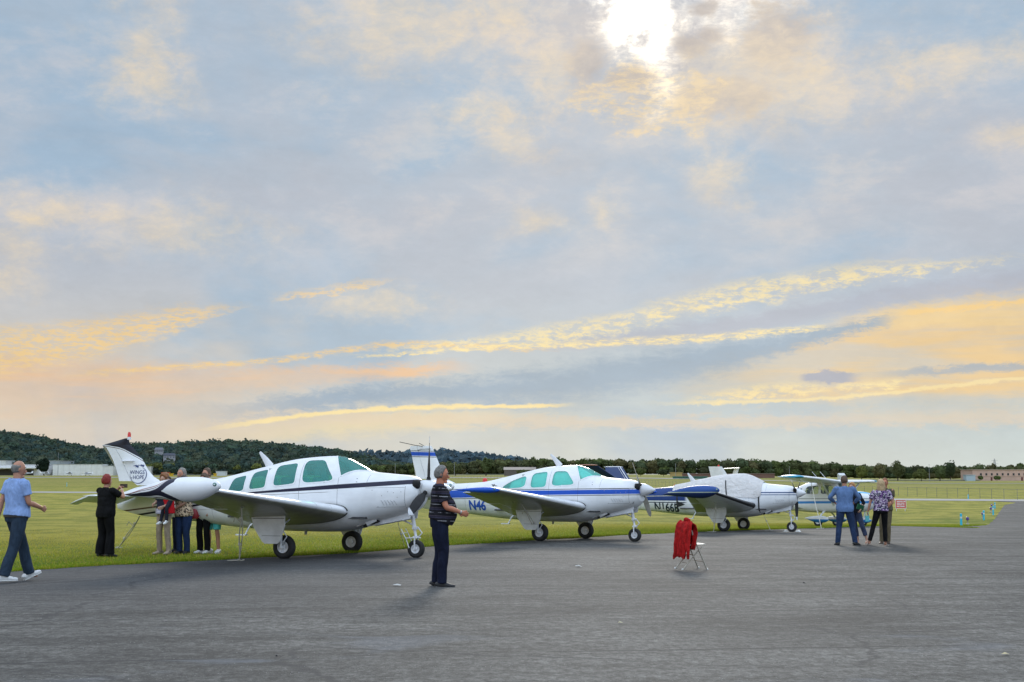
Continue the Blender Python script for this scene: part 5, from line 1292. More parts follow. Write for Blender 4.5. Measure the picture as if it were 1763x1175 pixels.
    for i in range(m_ + 1):
        a = math.pi * i / m_
        for j in range(n):
            t = 2 * math.pi * j / n; x, y, z = math.sin(a) * math.cos(t), math.sin(a) * math.sin(t), math.cos(a)
            jw = 1 - 0.34 * max(0, -z) ** 1.3; yy = y * (0.096 - 0.02 * max(0, -z)) + (0.016 * max(0, -z) ** 2 if y > 0 else -0.0) - (0.0 if z > -0.2 else 0.0)
            if z < -0.3 and y < 0: yy *= 0.75
            V_.append(hp(x * 0.077 * jw, yy, z * 0.118 + 0.008) * k)
    F_ = [(i * n + j, (i + 1) * n + j, (i + 1) * n + (j + 1) % n, i * n + (j + 1) % n) for i in range(m_) for j in range(n)]
    b.add(V_, F_)
    limb(b, [hp(0, 0.083, 0.012), hp(0, 0.102, -0.012), hp(0, 0.112, -0.030), hp(0, 0.092, -0.040)], [(0.008, 0.01), (0.011, 0.01), (0.015, 0.012), (0.012, 0.008)], 10)
    for sg_ in (-1, 1):
        b.loft([hp(sg_ * 0.072, -0.004, 0.0) * k, hp(sg_ * 0.085, -0.014, 0.0) * k], [(0.028 * k, 0.016 * k), (0.030 * k, 0.018 * k)], HM @ Vector((0, 0.2, 1)), 10)
    limb(b, [hp(-0.045, 0.080, 0.034), hp(0, 0.088, 0.036), hp(0.045, 0.080, 0.034)], [0.010, 0.012, 0.010], 8)
    limb(b, [hp(-0.022, 0.086, -0.062), hp(0, 0.092, -0.062), hp(0.022, 0.086, -0.062)], [0.007, 0.010, 0.007], 8)
    b.ball(tuple(hp(0, 0.070, -0.100) * k), 0.024 * k, 10, 8)
    bo = remeshed(b, 'body', skin, root, voxel * 0.8, 3)
    for sg_ in (-1, 1):
        e_ = MB(); e_.ball(tuple(hp(sg_ * 0.031, 0.083, 0.012) * k), (0.013 * k, 0.010 * k, 0.008 * k), 10, 6); eo = e_.build('eye', mat('eye_white', (0.5, 0.46, 0.42), 0.3), bo)
        e_ = MB(); e_.ball(tuple(hp(sg_ * 0.031, 0.0905, 0.012) * k), 0.0058 * k, 8, 6); e_.build('iris', mat('iris_dark', (0.03, 0.02, 0.015), 0.2), bo)
        e_ = MB(); e_.loft([hp(sg_ * 0.014, 0.096, 0.033) * k, hp(sg_ * 0.050, 0.083, 0.035) * k], [(0.006 * k, 0.005 * k)] * 2, (0, 0, 1), 6); e_.build('eyebrow', hair, bo)
    e_ = MB(); e_.loft([hp(-0.022, 0.092, -0.063) * k, hp(0, 0.1015, -0.063) * k, hp(0.022, 0.092, -0.063) * k], [(0.004 * k, 0.003 * k)] * 3, (0, 0, 1), 6); e_.build('mouth', mat('lip', (0.30, 0.09, 0.07), 0.5), bo)
    # hair
    if hairstyle:
        hb = MB(); V_ = []; n, m_ = 30, 24
        for i in range(m_ + 1):
            a = math.pi * i / m_
            for j in range(n):
                t = 2 * math.pi * j / n; x, y, z = math.sin(a) * math.cos(t), math.sin(a) * math.sin(t), math.cos(a)
                line_ = {'short': 0.30, 'balding': 0.12, 'bob': 0.35, 'long': 0.40, 'curly': 0.35}[hairstyle]
                face_ = y - (line_ + 0.65 * max(0, z) ** 1.2)                   # >0 : bare face
                low = -0.50 if hairstyle in ('short', 'balding') else -0.75
                msk = min(1, max(0, -face_ * 6)) * min(1, max(0, (z - low + max(0, -y) * 0.15) * 5))
                if hairstyle == 'balding': msk *= min(1, max(0, (0.52 - z) * 5))
                th = {'short': 0.013 * hairvol, 'balding': 0.010, 'bob': 0.030, 'long': 0.026, 'curly': 0.042}[hairstyle] * (1 + 0.35 * mnoise.noise(Vector((x * 4, y * 4, z * 4 + H))))
                g = (1 + max(0, z) * (0.3 if hairstyle != 'balding' else 0)) * th * msk - 0.012 * (1 - msk)
                yy = y * (0.096 - 0.02 * max(0, -z)); V_.append(hp(x * (0.077 + g), yy + y * g - 0.003, z * (0.118 + g) + 0.008) * k)
        hb.add(V_, [(i * n + j, (i + 1) * n + j, (i + 1) * n + (j + 1) % n, i * n + (j + 1) % n) for i in range(m_) for j in range(n)])
        if hairstyle in ('long', 'curly', 'bob'):
            ln = {'long': 0.27, 'curly': 0.17, 'bob': 0.05}[hairstyle]
            for q in range(11):
                a = R(200 + 14 * q); x, y = math.cos(a) * 0.082, math.sin(a) * 0.088
                limb(hb, [hp(x, y, 0.0), hp(x * 1.15, y * 1.12, -0.07), hp(x * (1.2 if hairstyle == 'curly' else 1.05), y * 1.1 + 0.01, -0.08 - ln * 0.5), hp(x * 1.0, y * 0.95 + 0.01, -0.08 - ln * rnd.uniform(0.85, 1.05))], [0.022, 0.028, 0.026 if hairstyle == 'curly' else 0.020, 0.010], 8)
        remeshed(hb, 'hair', hair, root, 0.007, 1, 0.008)
    if beard:
        hb = MB(); limb(hb, [hp(-0.062, 0.03, -0.035), hp(-0.045, 0.068, -0.082), hp(0, 0.085, -0.105), hp(0.045, 0.068, -0.082), hp(0.062, 0.03, -0.035)], [0.016, 0.024, 0.034, 0.024, 0.016]); limb(hb, [hp(-0.03, 0.088, -0.050), hp(0, 0.100, -0.046), hp(0.03, 0.088, -0.050)], [0.008, 0.010, 0.008])
        remeshed(hb, 'beard', beard, root, 0.007, 1, 0.003)
    # trousers
    pb = MB(); tors(pb, 0.010, 0.88, 1.02)
    for i, (a, kn, an) in enumerate(legs):
        end = kn.lerp(an, 0.02) if shorts else kn.lerp(an, leglen) + Vector((0, 0, -0.02 if leglen >= 1 else 0))
        if shorts: limb(pb, [a + Vector((0, 0, 0.05)), a.lerp(kn, 0.4), kn.lerp(an, 0.02)], [0.095 * wd, 0.092 * legw * wd ** 0.5, 0.082 * legw], 16)
        else: limb(pb, [a + Vector((0, -0.005, 0.05)), a.lerp(kn, 0.35) + Vector((0, -0.004, 0)), kn, kn.lerp(end, 0.5) + Vector((0, -0.01, 0)), end], [0.098 * wd, 0.092 * legw * wd ** 0.5, (0.070 + flare * 0.3) * legw, (0.066 + flare * 0.7) * legw, (0.060 + flare) * legw], 16)
    remeshed(pb, 'shorts' if shorts else 'trousers', pants, root, voxel, 3, 0.004)
    # shirt
    sb = MB(); tors(sb, 0.018, hem, 1.478, 0.10)
    for i, (a, e, w_) in enumerate(arms):
        f_ = wd ** 0.5; start = a - Vector(((i * 2 - 1) * 0.06, 0, 0.015))
        if sleeve <= 1.0: limb(sb, [start, a + Vector((0, 0, 0.0)), a.lerp(e, sleeve * 0.6), a.lerp(e, sleeve)], [0.070 * f_, 0.072 * f_, 0.070 * f_, 0.068 * f_], 14)
        else: limb(sb, [start, a, a.lerp(e, 0.5), e, e.lerp(w_, (sleeve - 1) * 0.6), e.lerp(w_, sleeve - 1)], [0.068 * f_, 0.068 * f_, 0.060 * f_, 0.053 * f_, 0.048 * f_, 0.040 * f_], 14)
    limb(sb, [(tor(1.47)[0], tor(1.47)[1] - 0.012, 1.455), (tor(1.51)[0], tor(1.51)[1] - 0.008, 1.505)], [0.082, 0.066], 14)
    st = remeshed(sb, 'shirt', shirt, root, voxel, 3, 0.006)
    if not shorts and belly < 0.04 and sleeve < 1.2 and hem > 0.93:
        bt = MB(); bt.loft([Vector((hx_, hy_, 0.945)) * k, Vector((hx_, hy_, 0.975)) * k], [((0.172 * wd + 0.020) * k, (0.122 * wd ** 0.8 + belly * 0.5 + 0.020) * k)] * 2, (1, 0, 0), 24, power=2.35); bt.build('belt', mat('black_leather', (0.015, 0.013, 0.012), 0.45), root)
    # shoes
    for i, (a, kn, an) in enumerate(legs):
        ft = Matrix.Rotation(R(toe[i]), 3, 'X'); fr_ = Matrix.Rotation(R(footrot[i]), 3, 'Z'); o_ = an + Vector((0, 0, -0.085))
        def q(x, y, z): return (o_ + fr_ @ (ft @ Vector((x, y, z + 0.0)))) * k
        if shoes[1] == 'sandal':
            s_ = MB(); s_.loft([q(0, -0.07, 0.02), q(0, 0.0, 0.018), q(0, 0.10, 0.012), q(0, 0.17, 0.012)], [(0.034 * k, 0.012 * k), (0.036 * k, 0.012 * k), (0.044 * k, 0.010 * k), (0.025 * k, 0.009 * k)], fr_ @ Vector((1, 0, 0)), 14); s_.path([q(-0.038, 0.03, 0.02), q(0, 0.045, 0.065), q(0.038, 0.03, 0.02)], 0.008 * k); s_.build('sandal', shoes[0], root); continue
        s_ = MB(); K = cr([(-0.085, 0.036, 0.024, 0.014), (-0.075, 0.050, 0.036, 0.034), (-0.02, 0.050, 0.038, 0.050), (0.05, 0.042, 0.042, 0.042), (0.12, 0.030, 0.047, 0.028), (0.175, 0.026, 0.038, 0.022), (0.195, 0.022, 0.018, 0.012)], 3)
        s_.loft([q(0, r_[0], r_[1]) for r_ in K], [(r_[2] * k, r_[3] * k) for r_ in K], fr_ @ Vector((1, 0, 0)), 16, power=2.6); so_ = s_.build('shoe', shoes[0], root)
        if shoes[1]:
            s_ = MB(); s_.loft([q(0, r_[0], 0.006) for r_ in K], [((r_[2] + 0.004) * k, 0.010 * k) for r_ in K], fr_ @ Vector((1, 0, 0)), 16, power=3.0); s_.build('sole', shoes[1], so_)
    root['_k'] = k
    return root, k, dict(arms=arms, legs=legs, hp=hp, tor=tor)
def strap_on(P_, i, m, name='wristband', r=0.031):
    root, k, d = P_; a, e, w_ = d['arms'][i]; u = (w_ - e).normalized(); mb = MB(); mb.loft([(w_ - u * 0.03) * k, (w_ - u * 0.008) * k], [r * k] * 2, (0.3, 0.2, 0.9), 14); return mb.build(name, m, root)
def ph(y, u, v): p = gpt(u, v); return p
sk_a = SKIN('ruddy_skin', (0.46, 0.22, 0.14)); sk_b = SKIN('sunburnt_skin', (0.50, 0.19, 0.11)); sk_c = SKIN('fair_skin', (0.52, 0.30, 0.21)); sk_d = SKIN('brown_skin', (0.22, 0.11, 0.07))
def hairm(n, c1, c2):
    def bld(P, b, t):
        x, y, z = sep(P); q = noiseE(xyz(x * 3, y * 3, z * 0.8), 40.0, 4, 0.7); add_bump(b, t, q, 0.9, 0.01); return mixE(sstep(q, 0.3, 0.7), c1, c2)
    return mat(n, rough=0.6, build=bld)
h_grey = hairm('grey_hair', (0.09, 0.085, 0.08), (0.24, 0.23, 0.21)); h_grey2 = hairm('silver_hair', (0.12, 0.11, 0.10), (0.33, 0.31, 0.28)); h_red = hairm('red_hair', (0.13, 0.008, 0.006), (0.32, 0.025, 0.015)); h_blond = hairm('blonde_hair', (0.32, 0.20, 0.09), (0.62, 0.46, 0.26))
h_ging = hairm('ginger_blonde_hair', (0.30, 0.13, 0.04), (0.55, 0.30, 0.12)); h_curl = hairm('auburn_hair', (0.14, 0.05, 0.02), (0.34, 0.15, 0.06)); h_dark = hairm('dark_brown_hair', (0.012, 0.008, 0.006), (0.05, 0.03, 0.02)); h_brn = hairm('brown_hair', (0.05, 0.028, 0.016), (0.13, 0.075, 0.04))
jean = cloth('dark_denim', (0.010, 0.013, 0.030)); jean2 = cloth('mid_denim', (0.016, 0.032, 0.085)); jean3 = cloth('blue_denim', (0.024, 0.044, 0.10)); slate = cloth('slate_blue_cloth', (0.026, 0.042, 0.066)); blk = cloth('black_cloth', (0.006, 0.006, 0.007), 0.4); beige = cloth('beige_cloth', (0.33, 0.26, 0.20))
whs = mat('white_shoe_leather', (0.70, 0.70, 0.70), 0.5, var=0.1, vscale=20); whs2 = mat('white_sole', (0.6, 0.6, 0.58), 0.7); bks = mat('black_shoe_leather', (0.02, 0.02, 0.02), 0.5); grs = mat('grey_sole', (0.16, 0.16, 0.16), 0.7)

# man in the light blue shirt walking in from the left
P0 = person('balding man in light blue shirt and white shoes walking in at the left edge', gpt(20, 1003.5), (0.62, 0.78), 1.82, sk_a, h_grey, cloth('light_blue_cotton', (0.26, 0.38, 0.66), 0.14), slate, (whs, whs2),
    feet=((-0.06, 0.36), (0.12, -0.20)), toe=(22, 0), lift=(0.02, 0.0), hands=((-0.27, -0.10, 0.90), (0.19, 0.33, 1.075)), poles=((-0.4, -1, 0), (0.35, -1, -0.8)), wd=1.10, belly=0.02, sleeve=0.62, head=(22, -4), hairstyle='balding', hem=0.955, voxel=0.008, legw=1.08, flare=0.012, footrot=(-6, -30), hiploc=(0, 0.05))
strap_on(P0, 1, mat('gold_watch', (0.50, 0.36, 0.12), 0.3, metal=0.8), 'wristwatch')
# the red-haired photographer
P1_ = person('red-haired woman in black clothes holding up a phone on the grass', gpt(180, 959.5), (0.50, 0.86), 1.63, sk_a, h_red, cloth('black_jersey', (0.007, 0.007, 0.008), 0.4), blk, (bks, None),
    feet=((-0.12, 0.0), (0.13, 0.04)), hands=((0.02, 0.34, 1.47), (0.13, 0.33, 1.46)), poles=((-0.8, 0.0, -1), (0.8, 0.1, -1)), wd=1.13, belly=0.03, sleeve=0.70, head=(8, 2), hairstyle='short', hem=0.86, bust=0.05, flare=0.035, legw=1.12, hairvol=2.3)
strap_on(P1_, 1, mat('cream_band', (0.65, 0.52, 0.34), 0.5), 'bracelet')
kk = P1_[1]; pm_ = Matrix.Rotation(math.atan2(-0.5, 0.86), 3, 'Z'); pp = P1_[0].location + pm_ @ (Vector((0.11, 0.41, 1.535)) * kk)
k = MB(); k.box((0, 0, 0), (0.155, 0.010, 0.078)); o = k.build('phone', mat('phone_black', (0.01, 0.01, 0.012), 0.25, coat=0.5), smooth=False, label='black phone held up by the red-haired woman', cat='phone'); o.location = pp; o.rotation_euler = (0, 0, -0.15)
# man in the striped polo
def polo(P, b, t):
    x, y, z = sep(P); n = noiseE(P, 9.0, 4, 0.6); add_bump(b, t, n, 0.8, 0.02)
    zz = z + y * 0.05 + (n - 0.5) * 0.012
    c = mixE(sstep(n, 0.3, 0.7), (0.008, 0.008, 0.011), (0.018, 0.017, 0.022))
    w1 = E.m('WRAP', zz, 0.118, 0.0); brk = sstep(noiseE(xyz(x * 9, y * 9, E.m('FLOOR', zz / 0.118)), 1.0, 2), 0.40, 0.50)
    c = mixE(clampE(line(w1, 0.03, 0.0035, 0.002) * brk * 0.75), c, (0.50, 0.50, 0.54)); c = mixE(clampE(line(w1, 0.075, 0.010, 0.003) * 0.5), c, (0.06, 0.055, 0.10)); c = mixE(clampE(line(w1, 0.098, 0.003, 0.002) * 0.6), c, (0.14, 0.11, 0.16))
    return c
P2_ = person('man in black striped polo shirt and dark jeans, side-on before the nearest propeller', gpt(757, 1011.5), (1.0, 0.06), 1.755, sk_b, h_grey, mat('striped_polo', rough=0.9, spec=0.15, build=polo), jean, (mat('black_trainer', (0.02, 0.02, 0.022), 0.6), grs),
    feet=((-0.10, -0.03), (0.10, 0.05)), hands=((-0.12, 0.28, 1.09), (0.17, 0.31, 1.085)), poles=((-0.8, -1, -0.7), (0.8, -1, -0.7)), wd=1.14, belly=0.065, sleeve=0.72, head=(4, -3), hem=0.955, voxel=0.008, shoulders=0.95, footrot=(4, -4), legw=1.16)
strap_on(P2_, 1, STEEL, 'wristwatch')
# four people at the right
P3_ = person('man in denim-blue shirt and jeans seen from behind, left of the group of four', gpt(1456, 940), (0.10, 1.0), 1.80, sk_a, h_brn, cloth('denim_shirt_cloth', (0.12, 0.20, 0.38), 0.16), jean3, (bks, bks), feet=((-0.20, 0.0), (0.24, -0.02)), hands=((-0.22, 0.22, 1.08), (0.24, 0.20, 1.06)), poles=((-1, -0.5, 0), (1, -0.5, 0)), wd=1.13, sleeve=1.75, head=(10, 0), hem=0.86, footrot=(12, -40), legw=1.08, group=None)
P4_ = person('woman with short ginger-blonde hair and dark top, half hidden behind the denim-blue shirt', gpt(1480, 938), (-0.55, -0.83), 1.62, sk_c, h_ging, cloth('black_knit', (0.008, 0.010, 0.014)), cloth('grey_blue_cropped_cloth', (0.05, 0.065, 0.12)), (sk_c, 'sandal'), feet=((-0.24, 0.02), (0.05, 0.0)), hands=((-0.14, 0.22, 1.02), (0.14, 0.24, 1.0)), poles=((-1, -0.6, 0), (1, -0.6, 0)), wd=0.88, sleeve=1.4, head=(5, 5), hairstyle='bob', leglen=0.66, hem=0.92, bust=0.03, hiploc=(0.10, 0), lean=(0.14, 0))
k = MB(); k.box((0, 0, 0), (0.20, 0.03, 0.14)); o = k.build('green_folder', mat('green_card', (0.01, 0.12, 0.05), 0.5), smooth=False, label='small green folder held by the ginger-blonde woman', cat='folder'); q_ = gpt(1480, 938); o.location = (q_.x - 0.02, q_.y - 0.26, q_.z + 1.00); o.rotation_euler = (0.2, 0.3, 0.3)
P5_ = person('auburn-haired man almost hidden behind the woman in the patterned top', gpt(1526, 937), (-0.3, -0.95), 1.76, sk_b, h_curl, cloth('olive_shirt_cloth', (0.10, 0.09, 0.06)), cloth('khaki_cloth', (0.16, 0.13, 0.08)), (mat('brown_shoe', (0.06, 0.035, 0.02), 0.5), None), feet=((-0.05, 0), (0.12, 0)), hands=((-0.12, 0.2, 1.1), (0.12, 0.2, 1.1)), wd=0.95, sleeve=0.6)
def patt(P, b, t):
    v = t.nodes.new('ShaderNodeTexVoronoi'); v.inputs['Scale'].default_value = 17.0; E.put(v.inputs['Vector'], P); n = noiseE(P, 18.0, 3, 0.6, 1.5); add_bump(b, t, n, 0.6, 0.02)
    a, b_, c = sep(E(v.outputs['Color'])); col = mixE(sstep(a, 0.35, 0.45), (0.015, 0.014, 0.05), (0.16, 0.07, 0.22)); col = mixE(sstep(n, 0.52, 0.56), col, (0.62, 0.55, 0.62)); return mixE(sstep(n, 0.42, 0.38), col, (0.012, 0.012, 0.03))
P6_ = person('long-haired blonde woman in purple patterned top, hand on hip, in the group of four', gpt(1514, 940.5), (0.12, 0.99), 1.70, sk_a, h_blond, mat('purple_pattern', rough=0.85, spec=0.15, build=patt), blk, (mat('pale_sandal', (0.45, 0.36, 0.30), 0.5), 'sandal'), feet=((-0.27, 0.0), (0.16, 0.0)), hands=((-0.30, 0.04, 0.84), (0.20, 0.04, 1.0)), poles=((-0.5, -0.3, 0), (1.0, -0.3, 0)), wd=1.02, sleeve=0.72, head=(-6, 0), hairstyle='long', hem=0.93, bust=0.03, leglen=0.93, footrot=(55, -30), legw=0.95, hiploc=(0.06, 0), lean=(0.04, 0))
k = MB(); q_ = P6_[0].location; 
k.box((0, 0, 0), (0.10, 0.05, 0.15)); k.path([(-0.04, 0, 0.07), (-0.03, 0, 0.16), (0.03, 0, 0.16), (0.04, 0, 0.07)], 0.006); o = k.build('clutch_bag', mat('teal_leather', (0.10, 0.42, 0.45), 0.5), smooth=False, label='small pale teal bag in the left hand of the long-haired blonde woman', cat='bag'); o.location = (q_.x - 0.30, q_.y + 0.0, q_.z + 0.71)
# the posing family between the tail and the near wing
def leop(P, b, t):
    v = t.nodes.new('ShaderNodeTexVoronoi'); v.inputs['Scale'].default_value = 26.0; E.put(v.inputs['Vector'], P); d = E(v.outputs['Distance']); return mixE(sstep(d, 0.50, 0.36), (0.50, 0.38, 0.26), (0.03, 0.02, 0.016))
def band_top(P, b, t):
    x, y, z = sep(P); c = mixE(sstep(z, 0.965, 0.955), (0.012, 0.014, 0.035), (0.58, 0.56, 0.66)); return mixE(clampE(sstep(E.m('ABSOLUTE', E.m('WRAP', z, 0.03, 0.0) - 0.015), 0.005, 0.003) * sstep(z, 0.96, 0.95)), c, (0.12, 0.11, 0.22))
F0 = (-0.42, -0.9); GF = 'family posing for a photograph beside the tail'
P7_ = person('curly auburn-haired woman in navy top and beige trousers, leftmost of the posing family', gpt(281, 955), F0, 1.66, sk_c, h_curl, mat('navy_white_top', rough=0.9, build=band_top), beige, (mat('beige_shoe', (0.35, 0.28, 0.22), 0.6), None), feet=((-0.13, 0), (0.12, 0)), hands=((-0.14, 0.2, 1.06), (0.2, 0.12, 1.1)), wd=0.95, sleeve=0.9, head=(5, 0), hairstyle='curly', hem=0.88, bust=0.03, legw=0.98)
P8_ = person('woman in leopard-print top and blue jeans, in the middle of the posing family', gpt(315, 954.5), F0, 1.60, sk_d, h_dark, mat('leopard_print', rough=0.9, build=leop), jean2, (bks, None), feet=((-0.10, 0), (0.11, 0)), hands=((0.06, 0.22, 1.05), (-0.26, 0.08, 0.86)), poles=((-1, -0.5, 0), (1, -0.5, 0)), wd=1.16, sleeve=0.8, head=(6, 0), hairstyle='curly', hem=0.86, bust=0.05, legw=1.15)
P9_ = person('tall grey-bearded man in dark polo shirt standing behind the posing family', gpt(311, 952), F0, 1.80, sk_a, h_grey2, cloth('charcoal_polo', (0.012, 0.011, 0.012)), jean, (bks, None), feet=((-0.14, 0), (0.14, 0)), wd=1.2, belly=0.04, sleeve=0.7, beard=h_grey2, head=(8, 4), hands=((-0.32, 0.1, 0.86), (0.3, 0.12, 0.9)))
P10_ = person('brown-haired woman in royal blue top and black trousers, right of the leopard-print top', gpt(350, 953.5), F0, 1.66, sk_c, h_brn, cloth('royal_blue_cloth', (0.012, 0.05, 0.42)), blk, (whs, None), feet=((-0.10, 0), (0.10, 0)), wd=1.02, sleeve=0.7, head=(6, 0), hairstyle='bob', hem=0.84, bust=0.04, hands=((-0.25, 0.12, 0.95), (0.24, 0.1, 0.9)), flare=0.01)
P11_ = person('man in pale lavender shirt and turquoise shorts, rightmost of the posing family', gpt(360, 953), F0, 1.80, sk_a, h_brn, cloth('lavender_cotton', (0.46, 0.44, 0.58), 0.1), cloth('turquoise_cloth', (0.10, 0.50, 0.50)), (whs, whs2), feet=((-0.22, 0), (0.02, 0)), wd=1.0, sleeve=0.6, head=(6, 0), shorts=True, hiploc=(-0.10, 0), lean=(0.20, 0.0), footrot=(20, -8))
q_ = gpt(296, 955)
P12_ = person('small child in red held between the curly-haired woman and the leopard-print top', Vector((q_.x - 0.06, q_.y - 0.12, q_.z + 0.62)), F0, 1.0, sk_d, h_dark, cloth('red_cloth', (0.42, 0.012, 0.018)), cloth('dark_child_trousers', (0.02, 0.02, 0.03)), (whs, whs2), feet=((-0.13, 0.30), (0.12, 0.34)), toe=(-20, -10), lift=(0.10, 0.04), hem=0.42, hands=((-0.2, 0.25, 1.2), (0.2, 0.25, 1.2)), wd=1.15, sleeve=0.9, voxel=0.012)
k = MB(); k.loft([(0, 0, 0), (0, 0, 0.05), (0, 0, 0.18), (0, 0, 0.21)], [(0.10, 0.04), (0.13, 0.06), (0.11, 0.05), (0.06, 0.03)], (1, 0, 0), 14); k.path([(-0.07, 0, 0.19), (-0.04, 0, 0.34), (0.04, 0, 0.34), (0.07, 0, 0.19)], 0.008)
o = k.build('handbag', mat('dark_red_leather', (0.25, 0.012, 0.02), 0.5), label='dark red handbag between the leopard-print top and the royal blue top', cat='bag'); q_ = gpt(333, 953.5); o.location = (q_.x, q_.y - 0.1, q_.z + 0.74)

# ================================================================== THINGS ON THE APRON
# folding chair with a red jacket
cp = gpt(1192, 981); CH = empty('folding_chair', cp, R(-76), label='metal folding chair with a red jacket over its back, alone on the apron', cat='chair')
cmt = mat('tan_chair_metal', (0.42, 0.38, 0.31), 0.4, metal=0.3, var=0.15, vscale=9); foot = mat('white_plastic', (0.72, 0.72, 0.70), 0.5)
# chair local frame: +Y is the way the sitter faces
for sx in (-0.21, 0.21):
    k = MB(); k.path([(sx, 0.20, 0.0), (sx, 0.02, 0.42), (sx, -0.06, 0.62), (sx * 0.98, -0.12, 0.80)], 0.013, 8); k.build('leg', cmt, CH)
    k = MB(); k.path([(sx * 0.88, -0.26, 0.0), (sx * 0.88, 0.0, 0.30), (sx * 0.88, 0.12, 0.42)], 0.012, 8); k.build('leg', cmt, CH)
    for y_ in (0.20,): k = MB(); k.loft([(sx, y_ + 0.004, -0.004), (sx, y_, 0.035)], [0.019, 0.017], (1, 0, 0), 10); k.build('foot', foot, CH)
    k = MB(); k.loft([(sx * 0.88, -0.264, -0.004), (sx * 0.88, -0.25, 0.035)], [0.019, 0.017], (1, 0, 0), 10); k.build('foot', foot, CH)
for (y_, z_, w_) in ((0.135, 0.15, 0.21), (-0.15, 0.13, 0.185), (-0.04, 0.27, 0.185)):
    k = MB(); k.tube((-w_, y_, z_), (w_, y_, z_), 0.009); k.build('stretcher', cmt, CH)
k = MB(); k.loft([(0, -0.20, 0.435), (0, -0.18, 0.44), (0, 0.17, 0.455), (0, 0.20, 0.445)], [(0.17, 0.006), (0.195, 0.014), (0.195, 0.014), (0.17, 0.006)], (1, 0, 0), 20, power=4); k.build('seat', mat('pale_seat', (0.60, 0.56, 0.47), 0.5), CH)
k = MB(); k.loft([(0, -0.065, 0.62), (0, -0.08, 0.66), (0, -0.118, 0.78), (0, -0.125, 0.81)], [(0.19, 0.006), (0.20, 0.010), (0.20, 0.010), (0.19, 0.006)], (1, 0, 0), 16, power=4); k.build('backrest', cmt, CH)
JK = cloth('red_jacket_cloth', (0.36, 0.012, 0.012), 0.35)
b = MB()
def sheet(rows_, th=0.012):
    A = [[Vector(p) for p in r_] for r_ in rows_]; h, w_ = len(A), len(A[0]); f, bk = [], []
    for i in range(h):
        fr_, br_ = [], []
        for j in range(w_):
            du = A[min(i + 1, h - 1)][j] - A[max(i - 1, 0)][j]; dv = A[i][min(j + 1, w_ - 1)] - A[i][max(j - 1, 0)][j if False else 0] if False else A[i][min(j + 1, w_ - 1)] - A[i][max(j - 1, 0)]
            n_ = du.cross(dv).normalized() * th; fr_.append(A[i][j] + n_); br_.append(A[i][j] - n_)
        f.append(fr_); bk.append(br_)
    b.grid(f); b.grid([r_[::-1] for r_ in bk])
    for i in range(h - 1): b.add([f[i][0], f[i + 1][0], bk[i + 1][0], bk[i][0]], [(0, 1, 2, 3)]); b.add([f[i][-1], bk[i][-1], bk[i + 1][-1], f[i + 1][-1]], [(0, 1, 2, 3)])
    for j in range(w_ - 1): b.add([f[0][j], bk[0][j], bk[0][j + 1], f[0][j + 1]], [(0, 1, 2, 3)]); b.add([f[-1][j], f[-1][j + 1], bk[-1][j + 1], bk[-1][j]], [(0, 1, 2, 3)])
# body of the jacket draped over the back, hanging behind and in front
rows_ = []
for t in np.linspace(0, 1, 22):
    row = []
    for s_ in np.linspace(-1, 1, 19):
        L_ = -0.46 + 1.06 * t                # distance along the drape, 0 at the top of the backrest
        fold = 0.026 * math.sin(s_ * 6 + t * 4) + 0.014 * math.sin(s_ * 13 + 1 + t * 2)
        wdt = 0.25 + 0.03 * math.sin(t * 4)
        if L_ < 0: y_, z_ = -0.13 - L_ * -0.10 + 0.02 , 0.84 + L_
        else: y_, z_ = -0.285 - L_ * 0.10, 0.85 - L_ * 0.93
        if abs(L_) < 0.07: y_ = -0.205 - (L_ / 0.07) * 0.075; z_ = 0.862 - (L_ / 0.07) ** 2 * 0.05
        if L_ > 0: z_ -= 0.10 * L_; 
        row.append((s_ * wdt, y_ + 0.10 + fold * min(1, abs(L_) * 5), z_ + 0.015 * math.sin(s_ * 9) * (1 if t in (0.0, 1.0) else 0) - 0.05 * s_ * s_ * (1 if L_ > 0 else 0.5)))
    rows_.append(row)
sheet(rows_)
for sx, ln, yy in ((0.27, 0.60, -0.14), (-0.26, 0.50, -0.16)):
    b.loft([(sx * 0.80, yy + 0.03, 0.85), (sx, yy, 0.80), (sx * 1.1, yy - 0.03, 0.62), (sx * 1.05, yy - 0.05, 0.80 - ln)], [(0.045, 0.035), (0.058, 0.036), (0.055, 0.030), (0.048, 0.022)], (1, 0, 0), 12)
b.loft([(-0.12, -0.09, 0.885), (0, -0.105, 0.90), (0.12, -0.09, 0.885)], [(0.028, 0.03)] * 3, (0, 1, 0), 10)
jk = remeshed(b, 'red_jacket', JK, None, 0.0075, 2, 0.012); jk.location = cp; jk.rotation_euler = (0, 0, R(-76)); tag(jk, 'crumpled red jacket draped over the back of the folding chair', 'jacket')
k = MB(); k.ball((0.265, 0.0 - 0.20, 0.70), 0.008, 6, 5) ; 

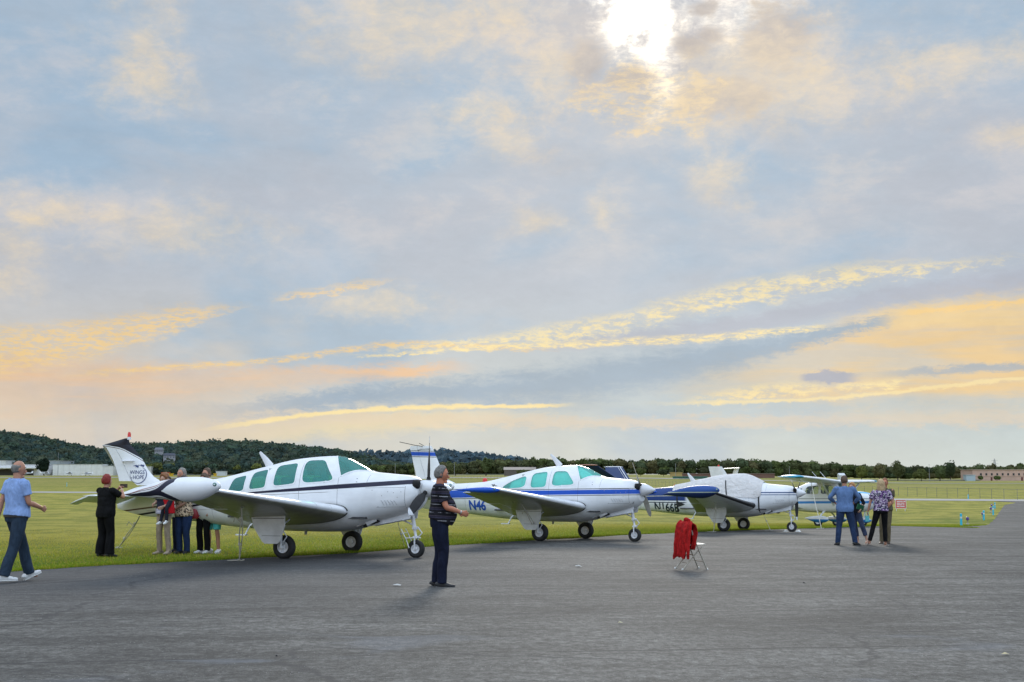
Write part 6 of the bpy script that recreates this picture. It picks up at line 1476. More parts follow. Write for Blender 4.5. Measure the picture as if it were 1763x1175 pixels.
# tie-down ropes and their ground anchors
def body_w(o, x, y, z): return o.matrix_basis @ Vector((x, y, z))
def rope(o, top, u, v, label, both=True, knot=True, r=0.011):
    a = body_w(o, *top); g_ = gpt(u, v); root = empty('tie_down_rope', g_, label=label, cat='rope', group='tie-down ropes of the parked aircraft')
    A = a - g_; k = MB(); pts = [A * (1 - t) + Vector((0.012 * math.sin(t * 9), 0, 0.012 * math.sin(t * 3.1) * -1)) for t in np.linspace(0, 1, 14)]; k.path([tuple(p) for p in pts], r, 6); k.build('strand', ROPE, root)
    if both: k = MB(); pts = [A * (1 - t) + Vector((0.045 * math.sin(t * math.pi), 0.01, 0)) for t in np.linspace(0, 1, 14)]; k.path([tuple(p) for p in pts], r * 0.9, 6); k.build('strand', ROPE, root)
    if knot:
        k = MB()
        for q in (0.22, 0.68): k.ball(tuple(A * (1 - q)), (0.030, 0.022, 0.035), 8, 6)
        k.path([tuple(A * 0.72), tuple(A * 0.72 + Vector((-0.10, 0, 0.09))), tuple(A * 0.70 + Vector((-0.13, 0, 0.02)))], r * 0.8, 6); k.build('knot', ROPE, root)
    k = MB(); k.path([(-0.22, 0, 0.012), (-0.08, 0.02, 0.02), (0.05, -0.02, 0.018), (0.10, 0.03, 0.03)], r, 6); k.build('loose_end', ROPE, root)
    k = MB(); k.path([(0.03 * math.cos(t), 0.0, 0.012 + 0.03 * math.sin(t)) for t in np.linspace(0, 2 * math.pi, 11)], 0.007, 6); k.build('ground_ring', STEEL, root)
rope(a1, (0.12, -3.3, 1.06), 411, 967, 'double white rope from the nearest near wing down to the apron edge')
rope(a1, (-4.46, 0, 0.76), 202, 945, 'long slack rope from the nearest tail down to the grass')
rope(a1, (0.12, 3.3, 1.06), 696, 944, 'thin rope from the far wing of the nearest aircraft, left of its nose wheel', both=False, r=0.007)
rope(a2, (0.15, -2.9, 1.02), 934, 931, 'slanting rope under the near wing of the blue-striped aircraft')
rope(a3, (0.15, -3.1, 1.05), 1228, 917, 'upright rope under the near wing of the canopy-covered aircraft')
rope(a3, (0.15, 3.3, 1.10), 1326, 914, 'thin rope between the main wheel and nose wheel of the canopy-covered aircraft', both=False, r=0.008)
rope(a4, (0.3, -3.0, 2.12), 1414, 911, 'rope hanging from the high wing of the sky blue trimmed aircraft', both=False, r=0.013)
# tow frame leaning on the nearest nose leg
q_ = body_w(a1, 2.20, 0, 0); TB = empty('tow_bar', q_, -0.366, label='white tubular tow bar leaning against the nearest nose wheel', cat='tow bar'); Lr = lambda x, y, z: (x, y, z)
tbm = WPAINT
for yy in (-0.12, 0.10):
    k = MB(); k.path([(-0.28, yy, 0.58), (-0.16, yy, 0.36), (-0.10, yy, 0.20)], 0.010, 6); k.build('side_tube', tbm, TB)
k = MB(); k.path([(-0.17, -0.16, 0.40), (0.12, -0.16, 0.415), (0.16, -0.12, 0.41)], 0.010, 6); k.build('cross_tube', tbm, TB)
for zz, xx in ((0.50, -0.235), (0.40, -0.18)):
    k = MB(); k.path([(xx, -0.12, zz), (xx + 0.10, -0.12, zz + 0.01), (xx, 0.10, zz)], 0.008, 6); k.build('rung', tbm, TB)
# wheel chocks
def chock(o, x, y, lab, m, both=True):
    for sg_ in ((-1, 1) if both else (1,)):
        p = body_w(o, x + sg_ * 0.22, y, 0); k = MB(); k.add([(-0.09, -0.13, 0.0), (0.09, -0.13, 0.0), (0.09, 0.13, 0), (-0.09, 0.13, 0), (-0.02 * sg_, -0.12, 0.055), (0.03 * sg_, -0.12, 0.055), (0.03 * sg_, 0.12, 0.055), (-0.02 * sg_, 0.12, 0.055)], [(0, 1, 5, 4), (1, 2, 6, 5), (2, 3, 7, 6), (3, 0, 4, 7), (4, 5, 6, 7), (3, 2, 1, 0)])
        c = k.build('wheel_chock', m, smooth=False, label=lab % ('behind' if sg_ < 0 else 'ahead of'), cat='chock', group='wheel chocks'); c.location = (p.x, p.y, gz_(p.x, p.y) + 0.012); c.rotation_euler = (0, 0, -0.40)
chock(a3, 2.13, 0.0, 'white wedge chock %s the nose wheel of the canopy-covered aircraft', foot)
# small litter on the asphalt
def scrap(u, v, sz, col, label, name='paper_scrap', cat='litter'):
    g_ = gpt(u, v); k = MB(); n = 7; pts = [(sz * math.cos(2 * math.pi * q / n) * rnd.uniform(0.6, 1.1), sz * 0.6 * math.sin(2 * math.pi * q / n) * rnd.uniform(0.6, 1.1), 0.006 + rnd.uniform(0, 0.25) * sz) for q in range(n)]
    k.add(pts + [(0, 0, 0.02 + 0.2 * sz)], [(q, (q + 1) % n, n) for q in range(n)]); o = k.build(name, mat('scrap_' + name, col, 0.8), smooth=False, label=label, cat=cat); o.location = (g_.x, g_.y, gz_(g_.x, g_.y) + 0.014)
scrap(684, 1011, 0.07, (0.5, 0.5, 0.48), 'flattened pale paper scrap on asphalt left of the striped polo man')
scrap(996, 978, 0.09, (0.5, 0.5, 0.48), 'crumpled pale paper scrap on asphalt left of the folding chair')
scrap(1730, 1131, 0.045, (0.52, 0.44, 0.26), 'dry curled tan leaf on the asphalt at the lower right corner', 'dry_leaf', 'leaf')
scrap(1067, 1076, 0.035, (0.52, 0.46, 0.30), 'tiny pale leaf on the asphalt below the folding chair', 'pale_leaf', 'leaf')
scrap(476, 1135, 0.02, (0.01, 0.01, 0.01), 'small black pebble on the asphalt at the lower left', 'pebble', 'stone')
scrap(1384, 1007, 0.03, (0.02, 0.02, 0.02), 'small dark stone on the asphalt right of the folding chair', 'pebble', 'stone')

# taxiway lights and marker posts
def marker(u, v, h, label, col=(0.02, 0.50, 0.72)):
    g_ = gpt(u, v); r_ = empty('marker_post', g_, label=label, cat='marker post', group='blue and white marker posts along the taxiway curve'); k = MB(); k.loft([(0, 0, 0), (0, 0, h * 0.30), (0, 0, h * 0.62)], [0.06, 0.055, 0.055], (1, 0, 0), 12); k.build('lower_tube', mat('cyan_plastic', col, 0.4), r_)
    k = MB(); k.loft([(0, 0, h * 0.62), (0, 0, h * 0.75)], [0.058, 0.058], (1, 0, 0), 12); k.build('reflective_band', WPAINT, r_); k = MB(); k.loft([(0, 0, h * 0.75), (0, 0, h * 0.97), (0, 0, h)], [0.055, 0.055, 0.03], (1, 0, 0), 12); k.build('cap', mat('cyan_plastic', col, 0.4), r_)
def tlight(u, v, label, h=0.42):
    g_ = gpt(u, v); r_ = empty('taxiway_light', g_, label=label, cat='taxiway light', group='blue taxiway edge lights'); k = MB(); k.loft([(0, 0, 0), (0, 0, h * 0.15), (0, 0, h * 0.2), (0, 0, h * 0.6)], [0.10, 0.10, 0.035, 0.03], (1, 0, 0), 12); k.build('stake', mat('stake_metal', (0.35, 0.33, 0.28), 0.6, var=0.3), r_)
    k = MB(); k.loft([(0, 0, h * 0.58), (0, 0, h * 0.66), (0, 0, h * 0.92), (0, 0, h)], [0.06, 0.085, 0.08, 0.045], (1, 0, 0), 14); k.build('lens', mat('violet_lens', (0.045, 0.02, 0.22), 0.2, coat=0.6), r_)
marker(1655, 906.5, 0.64, 'cyan marker post nearest the grass corner'); marker(1694, 896, 0.62, 'slim cyan and white marker post, second along the curve', (0.25, 0.55, 0.66)); marker(1710, 887, 0.68, 'cyan marker post on the curve, third from the corner'); marker(1713, 876, 0.55, 'farthest cyan marker post on the curve')
tlight(1666, 904, 'taxiway light right beside the nearest marker post'); tlight(1692, 893, 'taxiway light left of the slim marker post'); tlight(1706, 883, 'taxiway light beside the third marker post'); tlight(1707.5, 876, 'farthest taxiway light on the curve')
marker(1667, 860, 0.6, 'pale marker post standing beyond the taxiway at the right', (0.25, 0.45, 0.60)); marker(115, 838, 0.85, 'white marker post out in the field at the left', (0.6, 0.62, 0.64))
# red and white warning sign
sp = gpt(1551, 880.5); SG = empty('warning_sign', sp, R(4), label='red and white warning board on short legs in the grass', cat='sign'); SM = FOC / sp.y
sw, sh_ = 19 / SM, 15 / SM
k = MB(); k.box((0, 0, 4.5 / SM + sh_ / 2), (sw, 0.03, sh_)); brd = k.build('board', mat('sign_red', (0.60, 0.10, 0.09), 0.5), SG, smooth=False)
k = MB(); z0 = 4.5 / SM; t_ = 0.03
for c_, d_ in (((0, -0.018, z0 + t_ / 2), (sw, 0.012, t_)), ((0, -0.018, z0 + sh_ - t_ / 2), (sw, 0.012, t_)), ((-sw / 2 + t_ / 2, -0.018, z0 + sh_ / 2), (t_, 0.012, sh_ - 2 * t_)), ((sw / 2 - t_ / 2, -0.018, z0 + sh_ / 2), (t_, 0.012, sh_ - 2 * t_))): k.box(c_, d_)
k.build('border', WPAINT, brd, smooth=False)
k = MB()
for i_, ws_ in enumerate(((0.55, 0.2), (0.3, 0.35), (0.5, 0.15), (0.25, 0.4))):
    x_ = -sw * 0.36
    for w2 in ws_: k.box((x_ + w2 * sw / 2, -0.018, z0 + sh_ * (0.80 - 0.19 * i_)), (w2 * sw, 0.006, sh_ * 0.085)); x_ += w2 * sw + sw * 0.05
k.build('worn_print', WPAINT, brd, smooth=False)
for sx in (-1, 1): k = MB(); k.box((sx * sw * 0.4, 0.02, z0 / 2 + 0.03), (0.04, 0.03, z0 + 0.06)); k.build('leg', WPAINT, SG, smooth=False)

# tail of another aircraft parked beyond the third one
T1 = at(1241, 112); tl = empty('parked_aircraft', (T1.x, T1.y, T1.z), -0.45, label='white aircraft parked behind the canopy-covered one, only its fin and tail showing', cat='aircraft')
sc1 = 1.0; sT = FOC / 112.0
def zz(v): return zrow(v, 112) - T1.z
def xx(u): return (u - 1241) / sT
ztop = zz(803.5); zb_ = zz(824)
fin_shape('fin', [(xx(1262), xx(1226) , zb_ - 0.6), (xx(1254), xx(1221), zb_), (xx(1240), xx(1216), ztop)], lambda z: 0.12, WPAINT, tl)
k = MB(); k.ball((xx(1234), 0, ztop + 0.05), (0.08, 0.06, 0.08), 10, 8); k.build('beacon', RED, tl)
k = MB(); lathe_x(k, [tuple(p) for p in cr([(-3.2, 0.02), (-2.6, 0.16), (-1.0, 0.35), (1.0, 0.55), (2.6, 0.62), (4.0, 0.5), (4.8, 0.25)], 4)], 0, 1.35, n=20); k.build('fuselage', WPAINT, tl)
for sg_ in (-1, 1): wing_part('wing', [(sg_ * 0.4, 3.2, 0.95, 1.6, 3, 0.14), (sg_ * 5.0, 3.0, 1.4, 1.1, 1, 0.12)], WPAINT, tl); wheel(tl, 2.3, sg_ * 1.4, 0.22, 0.15); k = MB(); k.tube((2.3, sg_ * 1.45, 0.22), (2.3, sg_ * 1.45, 1.1), 0.04); k.build('gear_strut', WPAINT, tl)
wheel(tl, 4.3, 0, 0.18, 0.12); k = MB(); k.tube((4.3, 0, 0.18), (4.2, 0, 1.1), 0.035); k.build('gear_strut', WPAINT, tl)
T2 = at(1262, 126); t2 = empty('parked_aircraft', (T2.x, T2.y, T2.z), -0.3, label='white aircraft farther back with a tailplane on struts above its tail', cat='aircraft'); s2_ = FOC / 126.0
x2 = lambda u: (u - 1262) / s2_; z2_ = lambda v: zrow(v, 126) - T2.z
fin_shape('fin', [(x2(1264), x2(1254), z2_(828)), (x2(1269), x2(1261), z2_(807))], lambda z: 0.10, WPAINT, t2)
k = MB(); k.loft([(x2(1244), 0, z2_(807.5)), (x2(1270), 0, z2_(806.0))], [(0.5, 0.05), (0.3, 0.04)], (0, 1, 0), 12); k.build('tailplane', WPAINT, t2)
k = MB(); lathe_x(k, [tuple(p) for p in cr([(-1.0, 0.05), (0.5, 0.3), (2.5, 0.6), (5.0, 0.55), (6.0, 0.2)], 4)], 0, 1.3, n=18); k.build('fuselage', WPAINT, t2)
for sg_ in (-1, 1): wing_part('wing', [(sg_ * 0.3, 4.2, 0.95, 1.6, 3, 0.14), (sg_ * 5.0, 4.0, 1.3, 1.1, 1, 0.12)], WPAINT, t2); wheel(t2, 3.4, sg_ * 1.3, 0.22, 0.15); k = MB(); k.tube((3.4, sg_ * 1.35, 0.22), (3.4, sg_ * 1.35, 1.1), 0.04); k.build('gear_strut', WPAINT, t2)

# ================================================================== BEYOND THE TAXIWAY
# wire fence
fp = [gpt(1800, 863), gpt(1722, 860.5), gpt(1435, 850.5), gpt(1260, 843.5), gpt(1117, 837), gpt(930, 828.5), gpt(760, 824.5)]
FN = empty('wire_fence', fp[0], label='long post and wire fence running away across the field', cat='fence'); FM = mat('fence_steel', (0.20, 0.20, 0.19), 0.6, metal=0.4)
Ls = [0]; 
for a, b in zip(fp, fp[1:]): Ls.append(Ls[-1] + (Vector((b.x, b.y)) - Vector((a.x, a.y))).length)
tot = Ls[-1]; FX = lambda s_: np.interp(s_, Ls, [p.x for p in fp]); FY = lambda s_: np.interp(s_, Ls, [p.y for p in fp])
sp_ = 3.05; n = int(tot / sp_); post = MB(); post.tube((0, 0, 0), (0, 0, 1.35), 0.028, n=6); tops = []
pm_ = None
for i in range(n + 1):
    x, y = float(FX(i * sp_)), float(FY(i * sp_)); p = Vector((x, y, gz_(x, y))) - fp[0]; tops.append(p)
    if pm_ is None: pm_ = post.build('post', FM, FN)
    else:
        c = pm_.copy(); C.objects.link(c); c.parent = FN; pm_ = pm_
    (pm_ if i == 0 else c).location = p
for z_, rr in ((1.30, 0.016), (0.95, 0.006), (0.6, 0.006), (0.25, 0.006)):
    k = MB(); k.path([tuple(p + Vector((0, 0, z_))) for p in tops], rr, 4); k.build('top_rail' if z_ > 1.2 else 'wire', FM, FN)
# pink two-storey building at the right
bx0, bx1 = xcol(1668, 900), xcol(1830, 900); BY = 900.0; bg_ = gz_((bx0 + bx1) / 2, BY); BT = zrow(809.5, BY); hB = BT - bg_
B1 = empty('factory_building', (bx0, BY, bg_), label='long pink two-storey building with a row of small square windows, at the right', cat='building')
WBP = mat('pink_stucco', (0.56, 0.38, 0.31), 0.9, var=0.08, vscale=0.3); DG = mat('dark_window_glass', (0.02, 0.025, 0.03), 0.2)
wbx = bx1 - bx0; k = MB(); k.box((wbx / 2, 12, hB / 2), (wbx, 24, hB)); wl = k.build('wall', WBP, B1, smooth=False)
k = MB(); k.box((wbx / 2, 12, hB + 0.15), (wbx + 0.8, 24.8, 0.3)); k.build('roof', mat('pale_parapet', (0.45, 0.36, 0.30), 0.8), B1, smooth=False)
k = MB(); k.box((wbx / 2, -0.05, hB * 0.38), (wbx, 0.1, 0.25)); k.build('string_course', mat('tan_trim', (0.36, 0.24, 0.18), 0.8), wl, smooth=False)
for i in range(17):
    x_ = xcol(1682 + 9.3 * i, 900) - bx0
    k = MB(); k.box((x_, -0.02, hB * 0.60), (1.1, 0.14, 1.3)); wn = k.build('window', DG, B1, smooth=False); k = MB(); k.box((x_, -0.10, hB * 0.60 - 0.72), (1.4, 0.14, 0.14)); k.build('sill', MAT['pale_parapet'], wn, smooth=False)
for u in (1700, 1752, 1790): k = MB(); x_ = xcol(u, 900) - bx0; k.box((x_, -0.02, 1.1), (1.1, 0.12, 2.2)); k.build('door', mat('dark_red_door', (0.12, 0.03, 0.03), 0.6), B1, smooth=False)
q_ = at(1662, 880); k = MB(); k.box((0, 0, 1.7), (5.5, 6, 3.4)); k.box((0, 0, 3.55), (6, 6.5, 0.3)); o = k.build('shed', mat('pale_blue_metal', (0.40, 0.48, 0.55), 0.6), smooth=False, label='small pale blue metal shed left of the pink building', cat='shed'); o.location = q_
q_ = at(1706, 1000); LT = empty('lattice_pylon', q_, label='steel lattice pylon rising above the trees behind the pink building', cat='pylon'); hp_ = zrow(792, 1000) - q_.z; pyl = mat('galvanised_steel', (0.30, 0.31, 0.33), 0.5, metal=0.5)
for sx, sy in ((-1, -1), (1, -1), (1, 1), (-1, 1)): k = MB(); k.tube((sx * 1.6, sy * 1.6, 0), (sx * 0.3, sy * 0.3, hp_), 0.13, 0.09, 5); k.build('leg', pyl, LT)
for z_ in np.arange(0.15, 0.95, 0.13):
    k = MB(); w1_ = 1.6 - 1.3 * z_; w2_ = 1.6 - 1.3 * (z_ + 0.13)
    for a_, b_ in (((-w1_, -w1_), (w2_, -w2_)), ((w1_, -w1_), (-w2_, -w2_)), ((w1_, -w1_), (w2_, w2_)), ((-w1_, -w1_), (-w2_, w2_))): k.tube((a_[0], a_[1], z_ * hp_), (b_[0], b_[1], (z_ + .13) * hp_), 0.06, n=4)
    o = k.build('lattice_brace', pyl, LT); tag(o, kind='stuff')
for z_ in (0.80, 0.95): k = MB(); k.tube((-2.4, 0, z_ * hp_), (2.4, 0, z_ * hp_), 0.09, n=5); k.build('cross_arm', pyl, LT)
# arched barn and low sheds beyond the field
def far_box(name, u0, u1, v0, y, col, label, cat, roofcol=None, dep=10, gable=False):
    x0_, x1_ = xcol(u0, y), xcol(u1, y); cx_ = (x0_ + x1_) / 2; g_ = gz_(cx_, y); h_ = zrow(v0, y) - g_; W_ = x1_ - x0_; r_ = empty(name, (cx_, y, g_ - 0.3), label=label, cat=cat); h_ += 0.3
    rh = h_ * 0.30 if gable else 0.25; m_ = mat(name + '_wall_%d' % u0, col, 0.8, var=0.08, vscale=0.4); k = MB(); k.box((0, dep / 2, (h_ - rh) / 2), (W_, dep, h_ - rh)); k.build('wall', m_, r_, smooth=False)
    k = MB(); rm_ = mat(name + '_roof_%d' % u0, roofcol or col, 0.7)
    if gable:
        k.add([(-W_ / 2 - .3, -0.3, h_ - rh), (W_ / 2 + .3, -0.3, h_ - rh), (W_ / 2 + .3, dep / 2, h_), (-W_ / 2 - .3, dep / 2, h_), (W_ / 2 + .3, dep + .3, h_ - rh), (-W_ / 2 - .3, dep + .3, h_ - rh)], [(0, 1, 2, 3), (3, 2, 4, 5), (0, 3, 5), (1, 4, 2), (0, 5, 4, 1)])
    else: k.box((0, dep / 2, h_ - 0.12), (W_ + 0.5, dep + 0.5, 0.25))
    k.build('roof', rm_, r_, smooth=False); return r_, W_, h_
HW = (0.74, 0.74, 0.72)
r_, W_, h_ = far_box('hangar', 97, 182, 799.5, 1100, HW, 'long low white hangar behind the parked planes at the left', 'hangar', (0.40, 0.42, 0.42), 40)
for i in range(1, 9): k = MB(); k.box((-W_ / 2 + W_ * i / 9, -0.06, (h_ - 0.3) / 2), (0.18, 0.12, h_ - 0.4)); k.build('wall_rib', mat('rib_grey', (0.60, 0.60, 0.58), 0.8), r_, smooth=False)
far_box('hangar', 182, 200, 802, 1100, (0.66, 0.66, 0.65), 'short white hangar extension just left of the tail fin', 'hangar', (0.40, 0.42, 0.42), 40)
far_box('hangar', -60, 16, 793, 1180, (0.62, 0.63, 0.64), 'upper white hangar at the far left edge', 'hangar', (0.50, 0.50, 0.50), 40)
far_box('hangar', 84, 108, 793.5, 1180, (0.30, 0.34, 0.38), 'blue-grey upper hangar peeking over the long white one', 'hangar', (0.50, 0.50, 0.50), 40)
r_, W_, h_ = far_box('hangar', -60, 74, 800, 1085, (0.62, 0.61, 0.58), 'wide open-fronted hangar at the left edge behind the balding man', 'hangar', (0.50, 0.49, 0.45), 40)
k = MB(); k.box((W_ * 0.18, -0.1, h_ * 0.30), (W_ * 0.50, 0.3, h_ * 0.55)); k.build('hangar_opening', mat('shadowed_opening', (0.06, 0.055, 0.045), 0.9), r_, smooth=False)
k = MB(); k.box((W_ * 0.15, -3, h_ * 0.68), (W_ * 0.66, 6, 0.5)); k.build('canopy', mat('canopy_white', (0.75, 0.74, 0.70), 0.7), r_, smooth=False)
far_box('hangar', 250, 265, 803.5, 1100, (0.50, 0.50, 0.48), 'small white tank-like building right of the tail fin', 'hangar', None, 14)
far_box('white_hut', 376, 392, 811.5, 900, (0.55, 0.58, 0.62), 'low white hut across the field right of the posing family', 'hut', None, 6)
far_box('red_truck', 283, 295, 813.5, 900, (0.45, 0.06, 0.03), 'small red shed far across the field behind the posing family', 'shed', None, 4)
far_box('runway_sign', 294.5, 303, 815.5, 760, (0.60, 0.38, 0.02), 'yellow runway board beyond the posing family, left one', 'sign', None, 0.6)
far_box('runway_sign', 372, 377, 815.5, 760, (0.60, 0.38, 0.02), 'yellow runway board beside the low white hut', 'sign', None, 0.6)
far_box('barn', 868, 922, 804.5, 830, (0.13, 0.11, 0.10), 'brown barn with shallow gable behind the blue-striped aircraft', 'barn', (0.22, 0.19, 0.17), 14, True)
far_box('brick_building', 1165, 1330, 815.5, 840, (0.17, 0.09, 0.07), 'long low reddish building under the trees behind the canopy-covered aircraft', 'building', (0.24, 0.18, 0.15), 12)
far_box('green_screen_fence', 1156, 1215, 820.5, 600, (0.05, 0.14, 0.10), 'green windbreak screen on the fence line behind the row', 'fence', None, 0.4)
far_box('yellow_cabin', 1153, 1172, 813.5, 760, (0.42, 0.30, 0.12), 'small yellow cabin at the wood edge', 'cabin', None, 5)
far_box('white_shed', 1441, 1450, 815, 830, (0.62, 0.64, 0.66), 'small white roofed shed at the wood edge right of the high wing', 'shed', None, 6, True)
far_box('low_wall', 1395, 1680, 826, 880, (0.34, 0.32, 0.27), 'pale low wall at the foot of the wood at the right', 'wall', None, 0.5)
k = MB()
for p_ in ((1240, 839, 15),): pass
q_ = gpt(1161, 842); k = MB(); k.loft([(0, 0, 0), (0, 0, 0.05), (0, 0, 0.06), (0, 0, 1.0)], [0.35, 0.35, 0.22, 0.05], (1, 0, 0), 14); o = k.build('traffic_cone', mat('orange_plastic', (0.70, 0.10, 0.02), 0.5), label='orange cone by the fence behind the dark blue tail', cat='cone'); o.location = q_
# hillside houses
def hhouse(u, v0, v1, wpx, y, label, rc):
    x = xcol(u, y); zt = zrow(v0, y); zb2 = zrow(v1, y); r_ = empty('hillside_house', (x, y, zb2 - 5.0), R(12), label=label, cat='house'); h_ = zt - zb2 + 3.5; W_ = wpx / FOC * y
    k = MB(); k.box((0, 0, h_ * 0.36), (W_, 9, h_ * 0.72)); wl_ = k.build('wall', mat('pale_siding', (0.32, 0.32, 0.34), 0.8), r_, smooth=False)
    k = MB(); a_ = W_ / 2 + .5; k.add([(-a_, -5, h_ * .7), (a_, -5, h_ * .7), (a_ * 0.75, 0, h_), (-a_ * 0.75, 0, h_), (a_, 5, h_ * .7), (-a_, 5, h_ * .7)], [(0, 1, 2, 3), (3, 2, 4, 5), (0, 3, 5), (1, 4, 2)]); k.build('roof', mat('roof_%d' % u, rc, 0.8), r_, smooth=False)
    for i in range(4): k = MB(); k.box((-W_ * 0.36 + W_ * 0.24 * i, -4.55, h_ * 0.52), (0.9, 0.2, 1.1)); k.build('window', mat('house_window', (0.10, 0.11, 0.14), 0.4), r_, smooth=False)
hhouse(296, 777.5, 785, 20, 1250, 'larger grey-roofed house in the trees of the hillside, lower one', (0.05, 0.055, 0.075)); hhouse(278, 768, 774.5, 14, 1300, 'smaller pale house near the hill crest, upper one', (0.12, 0.125, 0.15))
# small aircraft parked at the hangars
def far_plane(high, label):
    r_ = empty('distant_aircraft', (0, 0, 0), label=label, cat='aircraft', group='small aircraft parked in front of the hangars')
    k = MB(); lathe_x(k, [tuple(p) for p in cr([(-4.6, 0.05, 0.25), (-3, 0.22, 0.12), (-1, 0.5, 0), (0.3, 0.62, 0), (1.6, 0.5, 0), (2.4, 0.3, 0), (2.8, 0.05, 0)], 3)], 0, 1.3, n=14); k.build('fuselage', paint('distant_fuselage_paint', lambda x, y, z: mixE(line(z, 1.25, 0.14, 0.02), WHT, (0.03, 0.06, 0.16))), r_)
    k = MB(); k.box((0.5, 0, 1.76), (1.9, 1.0, 0.46)); k.build('window', DG, r_, smooth=False)
    z_ = 2.15 if high else 0.95
    for sg_ in (-1, 1):
        wing_part('wing', [(sg_ * 0.1, 1.0, z_, 1.5, 1, 0.13), (sg_ * 5.2, 0.9, z_ + (0.1 if high else 0.5), 1.1, 0, 0.1)], WPAINT, r_); wing_part('stabilizer', [(sg_ * 0.1, -3.8, 1.5, 0.8, 0, 0.1), (sg_ * 1.7, -4.0, 1.5, 0.6, 0, 0.1)], WPAINT, r_)
        wheel(r_, 0.1, sg_ * 1.3, 0.24, 0.16); k = MB(); k.tube((0.1, sg_ * 1.3, 0.24), (0.1, sg_ * 0.7, 0.95), 0.06); k.build('gear_strut', WPAINT, r_)
    wheel(r_, 1.9, 0, 0.2, 0.14); k = MB(); k.tube((1.9, 0, 0.2), (1.9, 0, 1.0), 0.05); k.build('gear_strut', WPAINT, r_)
    fin_shape('fin', [(-3.3, -4.7, 1.5), (-4.2, -4.9, 2.8)], lambda z: 0.12, WPAINT, r_); return r_
fps = [(50, 1040, True, 200, 'white high-winged plane parked under the hangar canopy at the far left'), (86, 1040, True, -20, 'white high-winged plane parked in front of the dark round tree'), (126, 1030, True, -35, 'white high-winged plane parked before the long white hangar, left of the low-winged one'), (157, 1020, False, 150, 'white low-winged plane parked before the long white hangar, nearest the tail fin')]
src = {}
for u, y, hi_, rz_, lab in fps:
    if hi_ not in src: o = src[hi_] = far_plane(hi_, lab)
    else: o = copy_tree(src[hi_]); o['label'] = lab
    p = at(u, y); o.location = p; o.rotation_euler = (0, 0, R(rz_)); o.scale = (1.15, 1.15, 1.15)

# trees that stand out singly
BARK = mat('bark', (0.07, 0.055, 0.04), 0.9, var=0.3, vscale=3)
def tree(u, vtop, y, wpx, label, pal, nleaf=900, group=None, size=0.4):
    g_ = at(u, y); Ht = zrow(vtop, y) - g_.z; W_ = wpx / FOC * y / 2; r_ = empty('tree', g_, label=label, cat='tree', group=group)
    k = MB(); k.loft([(0, 0, -0.3), (0.05, 0, Ht * 0.25), (0.0, 0, Ht * 0.6)], [0.035 * Ht, 0.022 * Ht, 0.010 * Ht], (1, 0, 0), 8)
    for a in range(4): t = a * 1.7; k.tube((0, 0, Ht * (0.25 + 0.07 * a)), (math.cos(t) * W_ * 0.5, math.sin(t) * W_ * 0.5, Ht * (0.5 + 0.07 * a)), 0.012 * Ht, 0.004 * Ht, 6)
    k.build('trunk', BARK, r_)
    V, F, col = crowns(rs, [(0, 0, Ht * 0.50)], [(W_, W_, Ht * 0.52)], nleaf, size, pal); raw_mesh('crown', V, F, LEAF, r_, cols=col); return r_
tree(82, 789, 1060, 28, 'dark round tree standing between the hangars at the left', [(0.020, 0.034, 0.022)], 1400, size=0.55)
G_ = 'single trees along the edge of the wood'
for u, vt, y, wp, lab, pal in ((1540, 792, 860, 26, 'tall green tree in the right wood, left of the sky gap', TP[1:2]), (1630, 790, 900, 26, 'tallest dark tree left of the pink building', TP[2:3]), (1612, 796, 880, 22, 'dark tree leaning on the tallest one, left of the pink building', TP[0:1]), (1509, 797, 850, 30, 'bushy olive tree at the wood edge right of centre', TP[3:4]), (1478, 800, 850, 26, 'yellowish tree at the wood edge above the group of four', YP[0:1]), (1580, 806, 840, 26, 'light green bush tree left of the shed', YP[1:2]), (1367, 814, 800, 10, 'small round bush above the high wing', YP[1:2]), (1101, 808, 800, 22, 'rounded olive tree right of the propeller of the blue-striped aircraft', YP[3:4]), (1140, 807, 810, 26, 'low spreading dark tree behind the far fence', TP[2:3]), (785, 797, 830, 22, 'tree just right of the blue-striped fin', TP[1:2]), (837, 785, 850, 22, 'tall tree standing above the wood, right of the striped man', TP[0:1]), (1709, 818, 890, 12, 'bush against the pink building, right one', TP[5:6]), (1681, 819, 890, 9, 'bush against the pink building, left one', TP[5:6]), (905, 808, 820, 40, 'broad tree in front of the brown barn', TP[1:2]), (720, 806, 850, 24, 'yellow-green tree left of the blue-striped fin', YP[3:4])):
    tree(u, vt, y, wp, lab, pal, 700, G_, 0.42)
# distant light poles
PG = 'thin poles across the field'
for u, vt, y, lab in ((1161, 799, 700, 'thin pole above the dark blue tail'), (1355, 804, 700, 'thin pole left of the high wing tip'), (783, 797, 700, 'thin pole right of the blue-striped fin'), (1594, 800, 760, 'thin pole over the right wood'), (106, 780, 900, 'dark pole before the long hangar'), (682, 799, 760, 'thin pole above the nearest windshield')):
    g_ = at(u, y); h_ = zrow(vt, y) - g_.z; r_ = empty('light_pole', g_, label=lab, cat='pole', group=PG); k = MB(); k.tube((0, 0, -0.2), (0, 0, h_), 0.13, 0.08, 6); k.build('shaft', pyl, r_); k = MB(); k.box((0, 0, h_ + 0.05), (0.45, 0.2, 0.12)); k.build('lamp_head', pyl, r_, smooth=False)

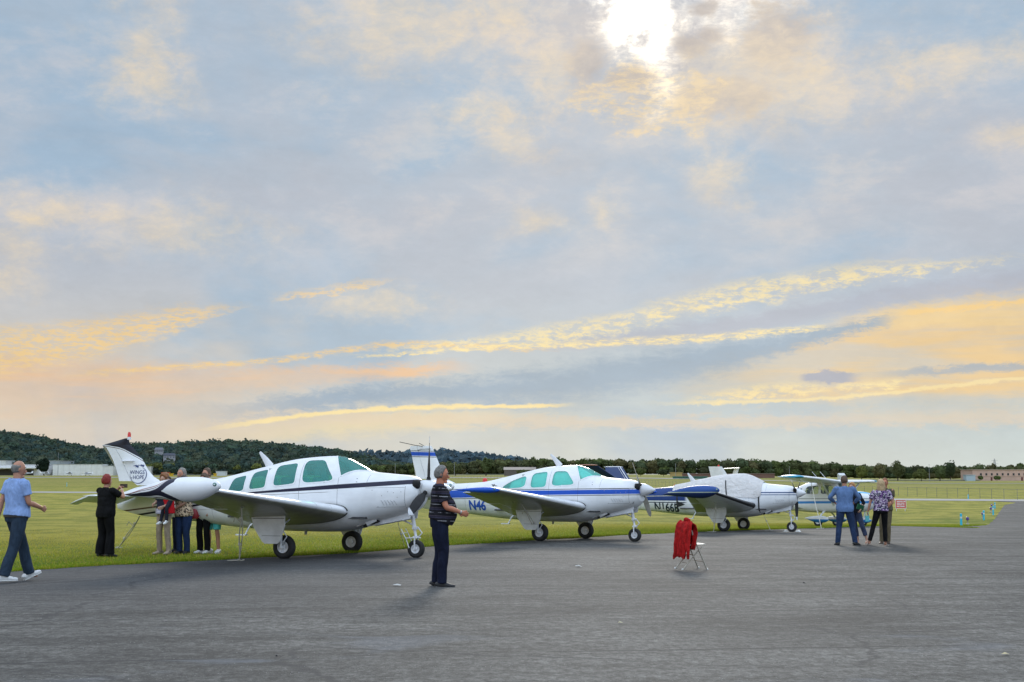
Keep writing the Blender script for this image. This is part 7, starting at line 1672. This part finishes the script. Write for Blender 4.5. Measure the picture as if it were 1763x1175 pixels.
# ================================================================== GRASS TUFTS
def tufts(name, pts, h0, h1, w_, pal, m):
    pts = np.array(pts); N = len(pts); a = rs.uniform(0, 6.283, N); h = rs.uniform(h0, h1, N); ln = rs.normal(0, 0.45, (N, 2)) * h[:, None]
    dx, dy = np.cos(a) * w_, np.sin(a) * w_; z = pts[:, 2]
    A = np.stack([pts[:, 0] - dx, pts[:, 1] - dy, z], -1); B = np.stack([pts[:, 0] + dx, pts[:, 1] + dy, z], -1); T = np.stack([pts[:, 0] + ln[:, 0], pts[:, 1] + ln[:, 1], z + h], -1)
    V = np.stack([A, B, T], 1).reshape(-1, 3); F = np.arange(len(V)).reshape(-1, 3); c = np.array(pal)[rs.integers(0, len(pal), N)] * rs.uniform(0.7, 1.3, (N, 1)); o = raw_mesh(name, V, F, m, cols=np.repeat(c, 3, axis=0)); tag(o, kind='stuff'); return o
GL = mat('grass_blades', rough=0.9, spec=0.1, build=lambda P, b, t: (lambda at_: (setattr(at_, 'attribute_name', 'tint'), E(at_.outputs['Color']))[1])(t.nodes.new('ShaderNodeAttribute')))
translucent(GL, 0.45)
GP = [(0.15, 0.27, 0.012), (0.20, 0.30, 0.018), (0.28, 0.32, 0.025), (0.42, 0.37, 0.07)]
pts = []
for _ in range(90000):                                         # along the ragged edge
    x = rs.uniform(-13, 24); e = float(edge_y(x)); y = e + abs(rs.normal(0, 0.30)) - 0.05; pts.append((x, y, gz_(x, y)))
tufts('edge_grass', pts, 0.03, 0.085, 0.006, GP, GL)
xx_ = rs.uniform(-26, 26, 230000); ee = edge_y(xx_); rr_ = 34 * rs.beta(1, 3.4, 230000); yy_ = ee + 0.1 + rr_; ok = (np.abs(xx_) < yy_ * 0.37) & (yy_ < 80)
pts = np.stack([xx_[ok], yy_[ok], ground(xx_[ok], yy_[ok])], -1)
lw_ = tufts('lawn_grass', pts, 0.02, 0.055, 0.008, GP, GL)
ca_ = lw_.data.color_attributes['tint']; buf = np.empty(len(ca_.data) * 4, np.float32); ca_.data.foreach_get('color', buf); buf = buf.reshape(-1, 4)
tt_ = np.repeat(np.clip(rr_[ok] / 17, 0, 1), 3)[:, None]; buf[:, :3] = buf[:, :3] * (1 - tt_) + np.array([0.46, 0.40, 0.085]) * tt_; ca_.data.foreach_set('color', buf.ravel())
# loose grit on the near asphalt
xx_ = rs.uniform(-9, 9, 9000); yy_ = 9 + 22 * rs.uniform(0, 1, 9000) ** 1.5; z_ = ground(xx_, yy_) + 0.013; s_ = rs.uniform(0.002, 0.006, 9000)
d_ = np.array([(1, 0, 0), (-0.5, 0.87, 0), (-0.5, -0.87, 0), (0, 0, 0.9)]); V = (np.stack([xx_, yy_, z_], -1)[:, None] + d_[None] * s_[:, None, None]).reshape(-1, 3); F = (np.array([(0, 1, 3), (1, 2, 3), (2, 0, 3)])[None] + (np.arange(9000) * 4)[:, None, None]).reshape(-1, 3)
tag(raw_mesh('grit', V, F, mat('grit_stone', (0.30, 0.29, 0.27), 0.9, var=0.6, vscale=3.0)), kind='stuff')
